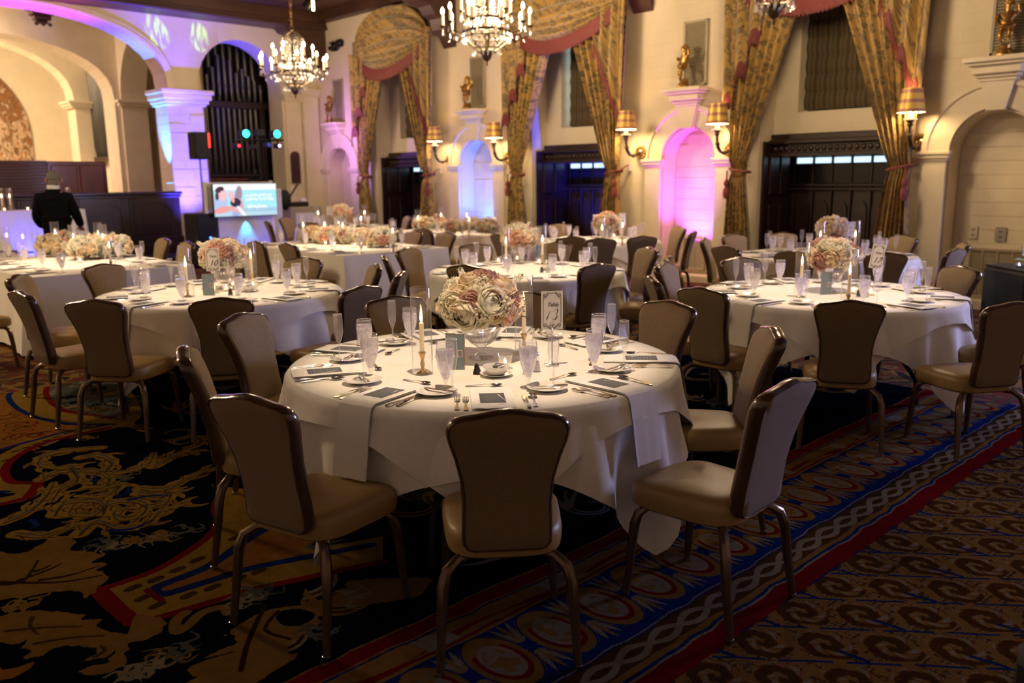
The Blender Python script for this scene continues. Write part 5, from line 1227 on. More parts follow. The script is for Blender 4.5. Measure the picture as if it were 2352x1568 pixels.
a = on_y(435, 490, 15.9); c = on_y(493, 552, 15.9); sb = empty('subwoofer', (0, 15.9, 0)); tag(sb, 'black bass speaker on the floor left of the television', 'loudspeaker')
o = MB(); o.box(a[0], c[0], -0.25, 0.3, 0.02, a[2], 0.025); o.build('cabinet', M['black'], sb, smooth=False)
o = MB(); o.box(a[0]+0.03, c[0]-0.03, -0.265, -0.25, 0.06, a[2]-0.05, 0.006); o.build('grille', M['blackmetal'], sb, smooth=False); 
p = on_y(485, 546, 15.6); lens(sb, (p[0], -0.28, max(0.1, p[2])), 0.022, (0.05, 0.25, 1.0), 2.5)
tr = empty('light_stand', (0, 16.8, 0)); tag(tr, 'black lighting stand with small stage lamps in front of the organ pipes', 'light stand')
pl = [on_y(x, y, 16.8) for x, y in ((545, 322), (645, 322), (595, 322))]
o = MB(); o.tube([(pl[0][0]-0.05, 0, pl[0][2]), (pl[1][0]+0.05, 0, pl[1][2])], 0.022, 8); o.build('crossbar', M['blackmetal'], tr)
o = MB(); o.tube([(pl[2][0], 0, 0.02), (pl[2][0], 0, pl[2][2])], 0.026, 8); o.build('pole', M['blackmetal'], tr)
for q in range(3): o = MB(); o.tube([(pl[2][0], 0, 0.5), (pl[2][0]+0.45*math.cos(q*2.1), 0.45*math.sin(q*2.1), 0.01)], 0.014, 6); o.build('leg', M['blackmetal'], tr)
for px, py, col, st, r in ((561, 307, (0.02, 0.85, 0.75), 3.2, 0.085), (632, 308, (0.02, 0.85, 0.75), 3.2, 0.085), (545, 335, (1.0, 0.02, 0.05), 1.8, 0.035), (638, 335, (0.75, 0.35, 1.0), 3.0, 0.035), (596, 305, None, 0, 0.085), (614, 333, (0.02, 0.03, 0.25), 0.5, 0.05), (580, 338, None, 0, 0.05)):
    q = on_y(px, py, 16.8); s_ = max(r*1.15, 0.07); h_ = MB(); h_.box(q[0]-s_, q[0]+s_, -0.08, 0.10, q[2]-s_*0.75, q[2]+s_*0.75, 0.02); h_.box(q[0]-0.012, q[0]+0.012, -0.01, 0.01, min(q[2], pl[2][2]), max(q[2], pl[2][2])); ho = h_.build('lamp_head', M['black'], tr, smooth=False)
    if col: lens(ho, (q[0], -0.085, q[2]), r*0.9, col, st)
mk = empty('keyboard_desk', (0, 16.2, 0)); tag(mk, 'dark equipment desk with a grey box and microphone beside the booth', 'desk')
a = on_y(668, 470, 16.2); c = on_y(712, 458, 16.2); e_ = on_y(740, 476, 16.2)
o = MB(); o.box(a[0], e_[0], 0.0, 0.5, 0.0, a[2]-0.05, 0.02); o.build('case', M['grille'], mk, smooth=False)
o = MB(); o.box(a[0]+0.1, e_[0]-0.1, -0.015, 0.0, 0.25, a[2]-0.18, 0.01); o.build('front_cloth', M['white_board'], mk, smooth=False)
o = MB(); o.box(a[0]+0.02, c[0], 0.05, 0.35, a[2]-0.05, a[2]+0.05, 0.015); o.build('mixer', M['black'], mk, smooth=False)
o = MB(); o.box(c[0]-0.16, c[0]-0.01, 0.1, 0.2, a[2]+0.05, a[2]+0.12, 0.01); o.build('paper_box', M['card'], mk, smooth=False)
o = MB(); o.ball((a[0]-0.02, 0.2, a[2]+0.10), (0.13, 0.13, 0.22), 12, 8); o.tube([(a[0]+0.05, 0.2, a[2]+0.1), (a[0]+0.3, 0.2, a[2]+0.42)], 0.02, 6); o.build('headset_stand', M['black'], mk)
for px, py, who in ((393, 422, 'on the rail end, washing the block pier in blue'),):
    q = on_y(px, py, 18.05); t = empty('uplight_box', (q[0]-0.02, 18.06, 1.42)); tag(t, 'small white uplight box %s' % who, 'uplight'); o = MB(); o.box(-0.11, 0.09, -0.06, 0.06, 0, 0.17, 0.012); o.build('housing', M['card'], t, smooth=False)
    o = MB(); o.box(-0.06, 0.05, -0.04, 0.04, 0.165, 0.175); o.build('lens', emat('blue_lens', (0.1, 0.5, 1.0), 3.0), t, smooth=False)
# green pattern projected on the end wall by the lighting stand
for px, py in ((362, 75), (458, 88)):
    q = on_y(px, py, YE); d = lamp('gobo_light', 'SPOT', (8.7, 16.2, 2.2), 420, (0.55, 1.0, 0.0), tuple(q), size=0.01, angle=7.5, blend=0.25)
    d.data.use_nodes = True; nt = d.data.node_tree; em = nt.nodes['Emission']; tc = nt.nodes.new('ShaderNodeTexCoord'); mp = N(nt, 'ShaderNodeMapping', inp={'Scale': (70, 14, 1)}); nt.links.new(tc.outputs['Normal'], mp.inputs[0])
    n1 = N(nt, 'ShaderNodeTexNoise', inp={'Scale': 1.0, 'Detail': 1.0}); nt.links.new(mp.outputs[0], n1.inputs['Vector']); nt.links.new(ramp(nt, n1.outputs['Fac'], [(0.46, (0, 0, 0)), (0.56, (1, 1, 1))]), em.inputs['Strength'])
    em.inputs['Color'].default_value = (0.62, 1.0, 0.0, 1)
# ------------------------------------------------------------------ banquet chair
def back_outline(n=64):
    half = [(0.0, 0.420), (0.105, 0.420), (0.128, 0.426), (0.141, 0.445), (0.142, 0.50), (0.138, 0.59), (0.145, 0.68), (0.163, 0.76), (0.180, 0.815), (0.187, 0.848), (0.1855, 0.868), (0.178, 0.884), (0.163, 0.8945), (0.140, 0.9005), (0.110, 0.9045), (0.075, 0.910), (0.038, 0.9185), (0.0, 0.922)]
    P = []
    for (a, b), (c, d) in zip(half, half[1:]):
        for k in range(2): P.append((a+(c-a)*k/2, b+(d-b)*k/2))
    P.append(half[-1])
    return P+[(-x, z) for x, z in reversed(P[1:-1])]
BO = back_outline()
def lean(z): t = max(0.0, (z-0.42)/0.50); return 0.115*(1-t**1.7)
def make_chair():
    t = empty('banquet_chair'); tag(t, 'chair', 'chair')
    def rings(sc, offs, mb, cap=True):
        n = len(BO); vs = []
        for s_, o in zip(sc, offs):
            for x, z in BO: zz = 0.66+(z-0.66)*s_; vs.append((x*s_, lean(zz)+o, zz))
        k = len(vs); vs.append((0, lean(0.66)+offs[-1], 0.66))
        fs = [(j*n+i, j*n+(i+1) % n, (j+1)*n+(i+1) % n, (j+1)*n+i) for j in range(len(sc)-1) for i in range(n)]
        fs += [((len(sc)-1)*n+i, (len(sc)-1)*n+(i+1) % n, k) for i in range(n)]
        mb.add(vs, fs); return mb
    rings([0.985, 0.98, 0.93, 0.75, 0.4], [0.0, 0.024, 0.036, 0.042, 0.046], MB()).build('backrest', M['chair_fabric'], t)
    rings([0.985, 0.98, 0.955, 0.75, 0.4], [0.0, -0.022, -0.027, -0.029, -0.029], MB()).build('back_panel', M['chair_weave'], t)
    rm = MB(); L = BO+BO[:1]
    rm.tube([(x*0.992, lean(z), 0.66+(z-0.66)*0.992) for x, z in L], 0.0095, 8, cap=False, flat=2.7, up=(0, 1, 0)); rm.build('back_rim', M['chair_rim'], t)
    st = MB(); nu = 40
    def sq(a, rx, ry, e): c, s = math.cos(a), math.sin(a); return rx*math.copysign(abs(c)**e, c), ry*math.copysign(abs(s)**e, s)
    rows = [(0.30, 0.372), (0.90, 0.372), (0.985, 0.385), (1.0, 0.41), (1.0, 0.435), (0.985, 0.455), (0.93, 0.470), (0.75, 0.480), (0.4, 0.485)]
    vs = []
    for s_, z in rows:
        for i in range(nu):
            x, y = sq(2*PI*i/nu, 0.225, 0.225, 0.48); w_ = 0.86+0.14*(y+0.225)/0.45; vs.append((x*w_*s_, 0.345+y*s_, z-0.012*max(0, (y-0.12)/0.1)*(z > 0.44)))
    k = len(vs); vs.append((0, 0.345, 0.485)); n = len(rows)
    fs = [(j*nu+i, j*nu+(i+1) % nu, (j+1)*nu+(i+1) % nu, (j+1)*nu+i) for j in range(n-1) for i in range(nu)]+[((n-1)*nu+i, (n-1)*nu+(i+1) % nu, k) for i in range(nu)]
    st.add(vs, fs); st.build('seat', M['chair_seat'], t)
    for s_ in (-1, 1):
        for pts in ([(0.10, 0.20, 0.375), (0.165, 0.15, 0.372), (0.200, 0.12, 0.345), (0.216, 0.105, 0.295), (0.222, 0.095, 0.20), (0.226, 0.08, 0.10), (0.232, 0.065, 0.006)], [(0.10, 0.44, 0.372), (0.165, 0.485, 0.368), (0.188, 0.505, 0.345), (0.197, 0.515, 0.30), (0.203, 0.525, 0.20), (0.208, 0.53, 0.10), (0.214, 0.54, 0.006)]):
            l = MB(); l.tube([(s_*x, y, z) for x, y, z in pts], [0.016, 0.017, 0.019, 0.020, 0.018, 0.016, 0.014], 8); l.mat = 1
            x, y, _ = pts[-1]; l.lathe([(0.0, 0.0), (0.015, 0.0), (0.0155, 0.012), (0.012, 0.014)], 8, (s_*x, y, 0)); l.build('leg', [M['chair_frame'], M['glide']], t)
    return t
CH = Proto(make_chair())
def chair(x, y, tx, ty, label, group, turn=0.0):
    a = math.atan2(ty-y, tx-x)-PI/2+R(turn)
    return CH.put((x, y, 0), a, label, group)

# ------------------------------------------------------------------ tables, cloths
def seat_name(dx, dy):
    r_ = dx*0.7241-dy*0.6897; f_ = dx*0.6897+dy*0.7241
    k = int(round((math.degrees(math.atan2(-r_, -f_)) % 360)/40.0)) % 9
    return ['near', 'near left', 'left', 'far left', 'far centre-left', 'far centre-right', 'far right', 'right', 'near right'][k]+' seat'
def round_cloth(name, label, c, z, Rt, half, rot, amp, seed, parent=None, hole=False):
    """square cloth of half-width `half` over a round top of radius Rt: short at mid-sides, long folded points at the corners"""
    rp = random.Random(seed); N_ = 180; ph = [rp.random()*6 for _ in range(4)]
    mb = MB(); rows = [0, 0.35, 0.7, 0.92, 0.985]
    vs = []; uv = []
    drops = []
    for i in range(N_):
        a = 2*PI*i/N_; b = (a-rot) % (PI/2); b = min(b, PI/2-b); ext = half/math.cos(b)*1.0
        # rounded reach near the corners
        drops.append(max(0.07, min(ext, half*1.395)-Rt))
    nz = 9
    for s_ in rows[1:]:
        for i in range(N_):
            a = 2*PI*i/N_; vs.append((Rt*s_*math.cos(a), Rt*s_*math.sin(a), z)); uv.append((0, 0))
    def ring(q):
        for i in range(N_):
            a = 2*PI*i/N_; D = drops[i]; b = (a-rot) % (PI/2); corner = math.exp(-((min(b, PI/2-b)-PI/4)/0.22)**2)
            k = q*D
            wav = math.sin(a*11+ph[0])*0.55+math.sin(a*17+ph[1])*0.45+math.sin(a*29+ph[2])*0.22
            flare = 0.012+0.045*q*min(1, D/0.4)
            r = Rt+min(0.014, 0.014*k/0.02)+flare*q+amp*wav*q*min(1, D/0.35)*(1-0.35*corner)+0.085*corner*q*math.sin((b-PI/4)*15+ph[3]*0.2)
            zz = z-k+0.016*math.exp(-k/0.02)*0
            if q > 0 and k < 0.03: zz = z-k
            if hole and zz < 0.012: zz = 0.012+0.004*math.sin(a*31)
            vs.append((r*math.cos(a), r*math.sin(a), zz)); uv.append((a*Rt, k))
    qs = [0, 0.02, 0.06, 0.14, 0.27, 0.42, 0.58, 0.74, 0.88, 1.0]
    for q in qs: ring(q)
    n_rows = len(rows)-1+len(qs); k = len(vs); vs.append((0, 0, z)); uv.append((0, 0))
    fs = [(i, (i+1) % N_, k)[::-1] for i in range(N_)]
    fs += [(j*N_+i, j*N_+(i+1) % N_, (j+1)*N_+(i+1) % N_, (j+1)*N_+i) for j in range(n_rows-1) for i in range(N_)]
    mb.add(vs, fs); o = mb.build(name, M['white_cloth'], parent, ang=0); o.location = (c[0], c[1], 0)
    return tag(o, label, 'tablecloth')
def round_table(c, Rt, who, rot, seed):
    t = empty('round_table', (c[0], c[1], 0)); tag(t, 'round folding table under two white cloths, %s' % who, 'table', None)
    o = MB(); o.lathe([(0, 0.725), (Rt-0.03, 0.725), (Rt-0.02, 0.735), (Rt-0.02, 0.748), (Rt-0.03, 0.752), (0, 0.752)], 48); o.build('tabletop', M['woodred'], t)
    for k in range(4):
        a = k*PI/2+0.4+rot; x, y = 0.52*math.cos(a), 0.52*math.sin(a)
        o = MB(); o.tube([(x*0.9, y*0.9, 0.72), (x*0.95, y*0.95, 0.42), (x*1.05, y*1.05, 0.30), (x*1.22, y*1.22, 0.18), (x*1.25, y*1.25, 0.0)], 0.017, 8); o.build('leg', M['blackmetal'], t)
    round_cloth('under_cloth', 'longer lower white cloth hanging to pointed corners, %s' % who, c, 0.7565, Rt-0.012, Rt+0.23, rot+PI/4, 0.042, seed+50, None, True)
    round_cloth('tablecloth', 'upper white cloth draped over the round table, %s' % who, c, 0.7605, Rt, Rt+0.10, rot, 0.040, seed)
def rect_table(x0, x1, y0, y1, who, seed):
    t = empty('banquet_table', ((x0+x1)/2, (y0+y1)/2, 0)); tag(t, 'long rectangular table hidden under a white cloth, %s' % who, 'table'); hx, hy = (x1-x0)/2, (y1-y0)/2
    o = MB(); o.box(-hx+0.02, hx-0.02, -hy+0.02, hy-0.02, 0.725, 0.752, 0.008); o.build('tabletop', M['woodred'], t)
    for a in (-1, 1):
        for b in (-1, 1): o = MB(); o.tube([(a*(hx-0.12), b*(hy-0.15), 0.725), (a*(hx-0.10), b*(hy-0.13), 0)], 0.018, 8); o.build('leg', M['blackmetal'], t)
    rp = random.Random(seed); ph = [rp.random()*6 for _ in range(3)]
    Lx, Ly = 2*hx, 2*hy; per = 2*(Lx+Ly); NN = 260
    def edge(s):
        s = s % per
        if s < Lx: return (-hx+s, -hy), (0, -1), min(s, Lx-s)
        s -= Lx
        if s < Ly: return (hx, -hy+s), (1, 0), min(s, Ly-s)
        s -= Ly
        if s < Lx: return (hx-s, hy), (0, 1), min(s, Lx-s)
        s -= Lx; return (-hx, hy-s), (-1, 0), min(s, Ly-s)
    vs = []
    qs = [0, 0.02, 0.1, 0.25, 0.45, 0.7, 0.88, 1.0]
    for q in qs:
        for i in range(NN):
            s = per*i/NN; (x, y), n_, dc = edge(s); w_ = q*(0.028*math.sin(s*7.3+ph[0])+0.016*math.sin(s*16.1+ph[1]))+0.012+0.05*q; cr = math.exp(-(dc/0.16)**2)*q
            d = Vector((n_[0]*w_, n_[1]*w_, 0)) + Vector((math.copysign(0.05, x), math.copysign(0.05, y), 0))*cr
            vs.append((x+d.x, y+d.y, 0.7605-0.72*q))
    fs = [(j*NN+i, j*NN+(i+1) % NN, (j+1)*NN+(i+1) % NN, (j+1)*NN+i) for j in range(len(qs)-1) for i in range(NN)]
    fs.append(tuple(range(NN)))
    o = MB(); o.add(vs, fs); o = o.build('tablecloth', M['white_cloth'], None, ang=30); o.location = ((x0+x1)/2, (y0+y1)/2, 0); tag(o, 'long white cloth hanging to the floor, %s' % who, 'tablecloth')

# ------------------------------------------------------------------ tableware prototypes
def simple(name, mb, mt, cat, smooth=True):
    o = mb.build(name, mt, None, smooth); tag(o, name.replace('_', ' '), cat); return o
def make_goblet():
    t = empty('water_goblet'); tag(t, 'goblet', 'glass')
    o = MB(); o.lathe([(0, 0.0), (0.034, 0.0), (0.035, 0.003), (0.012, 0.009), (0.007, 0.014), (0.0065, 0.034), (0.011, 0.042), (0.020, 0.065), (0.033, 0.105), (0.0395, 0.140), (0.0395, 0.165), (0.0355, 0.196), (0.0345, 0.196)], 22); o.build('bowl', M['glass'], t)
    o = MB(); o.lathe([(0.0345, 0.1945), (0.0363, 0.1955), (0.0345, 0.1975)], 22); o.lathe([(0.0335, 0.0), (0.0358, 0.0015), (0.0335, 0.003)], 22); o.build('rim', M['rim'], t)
    o = MB(); o.lathe([(0, 0.046), (0.010, 0.046), (0.018, 0.065), (0.031, 0.105), (0.0375, 0.140), (0.0375, 0.163), (0.0355, 0.172), (0, 0.172)], 18); o.build('iced_water', M['water'], t)
    return t
def make_flute():
    t = empty('champagne_flute'); tag(t, 'flute', 'glass')
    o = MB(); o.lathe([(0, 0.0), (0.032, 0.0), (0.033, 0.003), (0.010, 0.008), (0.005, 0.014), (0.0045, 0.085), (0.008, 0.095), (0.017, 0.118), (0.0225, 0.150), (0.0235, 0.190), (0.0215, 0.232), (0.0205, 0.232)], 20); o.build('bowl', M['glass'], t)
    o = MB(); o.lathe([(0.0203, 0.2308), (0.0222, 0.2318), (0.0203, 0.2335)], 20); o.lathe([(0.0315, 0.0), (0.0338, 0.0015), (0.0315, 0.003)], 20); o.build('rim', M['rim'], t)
    return t
def make_plate():
    t = empty('bread_plate'); tag(t, 'plate', 'plate')
    o = MB(); o.lathe([(0, 0.004), (0.050, 0.004), (0.058, 0.008), (0.083, 0.015), (0.086, 0.0165), (0.083, 0.018), (0.060, 0.0115), (0.050, 0.007), (0, 0.007)], 32); o.build('dish', M['china'], t)
    return t
def make_fork(L=0.185):
    o = MB(); hw = 0.0095
    def strip(pts): 
        vs = []
        for y, w, z in pts: vs += [(-w, y, z), (w, y, z), (w, y, z+0.0022), (-w, y, z+0.0022)]
        fs = []
        for k in range(len(pts)-1):
            a = 4*k; fs += [(a, a+1, a+5, a+4), (a+2, a+3, a+7, a+6), (a+1, a+2, a+6, a+5), (a+3, a, a+4, a+7)]
        o.add(vs, fs)
    strip([(-L*0.5, 0.008, 0.001), (-L*0.47, 0.010, 0.001), (-L*0.3, 0.007, 0.002), (-L*0.05, 0.0032, 0.007), (L*0.13, 0.0035, 0.006), (L*0.18, 0.009, 0.004), (L*0.27, 0.0115, 0.002)])
    for k in range(4):
        o.M = Matrix.Translation((-0.0099+k*0.0066, 0, 0)); strip([(L*0.265, 0.0022, 0.002), (L*0.38, 0.0020, 0.002), (L*0.5, 0.0012, 0.006)])
    o.M = None; return simple('dinner_fork', o, M['silver'], 'fork')
def make_knife(L=0.22):
    o = MB(); vs = []; fs = []
    pts = [(-L*.5, 0.006, 0.006), (-L*.48, 0.009, 0.008), (-L*.3, 0.008, 0.008), (-L*.08, 0.0055, 0.006), (-L*.03, 0.009, 0.003), (L*.2, 0.0105, 0.0025), (L*.42, 0.0095, 0.0022), (L*.5, 0.003, 0.002)]
    for y, w, h_ in pts: vs += [(-w, y, 0.0005), (w, y, 0.0005), (w*0.8, y, h_), (-w*0.8, y, h_)]
    for k in range(len(pts)-1):
        a = 4*k; fs += [(a, a+1, a+5, a+4), (a+2, a+3, a+7, a+6), (a+1, a+2, a+6, a+5), (a+3, a, a+4, a+7)]
    fs += [(3, 2, 1, 0)]; o.add(vs, fs); return simple('dinner_knife', o, M['silver'], 'knife')
def make_spoon(L=0.18):
    o = MB(); vs = []; fs = []
    pts = [(-L*.5, 0.008, 0.001), (-L*.46, 0.0095, 0.001), (-L*.25, 0.006, 0.003), (L*.05, 0.003, 0.008), (L*.2, 0.0035, 0.006)]
    for y, w, z in pts: vs += [(-w, y, z), (w, y, z), (w, y, z+0.002), (-w, y, z+0.002)]
    for k in range(len(pts)-1):
        a = 4*k; fs += [(a, a+1, a+5, a+4), (a+2, a+3, a+7, a+6), (a+1, a+2, a+6, a+5), (a+3, a, a+4, a+7)]
    o.add(vs, fs)
    o.grid(lambda u, v: (0.0195*v*math.cos(2*PI*u), L*0.35+0.031*v*math.sin(2*PI*u), 0.001+0.0085*v*v), 16, 4, wrap=True)
    return simple('table_spoon', o, M['silver'], 'spoon')
def make_napkin(hang):
    """folded napkin lying inward from the table edge, its end hanging over the edge; origin on the table edge, +y inward"""
    t = empty('napkin'); tag(t, 'napkin', 'napkin')
    o = MB(); hw = 0.085
    prof = [(0.34, 0.003), (0.2, 0.004), (0.05, 0.004), (0.005, 0.003), (-0.015, -0.006), (-0.024, -0.03)]+([(-0.036, -0.12), (-0.047, -0.20), (-0.058, -0.285)] if hang else [(-0.030, -0.05)])
    if not hang: prof = [(0.34, 0.003), (0.2, 0.004), (0.08, 0.004), (0.015, 0.003)]
    vs = []; n = 6
    for j, (y, z) in enumerate(prof):
        for i in range(n+1):
            u = i/n*2-1; rip = 0.006*math.sin(u*4+y*9) if z < -0.05 else 0.0015*math.sin(u*7+y*30); vs.append((u*hw*(1-0.06*(z < -0.2)), y+(-abs(rip) if z < -0.05 else 0), z+(rip if z > -0.03 else 0)+0.0015))
    fs = [(j*(n+1)+i, j*(n+1)+i+1, (j+1)*(n+1)+i+1, (j+1)*(n+1)+i) for j in range(len(prof)-1) for i in range(n)]
    m0 = len(vs); vs2 = [(x*0.985, y-0.0035*(z < -0.02), z+0.0045*(z > -0.02)) for x, y, z in vs]; o.add(vs, fs); o.add(vs2, fs)
    bd = [i for i in range(n+1)]; o.build('cloth', M['napkin'], t)
    c = MB(); c.box(-0.062, 0.062, 0.07, 0.30, 0.009, 0.0105); cd_ = c.build('menu_card', M['card'], t, smooth=False)
    c = MB(); c.box(-0.050, 0.050, 0.085, 0.235, 0.0107, 0.0111); c.build('printed_panel', M['slate'], cd_, smooth=False)
    c = MB()
    for k in range(9): w_ = (0.02, 0.034, 0.028, 0.038, 0.022, 0.036, 0.030, 0.026, 0.034)[k]; c.box(-w_, w_, 0.10+k*0.0145, 0.1035+k*0.0145, 0.0112, 0.0114)
    c.build('printed_lines', M['lightink'], cd_, smooth=False)
    return t
GOB, FLU, PLA = Proto(make_goblet()), Proto(make_flute()), Proto(make_plate())
FRK, KNI, SPO = Proto(make_fork()), Proto(make_knife()), Proto(make_spoon())
NAPH, NAP = Proto(make_napkin(True)), Proto(make_napkin(False))
ZT = 0.7625
def place(c, ang, Rt, who, level, tname, hang, seat):
    """one place setting: ang is the seat's direction from the table centre"""
    er = np.array([math.cos(ang), math.sin(ang)]); et = np.array([-math.sin(ang), math.cos(ang)])   # et: the guest's right hand side... seen facing the centre
    rp = random.Random(int(ang*1000)+level)
    def P(r, s): q = np.array(c)+er*r+et*s; return (q[0], q[1], ZT)
    J = lambda a: rp.uniform(-a, a)
    at_ = '%s, %s' % (seat, tname)
    rin = ang+PI/2                       # local +y pointing inward
    q = (NAPH if hang else NAP).put(P(Rt, J(.01)), rin+J(.04), 'folded white napkin with menu card, %s' % at_, 'napkins with menu cards')
    GOB.put(P(Rt-0.36+J(.02), 0.17+J(.015)), J(3), 'goblet of ice water, %s' % at_, 'water goblets')
    FLU.put(P(Rt-0.29+J(.02), 0.255+J(.015)), J(3), 'empty champagne flute, %s' % at_, 'champagne flutes')
    PLA.put(P(Rt-0.30+J(.02), -0.225+J(.01)), J(3), 'small white bread plate, %s' % at_, 'bread plates')
    if level >= 1:
        FRK.put(P(Rt-0.125, -0.145), rin+J(.05), 'outer silver fork left of napkin, %s' % at_, 'silver forks')
        KNI.put(P(Rt-0.13, 0.125), rin+J(.05), 'silver knife right of the napkin, %s' % at_, 'silver knives')
    if level >= 2:
        FRK.put(P(Rt-0.115, -0.112), rin+J(.04), 'inner silver fork beside napkin, %s' % at_, 'silver forks')
        SPO.put(P(Rt-0.135, 0.155), rin+J(.05), 'silver spoon beside the knife, %s' % at_, 'silver spoons')
        KNI.put((*P(Rt-0.29, -0.215)[:2], ZT+0.017), rin+0.9+J(.2), 'butter knife on the bread plate, %s' % at_, 'silver knives', scale=0.72)
        SPO.put(P(Rt-0.40, -0.02+J(.02)), rin-PI/2+J(.1), 'dessert spoon crosswise above napkin, %s' % at_, 'silver spoons', scale=0.85)

TBL = [  # name, centre, radius, cloth turn, detail, chair back positions
    ('table 13', (2.63, 2.96), 0.913, R(4), 2, [(1.707, 1.811), (1.225, 2.566), (1.42, 3.54), (2.017, 4.232), (2.99, 4.178), (3.67, 3.695), (3.946, 2.825), (3.568, 1.96), (2.663, 1.387)]),
    ('left round table', (2.90, 6.36), 0.913, R(20), 1, [(1.45, 6.25), (1.71, 7.38), (2.47, 7.77), (3.98, 6.95), (4.06, 5.90), (3.86, 5.27), (3.14, 4.74), (2.22, 4.90), (1.65, 5.42)]),
    ('right round table', (5.97, 2.86), 0.913, R(-10), 1, [(4.64, 2.09), (4.56, 3.03), (4.86, 3.66), (5.71, 4.17), (6.52, 3.95), (6.97, 2.28), (6.35, 1.50), (5.18, 1.40)]),
    ('middle round table', (5.60, 5.67), 0.913, R(12), 0, [(5.25, 7.08), (4.55, 6.50), (6.10, 6.98), (6.80, 6.42), (6.90, 5.22), (6.22, 4.48), (5.30, 4.52), (4.50, 5.28)]),
    ('table by the pink niche', (8.86, 7.65), 0.913, R(40), 0, [(7.62, 6.95), (7.59, 6.45), (8.20, 6.30), (9.37, 6.36), (10.10, 7.10), (9.63, 9.05), (8.55, 9.05), (7.35, 7.98)]),
    ('far right round table', (8.89, 4.30), 0.913, R(10), 0, [(8.36, 5.55), (7.50, 4.72), (9.15, 5.65), (9.80, 5.35), (10.20, 4.00), (9.50, 3.10), (8.62, 2.88), (7.78, 3.20), (7.40, 3.90)]),
    ('small table by the music booth', (8.72, 13.75), 0.85, R(25), 0, [(7.5, 12.9), (8.2, 15.0), (10.0, 13.4), (9.6, 14.8), (7.35, 14.1)]),
]
for ti, (nm, c, Rt, rot, lvl, chs) in enumerate(TBL):
    round_table(c, Rt, nm, rot, ti*7)
    used = {}
    for k, (x, y) in enumerate(chs):
        s = seat_name(x-c[0], y-c[1]); used[s] = used.get(s, 0)+1
        lab = 'tan upholstered banquet chair, %s, %s' % (s, nm)
        if used[s] > 1: lab = 'second tan banquet chair squeezed in, %s, %s' % (s, nm) if used[s] == 2 else 'third tan banquet chair squeezed in, %s, %s' % (s, nm)
        chair(x, y, c[0], c[1], lab, 'tan banquet chairs around the tables', turn=(0, 4, -5, 3, -3, 2, 5, -4, 3)[k % 9] if ti else (0, 0, 0, 2, 0, 0, 3, 0, 0)[k])
    base = math.atan2(chs[0][1]-c[1], chs[0][0]-c[0]) if ti == 0 else rot+0.35
    for k in range(9):
        a = base-k*2*PI/9
        if ti == 0: x, y = chs[k]; a = math.atan2(y-c[1], x-c[0])
        place(c, a, Rt, nm, lvl, nm, (k % 3 != 0) if ti else (k in (1, 3, 7, 8)), seat_name(math.cos(a), math.sin(a)))
RECT = [('left edge long table', 2.10, 3.68, 8.72, 11.3), ('mid room long table', 5.30, 6.86, 8.38, 10.95), ('long table by the blue niche', 7.92, 9.35, 9.62, 12.0)]
for ri, (nm, x0, x1, y0, y1) in enumerate(RECT):
    rect_table(x0, x1, y0, y1, nm, ri)
    n_ = 4
    for side in (0, 1):
        for k in range(n_):
            y = y0+(y1-y0)*(k+0.5)/n_; ang = PI if side == 0 else 0.0
            sname = '%s side %s' % (('left', 'right')[side], ('nearest seat', 'second seat', 'third seat', 'farthest seat')[k])
            place(((x0+x1)/2, y), ang, (x1-x0)/2, nm, 0, nm, False, sname)
for x, y, tx, ty, lab in ((4.20, 10.75, 3.2, 10.75, 'right side far place, left edge long table'), (4.12, 9.85, 3.2, 9.85, 'right side near place, left edge long table'), (1.30, 8.45, 2.9, 8.9, 'left end, left edge long table, cut by the photo edge'),
                          (4.70, 9.33, 6, 9.33, 'left side, middle place, mid room long table'), (4.78, 8.72, 6, 8.72, 'left side, near place, mid room long table'), (4.80, 10.27, 6, 10.27, 'left side, far place, mid room long table'),
                          (7.20, 8.80, 6, 8.80, 'right side, near place, mid room long table'), (7.16, 9.45, 6, 9.45, 'right side, middle place, mid room long table'), (7.20, 10.25, 6, 10.25, 'right side, far place, mid room long table'),
                          (7.52, 9.75, 8.6, 9.75, 'left side, near place, long table by the blue niche'), (7.50, 10.45, 8.6, 10.45, 'left side, second place, long table by the blue niche'), (7.5, 11.3, 8.6, 11.3, 'left side, far place, long table by the blue niche'), (9.9, 10.2, 8.6, 10.2, 'right side, near place, long table by the blue niche'), (9.9, 11.2, 8.6, 11.2, 'right side, far place, long table by the blue niche')):
    chair(x, y, tx, ty, 'tan banquet chair, %s' % lab, 'tan banquet chairs around the tables')
q = at(2345, 1452, 0.50); o = MB(); o.box(-0.02, 0.42, -0.30, 0.05, 0, 0.50, 0.07); o = o.build('equipment_case', M['black'], None); o.location = (q[0], q[1], 0); o.rotation_euler = (0, 0, R(-30)); tag(o, 'black rounded case at the bottom right corner, mostly cut off', 'case')  # black stand-in for a dim blurred shape read as a chair corner
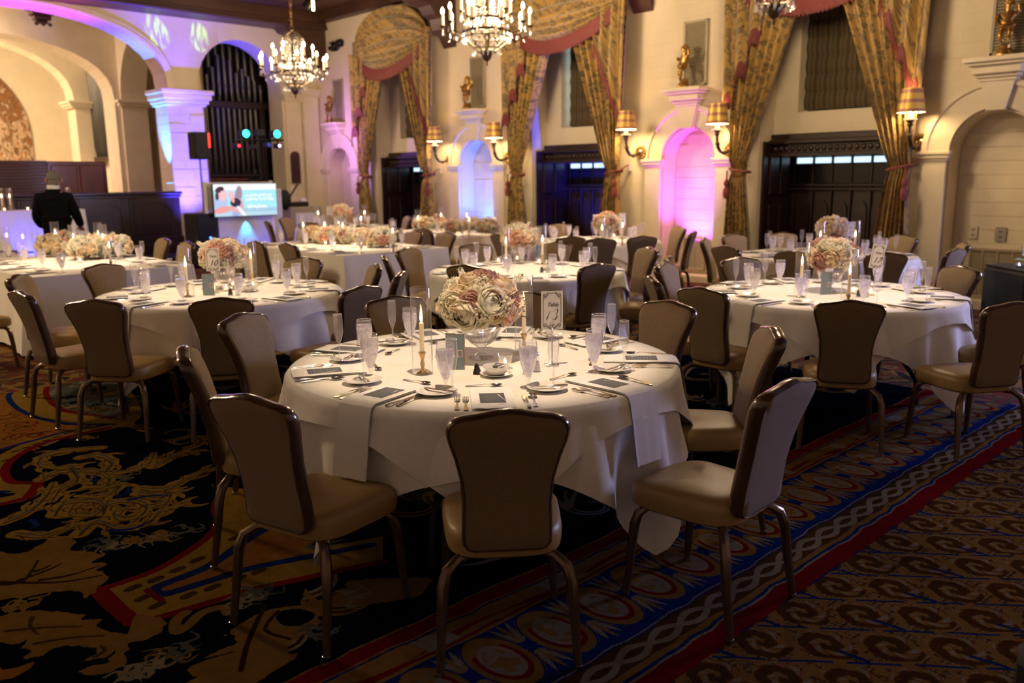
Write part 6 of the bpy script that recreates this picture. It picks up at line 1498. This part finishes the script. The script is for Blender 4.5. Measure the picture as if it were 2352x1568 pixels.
# ------------------------------------------------------------------ flowers
def rose_mesh(name, mt, opn=1.0, seed=0):
    """garden rose: layers of cupped petals opening outwards"""
    rp = random.Random(seed); mb = MB(); off = 0
    for ly, (rho, tt, n) in enumerate(((0.24, 4, 2), (0.38, 15, 3), (0.52, 26, 4), (0.66, 36, 4), (0.80, 47, 5), (0.92, 60, 5), (1.02, 76, 6))):
        for k in range(n):
            a0 = 2*PI*k/n+ly*0.9+rp.uniform(-.15, .15); wd = (PI/n)*1.45 if n > 2 else 1.9; nu, nv = 5, 5; vs = []
            r_ = rho*rp.uniform(0.94, 1.06); top = R(tt*opn+rp.uniform(-4, 6)); bot = R(112)
            for j in range(nv+1):
                v = j/nv
                for i in range(nu+1):
                    u = i/nu*2-1; th = bot+(top+R(26)*u*u*min(1, 0.4+ly*0.2)-bot)*v; curl = max(0, v-0.70)/0.30; rr = r_*(1+0.16*curl*curl*(0.5+0.5*ly/5)+0.05*math.cos(u*3)*v+0.03*math.sin(u*7+k)*curl)
                    ph = a0+u*wd*(0.55+0.45*math.sin(PI*(0.15+0.62*v)))
                    vs.append((rr*math.sin(th)*math.cos(ph), rr*math.sin(th)*math.sin(ph), 0.35+rr*0.80*math.cos(th)*(1-0.10*ly/6)-0.08*curl*ly/6+0.10*(1-ly/6)))
            mb.add(vs, [(j*(nu+1)+i, j*(nu+1)+i+1, (j+1)*(nu+1)+i+1, (j+1)*(nu+1)+i) for j in range(nv) for i in range(nu)])
    o = mb.build(name, mt, None, True, ang=0); me = o.data; bpy.data.objects.remove(o); return me
ROSE = {k: [rose_mesh('rose', M[m_], op_, i) for i, op_ in enumerate((1.0, 0.8, 1.15))] for k, m_ in (('cream', 'petal_cream'), ('blush', 'petal_blush'), ('mauve', 'petal_mauve'), ('white', 'petal_white'))}
def stock_mesh(seed, n=26, elong=1.0):
    """a stock flower head: many small four-petalled white blossoms with green buds"""
    rp = random.Random(seed); mb = MB()
    for k in range(n):
        th = k*2.4; h_ = (k+0.5)/n; ph_ = math.acos(1-1.5*h_) if elong == 1 else 0
        if elong == 1: d = Vector((math.sin(ph_)*math.cos(th), math.sin(ph_)*math.sin(th), math.cos(ph_)*0.9)); c = d*0.8
        else: d = Vector((math.cos(th), math.sin(th), 0.35)).normalized(); c = Vector((0.42*math.cos(th)*(1-0.45*h_), 0.42*math.sin(th)*(1-0.45*h_), elong*h_))
        a = d.cross(Vector((0.3, 0.2, 1))).normalized(); b = d.cross(a).normalized(); sz = 0.36*rp.uniform(0.8, 1.2)
        for q in range(4):
            w = q*PI/2+rp.random(); e = a*math.cos(w)+b*math.sin(w); f_ = a*math.cos(w+PI/2)+b*math.sin(w+PI/2)
            mb.add([c, c+e*sz*0.6+f_*sz*0.42+d*0.10, c+e*sz*1.05+d*rp.uniform(0.02, 0.2), c+e*sz*0.6-f_*sz*0.42+d*0.10], [(0, 1, 2), (0, 2, 3)])
    mb.mat = 1
    for k in range(7):
        a = rp.random()*6.28; r = rp.random()*0.7; mb.ball((r*math.cos(a), r*math.sin(a), (0.62 if elong == 1 else elong*1.0)+rp.random()*0.3), (0.07, 0.07, 0.12), 5, 4)
    mb.mat = 2
    for k in range(5):
        a = rp.random()*6.28; e = Vector((math.cos(a), math.sin(a), 0.1)); f_ = Vector((-math.sin(a), math.cos(a), 0)); mb.add([e*0.3, e*0.8+f_*0.18, e*1.3-Vector((0, 0, 0.15)), e*0.8-f_*0.18], [(0, 1, 2, 3)])
    o = mb.build('stock_blossom', [M['petal_white'], M['pale_leaf'], M['leaf']], None, False); me = o.data; bpy.data.objects.remove(o); return me
STOCK = [stock_mesh(i) for i in range(3)]; SPIKE = [stock_mesh(9+i, 24, 2.6) for i in range(2)]
lf = MB(); lf.grid(lambda u, v: ((u-0.5)*0.9*math.sin(PI*min(1, v*0.9+0.08))**0.8, v*1.6, 0.25*math.sin(v*PI*0.8)-0.9*(u-0.5)**2*0.4), 4, 6)
o = lf.build('leaf', M['leaf'], None, True, ang=0); LEAF = o.data; bpy.data.objects.remove(o)
def inst(name, me, parent, loc, d, sc, spin=0.0, kind=None):
    o = bpy.data.objects.new(name, me); COL.objects.link(o); o.parent = parent; o.location = loc
    q = Vector(d).to_track_quat('Z', 'Y'); o.rotation_euler = (q.to_matrix() @ Matrix.Rotation(spin, 3, 'Z')).to_euler(); o.scale = (sc,)*3 if not hasattr(sc, '__len__') else sc
    if kind: o['kind'] = kind
    return o
def bouquet(loc, rx, rz, nrose, nstock, seed, label, mauve=0.22, blush=0.22, size=0.062, spikes=3, group=None, flat=False, big=None):
    rp = random.Random(seed); t = empty('bouquet', loc); tag(t, label, 'flowers', group)
    core = MB(); core.ball((0, 0, 0), (rx*0.72, rx*0.72, rz*0.72), 14, 9); core.build('foliage', M['leaf'], t, ang=0)
    n = nrose+nstock; order = list(range(n)); rp.shuffle(order); isr = set(order[:nrose])
    for k in range(n):
        cz = 1-1.55*(k+0.5)/n if not flat else 1-1.0*(k+0.5)/n; s = math.sqrt(max(0, 1-cz*cz)); a = k*2.39996+seed; d = Vector((s*math.cos(a), s*math.sin(a), cz))
        j = rp.uniform(0.86, 1.04); p = Vector((d.x*rx*j, d.y*rx*j, d.z*rz*j)); nd = Vector((d.x/rx, d.y/rx, d.z/rz)).normalized()
        nd = (nd+Vector((rp.uniform(-.25, .25), rp.uniform(-.25, .25), rp.uniform(-.1, .3)))).normalized()
        if k in isr:
            u = rp.random(); col = 'mauve' if u < mauve else ('blush' if u < mauve+blush else ('cream' if u < 0.82 else 'white')); sc = size*rp.uniform(0.82, 1.18)
            inst('rose', ROSE[col][rp.randrange(3)], t, p-nd*sc*0.55, nd, sc, rp.random()*6)
        else:
            sc = size*rp.uniform(0.75, 1.05); inst('stock_blossom', STOCK[rp.randrange(3)], t, p-nd*sc*0.4, nd, sc, rp.random()*6, 'stuff')
    for k in range(spikes):
        a = rp.random()*6.28 if not big else -0.76+k*2.2; d = Vector((math.cos(a), math.sin(a), 0.35+0.9*rp.random())).normalized(); inst('stock_spike', SPIKE[k % 2], t, Vector((d.x*rx, d.y*rx, d.z*rz))*0.9, d, size*0.55, 0, 'stuff')
    for k in range(7):
        a = rp.random()*6.28; d = Vector((math.cos(a), math.sin(a), rp.uniform(-0.5, 0.2))).normalized(); inst('leaf', LEAF, t, Vector((d.x*rx*0.85, d.y*rx*0.85, -rz*0.45)), Vector((d.x*0.3, d.y*0.3, 1)), size*rp.uniform(0.5, 0.8), math.atan2(d.y, d.x)-PI/2)
    return t
# ------------------------------------------------------------------ candles, cards, condiments
def make_taper():
    t = empty('taper_candle'); tag(t, 'taper', 'candle')
    o = MB(); o.lathe([(0, 0), (0.030, 0), (0.031, 0.005), (0.012, 0.012), (0.008, 0.025), (0.011, 0.045), (0.007, 0.06), (0.012, 0.08), (0.017, 0.095), (0.015, 0.10), (0, 0.10)], 16); o.build('candlestick', M['brass'], t)
    o = MB(); o.lathe([(0.0105, 0.095), (0.0105, 0.228), (0.006, 0.233), (0, 0.230)], 12); o.build('wax_stick', M['wax'], t)
    o = MB(); o.lathe([(0, 0.233), (0.005, 0.240), (0.0065, 0.252), (0.0045, 0.268), (0.0015, 0.285), (0, 0.292)], 10); o.build('flame', M['flame'], t)
    return t
def make_hurricane():
    o = MB(); o.lathe([(0.044, 0.003), (0.0455, 0.0), (0.0465, 0.003), (0.0465, 0.386), (0.0455, 0.389), (0.044, 0.386)], 28); return simple('glass_cylinder', o, M['glass_thin'], 'candle shade')
def make_votive():
    t = empty('votive_candle'); tag(t, 'votive', 'candle')
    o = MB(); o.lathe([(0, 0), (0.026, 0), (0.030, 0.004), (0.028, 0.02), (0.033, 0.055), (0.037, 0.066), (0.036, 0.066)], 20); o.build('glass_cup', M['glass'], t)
    o = MB(); o.lathe([(0, 0.004), (0.019, 0.004), (0.019, 0.018), (0, 0.018)], 14); o.build('tealight', M['wax'], t)
    o = MB(); o.lathe([(0, 0.018), (0.006, 0.024), (0.0065, 0.032), (0.003, 0.042), (0, 0.048)], 10); o.build('flame', M['tealight'], t)
    return t
TAP, HUR, VOT = Proto(make_taper()), Proto(make_hurricane()), Proto(make_votive())
def make_bowl_vase():
    t = empty('compote_vase'); tag(t, 'vase', 'vase')
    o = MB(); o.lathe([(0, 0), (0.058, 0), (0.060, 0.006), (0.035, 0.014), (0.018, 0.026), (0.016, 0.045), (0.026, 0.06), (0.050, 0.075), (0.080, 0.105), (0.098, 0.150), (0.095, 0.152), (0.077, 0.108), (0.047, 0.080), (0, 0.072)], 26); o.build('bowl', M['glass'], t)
    c = MB()
    for k in range(16):
        a = 2*PI*k/16; c.tube([(0.045*math.cos(a), 0.045*math.sin(a), 0.073), (0.074*math.cos(a), 0.074*math.sin(a), 0.10), (0.095*math.cos(a), 0.095*math.sin(a), 0.145)], [0.003, 0.007, 0.004], 5)
    c.build('cut_ribs', M['crystal'], t); return t
VAS = Proto(make_bowl_vase())
def text_mesh(txt, size, shear=0.0):
    cu = bpy.data.curves.new('lettering', 'FONT'); cu.body = txt; cu.size = size; cu.shear = shear; cu.align_x = 'CENTER'; cu.extrude = 0.0002
    o = bpy.data.objects.new('lettering', cu); COL.objects.link(o); dg = bpy.context.evaluated_depsgraph_get(); me = bpy.data.meshes.new_from_object(o.evaluated_get(dg)); bpy.data.objects.remove(o); bpy.data.curves.remove(cu)
    me.materials.clear(); me.materials.append(M['ink']); return me
def number_card(loc, rz, label, l1, l2, tilt=0.0):
    t = empty('table_number', loc, rz); tag(t, label, 'card')
    st_ = MB(); st_.lathe([(0, 0), (0.032, 0), (0.033, 0.004), (0.006, 0.008), (0.003, 0.02), (0.003, 0.165), (0, 0.165)], 16); st_.build('stand', M['silver'], t)
    cl = MB(); cl.tube([(0, -0.004, 0.16), (-0.012, -0.004, 0.172), (-0.012, -0.004, 0.184), (0, -0.004, 0.19), (0.012, -0.004, 0.184), (0.012, -0.004, 0.172), (0, -0.004, 0.16)], 0.0035, 6); cl.ball((0, -0.007, 0.182), (0.007, 0.006, 0.014), 8, 6); cl.build('clip', M['silver'], t)
    c = MB(); c.box(-0.051, 0.051, 0, 0.0012, 0, 0.178); cdo = c.build('card', M['card'], t, smooth=False); cdo.location = (0, 0, 0.170); cdo.rotation_euler = (0, tilt, 0)
    b_ = MB()
    for x0, x1, z0, z1 in ((-0.043, -0.0415, 0.03, 0.148), (0.0415, 0.043, 0.03, 0.148), (-0.022, 0.022, 0.168, 0.1695), (-0.022, 0.022, 0.0085, 0.010), (-0.0395, -0.0388, 0.02, 0.158), (0.0388, 0.0395, 0.02, 0.158)): b_.box(x0, x1, -0.0006, 0, z0, z1)
    for sx in (-1, 1):
        for sz, zc in ((1, 0.160), (-1, 0.018)):
            b_.tube([(sx*(0.034-0.010*math.cos(w)*(1-w/9)), -0.0004, zc-sz*0.010*math.sin(w)*(1-w/9)) for w in np.linspace(0, 7, 16)], 0.0012, 4); b_.tube([(sx*(0.022+0.004*math.cos(w)), -0.0004, zc+sz*0.006+0.004*math.sin(w)) for w in np.linspace(0, 5, 9)], 0.0010, 4)
    b_.build('border_ornament', M['ink'], cdo, smooth=False)
    if l2 == '13':
        nb = MB()
        def pen(pts, ws):
            P = [Vector((x, 0, z)) for x, z in pts]; vs = []
            for i, p in enumerate(P):
                d = (P[min(i+1, len(P)-1)]-P[max(i-1, 0)]).normalized(); n_ = Vector((-d.z, 0, d.x)); vs += [p+n_*ws[i]/2, p-n_*ws[i]/2]
            nb.add(vs, [(2*i, 2*i+1, 2*i+3, 2*i+2) for i in range(len(P)-1)])
        pen([(-0.008, 0.088), (-0.013, 0.076), (-0.019, 0.062), (-0.026, 0.046)], [0.0009, 0.0016, 0.0028, 0.0042])
        c1 = smooth([(0.006, 0.082), (0.012, 0.090), (0.022, 0.094), (0.027, 0.088), (0.024, 0.078), (0.016, 0.0715)], 5); c2 = smooth([(0.016, 0.0715), (0.022, 0.068), (0.023, 0.059), (0.016, 0.048), (0.006, 0.046), (0.001, 0.052), (0.004, 0.057)], 5)
        for c_, m_ in ((c1, 0.6), (c2, 0.4)): pen(list(map(tuple, c_)), [0.0009+0.0034*math.exp(-((i/len(c_)-m_)/0.2)**2) for i in range(len(c_))])
        o = nb.build('lettering', M['ink'], cdo, smooth=False); o.location = (0, -0.0007, 0)
    for txt, size, z, sh in ((l1, 0.024, 0.108, 0.42), (l2, 0.062, 0.042, 0.38)):
        if txt == '13': continue
        o = bpy.data.objects.new('lettering', text_mesh(txt, size, sh)); COL.objects.link(o); o.parent = cdo; o.location = (0.002, -0.0007, z); o.rotation_euler = (PI/2, 0, 0)
    return t
def make_booklet():
    t = empty('standing_booklet'); tag(t, 'booklet', 'card')
    o = MB(); o.box(-0.042, 0.042, -0.001, 0.001, 0, 0.165); o.build('cover', M['bluecard'], t, smooth=False)
    o = MB(); o.box(0.040, 0.0425, -0.001, 0.030, 0, 0.165); o.box(-0.042, 0.042, -0.0014, 0.0014, 0.1635, 0.1655); o.build('gold_edge', M['brass'], t, smooth=False)
    s_ = MB(); s_.box(0.012, 0.034, -0.0022, -0.001, 0.058, 0.090); so = s_.build('stamp', M['card'], t, smooth=False)
    s_ = MB(); s_.box(0.0145, 0.0315, -0.0026, -0.0022, 0.0605, 0.0875); s_.build('stamp_print', mat('stamp_print_ink', (0.30, 0.20, 0.24), 0.7), so, smooth=False)
    return t
BKL = Proto(make_booklet())
def make_shaker(fill):
    nm = 'pepper_shaker' if fill == 'pepper' else 'salt_shaker'; t = empty(nm); tag(t, nm, 'shaker')
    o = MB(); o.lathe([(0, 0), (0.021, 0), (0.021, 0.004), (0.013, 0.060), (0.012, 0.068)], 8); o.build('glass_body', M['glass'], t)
    o = MB(); o.lathe([(0, 0.005), (0.0185, 0.005), (0.0125, 0.050 if fill == 'pepper' else 0.045), (0, 0.05)], 8); o.build('contents', M[fill], t)
    o = MB(); o.lathe([(0.0125, 0.066), (0.0135, 0.070), (0.0135, 0.082), (0.008, 0.090), (0, 0.092)], 12); o.build('cap', M['silver'], t)
    return t
PEP, SAL = Proto(make_shaker('pepper')), Proto(make_shaker('salt'))
def make_sugar():
    t = empty('sugar_bowl'); tag(t, 'bowl', 'bowl')
    o = MB(); o.lathe([(0, 0.003), (0.045, 0.003), (0.072, 0.012), (0.074, 0.014), (0.05, 0.008), (0, 0.007)], 28); o.build('saucer', M['china'], t)
    o = MB(); o.lathe([(0, 0.008), (0.034, 0.008), (0.040, 0.012), (0.058, 0.040), (0.060, 0.046), (0.057, 0.046), (0.042, 0.016), (0, 0.014)], 28); o.build('bowl', M['china'], t)
    rp = random.Random(3)
    for k in range(7):
        o = MB(); o.M = Matrix.Translation((rp.uniform(-.025, .025), rp.uniform(-.02, .02), 0.034)) @ Matrix.Rotation(rp.random()*3, 4, 'Z') @ Matrix.Rotation(rp.uniform(0.2, 0.9), 4, 'X'); o.box(-0.022, 0.022, -0.002, 0.002, -0.012, 0.018, 0.001); o.build('sugar_packet', M['card' if k % 3 else 'slate'], t, smooth=False)
    return t
SUG = Proto(make_sugar())
def tab(px, py, z=ZT): q = at(px, py, z); return (q[0], q[1], z if z < 0.8 else ZT)
face = R(-43.6)           # faces the camera
def taper(px, py, who, hur=True, z=1.03, scale=1.0):
    """candle whose flame stands at the given picture point"""
    q = at(px, py, z); l = (q[0], q[1], ZT)
    if 'music booth' in who: l = (8.72+(0.30 if 'right' in who else -0.32), 13.75-(0.30 if 'right' in who else -0.32), ZT)
    TAP.put(l, 0, 'lit taper candle on brass stick, %s' % who, 'taper candles')
    if hur: HUR.put((l[0], l[1], ZT+0.0006), 0, 'clear glass cylinder around taper, %s' % who, 'glass cylinders around candles')
def votive(px, py, who): l = tab(px, py); VOT.put(l, 0, 'lit votive in a glass cup, %s' % who, 'votive tealights')
# table 13
c = (2.63, 2.96); n13 = 'front table marked 13'
VAS.put((c[0]+0.03, c[1]+0.05, ZT), 0, 'cut glass compote vase under the large bouquet on the front table marked 13', 'glass compote vases')
bouquet((c[0]+0.03, c[1]+0.05, 1.035), 0.188, 0.132, 34, 20, 11, 'large round bouquet of cream, blush and mauve roses with white stock on table 13', size=0.060, spikes=2, big=True, mauve=0.17, blush=0.05)
taper(967, 722, 'left of the bouquet on table 13'); taper(1203, 688, 'right of the bouquet on table 13')
votive(1160, 845, 'beside the sugar bowl on table 13')
l = tab(1268, 838); number_card(l, face+R(8), 'white card reading Table 13 on a silver stand, front table', 'Table', '13')
l = tab(1046, 848); BKL.put(l, face+R(-4), 'slate blue standing booklet with a pale stamp, left of the vase on table 13', 'slate blue booklets')
SUG.put(tab(1140, 862), 0, 'white sugar bowl with packets on a saucer, table 13', 'sugar bowls'); PEP.put(tab(1211, 858), 0.3, 'glass pepper shaker with a silver cap, right of the sugar bowl on table 13', 'pepper shakers'); SAL.put(tab(1232, 852), 0.3, 'glass salt shaker with a silver cap, right of the pepper on table 13', 'salt shakers')
t = empty('creamer', tab(1096, 858), 0.4); tag(t, 'small dark metal creamer with a curled handle, left of the sugar bowl', 'creamer'); o = MB(); o.lathe([(0, 0), (0.020, 0), (0.018, 0.01), (0.008, 0.038), (0.006, 0.042), (0, 0.042)], 14); o.build('body', M['pepper'], t); o = MB(); o.tube([(0.004, 0, 0.038), (-0.008, 0, 0.048), (-0.020, 0, 0.040), (-0.020, 0, 0.030)], 0.004, 6); o.build('handle', M['pepper'], t)
# the other round tables
def dress(nm, c, bpx, tapers, votes, seed, card=None, bk=None, mauve=0.2, blush=0.25, size=0.060, rx=0.172):
    q = at(bpx[0], bpx[1], 1.02); l = (q[0], q[1])
    VAS.put((l[0], l[1], ZT), seed, 'glass compote vase under the bouquet, %s' % nm, 'glass compote vases')
    bouquet((l[0], l[1], 1.03), rx, 0.130, 25, 15, seed, 'round bouquet of cream and blush roses, %s' % nm, mauve, blush, size)
    for i, (px, py) in enumerate(tapers): taper(px, py, '%s of the bouquet, %s' % (('left', 'right', 'behind')[i], nm))
    for i, (px, py) in enumerate(votes): votive(px, py, '%s, %s' % (('by the booklet', 'in the middle', 'at the right', 'at the left')[i], nm))
    if card: p_ = tab(card[0], card[1]); number_card(p_, face+R(card[2]), 'white table number card on a silver stand, %s' % nm, 'Table', card[3], R(card[4]))
    if bk: BKL.put(tab(*bk), face+R(10), 'slate blue standing booklet, %s' % nm, 'slate blue booklets')
    SUG.put((c[0]+0.16, c[1]-0.14, ZT), 0, 'white sugar bowl on a saucer, %s' % nm, 'sugar bowls'); PEP.put((c[0]-0.05, c[1]-0.25, ZT), 0, 'pepper shaker, %s' % nm, 'pepper shakers'); SAL.put((c[0]-0.01, c[1]-0.29, ZT), 0, 'salt shaker, %s' % nm, 'salt shakers')
dress('left round table', (2.90, 6.36), (510, 590), [(425, 600), (575, 582)], [(520, 668), (536, 658), (582, 660)], 21, (494, 672, 8, '10', 0), (480, 678), 0.12, 0.2)
dress('right round table', (5.97, 2.86), (1910, 590), [(1843, 596), (1953, 616)], [(1960, 674), (2000, 678)], 33, (2006, 668, 4, '17', 8), (1896, 676), 0.2, 0.12)
dress('middle round table', (5.60, 5.67), (1192, 545), [(1162, 551), (1246, 546)], [(1145, 603), (1188, 598), (1238, 606)], 42, (1232, 598, 5, '12', 0), (1240, 598), 0.04, 0.28)
dress('table by the pink niche', (8.86, 7.65), (1393, 513), [(1383, 521), (1430, 515)], [(1410, 545)], 55, (1428, 545, 5, '9', 0), None, 0.04, 0.28)
dress('far right round table', (8.89, 4.30), (1914, 527), [(1885, 536), (1965, 535)], [(1900, 578)], 66, (1950, 582, 5, '15', 0), None, 0.05, 0.25)
dress('small table by the music booth', (8.72, 13.75), (784, 488), [(800, 491), (766, 489)], [(778, 514)], 77, (757, 515, 0, '7', 0), None, 0.04, 0.28)
# garlands on the long tables
def garland(nm, pts, tapers, votes, seed, z=0.83):
    for i, (px, py, r) in enumerate(pts):
        q = at(px, py, z); bouquet((q[0], q[1], z-0.02), r, r*0.75, 11, 10, seed+i, 'mound of cream roses and stock, %s from left, %s' % (('first', 'second', 'third', 'fourth', 'fifth', 'sixth')[i], nm), 0.08, 0.22, 0.06, 2, 'garland flowers of the %s' % nm)
    for i, (px, py) in enumerate(tapers): taper(px, py, '%s from left, %s' % (('first', 'second', 'third', 'fourth', 'fifth', 'sixth')[i], nm), z=1.03)
    for i, (px, py) in enumerate(votes): votive(px, py, '%s from left, %s' % (('first', 'second', 'third', 'fourth')[i], nm))
garland('mid room long table', [(716, 536, 0.17), (755, 538, 0.17), (797, 538, 0.16), (838, 540, 0.15), (874, 545, 0.19)], [(696, 515), (745, 514), (787, 515), (829, 500), (902, 528)], [(748, 562), (768, 566), (815, 568), (830, 564)], 101, z=0.89)
garland('left edge long table', [(120, 560, 0.18), (155, 552, 0.19), (192, 566, 0.18), (226, 562, 0.19), (264, 562, 0.19)], [(126, 532), (168, 541), (225, 534), (236, 540), (250, 560)], [(184, 603), (143, 600)], 121, z=0.91)
garland('long table by the blue niche', [(972, 511, 0.16), (1005, 510, 0.15), (1042, 516, 0.14), (1084, 514, 0.14), (1120, 518, 0.17)], [(960, 499), (1013, 493), (1072, 492), (1077, 502), (1136, 503)], [(1060, 535), (1127, 538)], 141, z=0.94)
# candle table by the rail
for i, (px, py, hgt) in enumerate(((22, 452, 0), (158, 458, 0), (5, 468, 0))):
    q = on_y(px, py, 16.95); zb = zt+0.168
    TAP.put((q[0], q[1], zb), 0, 'taper candle on the draped table by the rail, %s the man' % ('left of', 'right of', 'far left of')[i], 'taper candles'); HUR.put((q[0], q[1], zb), 0, 'glass cylinder on the draped table by the rail, %s the man' % ('left of', 'right of', 'far left of')[i], 'glass cylinders around candles')
for i, (px, py) in enumerate(((10, 480), (64, 480), (169, 478))):
    q = on_y(px, py, 16.85); VOT.put((q[0], q[1], zt+0.168), 0, 'votive tealight on the draped table by the rail, %s' % ('at its left', 'left of the man', 'right of the man')[i], 'votive tealights')
for i, (px, py) in enumerate(((15, 541), (52, 544), (86, 572))):
    q = on_y(px, py, 16.0); z_ = max(0.0, q[2]-0.25); s_ = MB(); s_.lathe([(0, 0), (0.16, 0), (0.16, 0.02), (0.03, 0.03), (0.03, max(0.05, z_-0.02)), (0.14, max(0.05, z_-0.02)), (0.14, max(0.06, z_)), (0, max(0.06, z_))], 18)
    o = s_.build('candle_stand', M['blackmetal'], None); o.location = (q[0], q[1], 0); tag(o, 'dark pedestal holding a candle by the draped table, %s' % ('leftmost', 'middle one', 'rightmost')[i], 'stand')
    TAP.put((q[0], q[1], max(0.06, z_)), 0, 'taper candle on a pedestal in front of the draped table, %s' % ('leftmost', 'middle one', 'rightmost')[i], 'taper candles'); HUR.put((q[0], q[1], max(0.06, z_)), 0, 'glass cylinder on a pedestal in front of the draped table, %s' % ('leftmost', 'middle one', 'rightmost')[i], 'glass cylinders around candles')
# bar table at the right edge
q = at(2298, 770, 0.0); q2 = on_y(2302, 616, q[1]); bz = q2[2]
bt = empty('bar_table', (q[0]+0.45, q[1]-0.30, 0)); tag(bt, 'black cloth covered bar table at the right edge', 'table')
d_ = np.array([0.724, -0.69]); 
q = at(2296, 740, 0.0); q = on_y(2303, 617, 2.5); P0 = q[:2]
bt.location = (P0[0]+0.724*0.48, P0[1]-0.69*0.48, 0); bt.rotation_euler = (0, 0, R(-43.6))
ztop = q[2]
o = MB(); o.box(-0.47, 0.60, -0.35, 0.35, 0.0, ztop, 0.03); o.build('black_cloth', M['black'], bt)
o = MB(); o.box(-0.46, 0.60, -0.34, 0.34, ztop, ztop+0.012, 0.005); o.build('tabletop', M['black'], bt)
gt = empty('glass_dispenser', (bt.location[0]-0.724*0.18, bt.location[1]+0.69*0.18, ztop+0.012)); tag(gt, 'tall tiered glass dispenser standing on the black bar table', 'dispenser')
o = MB(); o.lathe([(0, 0), (0.16, 0), (0.17, 0.02), (0.16, 0.06), (0.05, 0.08), (0.05, 0.10), (0.12, 0.11), (0.125, 0.19), (0.05, 0.21), (0.045, 0.36), (0.05, 0.36)], 24); o.build('glass_body', M['crystal'], gt)
o = MB(); o.lathe([(0, 0.36), (0.055, 0.36), (0.055, 0.375), (0.02, 0.39), (0, 0.39)], 18); o.build('lid', M['leaf'], gt); o = MB(); o.lathe([(0.172, 0.055), (0.178, 0.065), (0.172, 0.075)], 24); o.build('green_rim', M['pale_leaf'], gt)
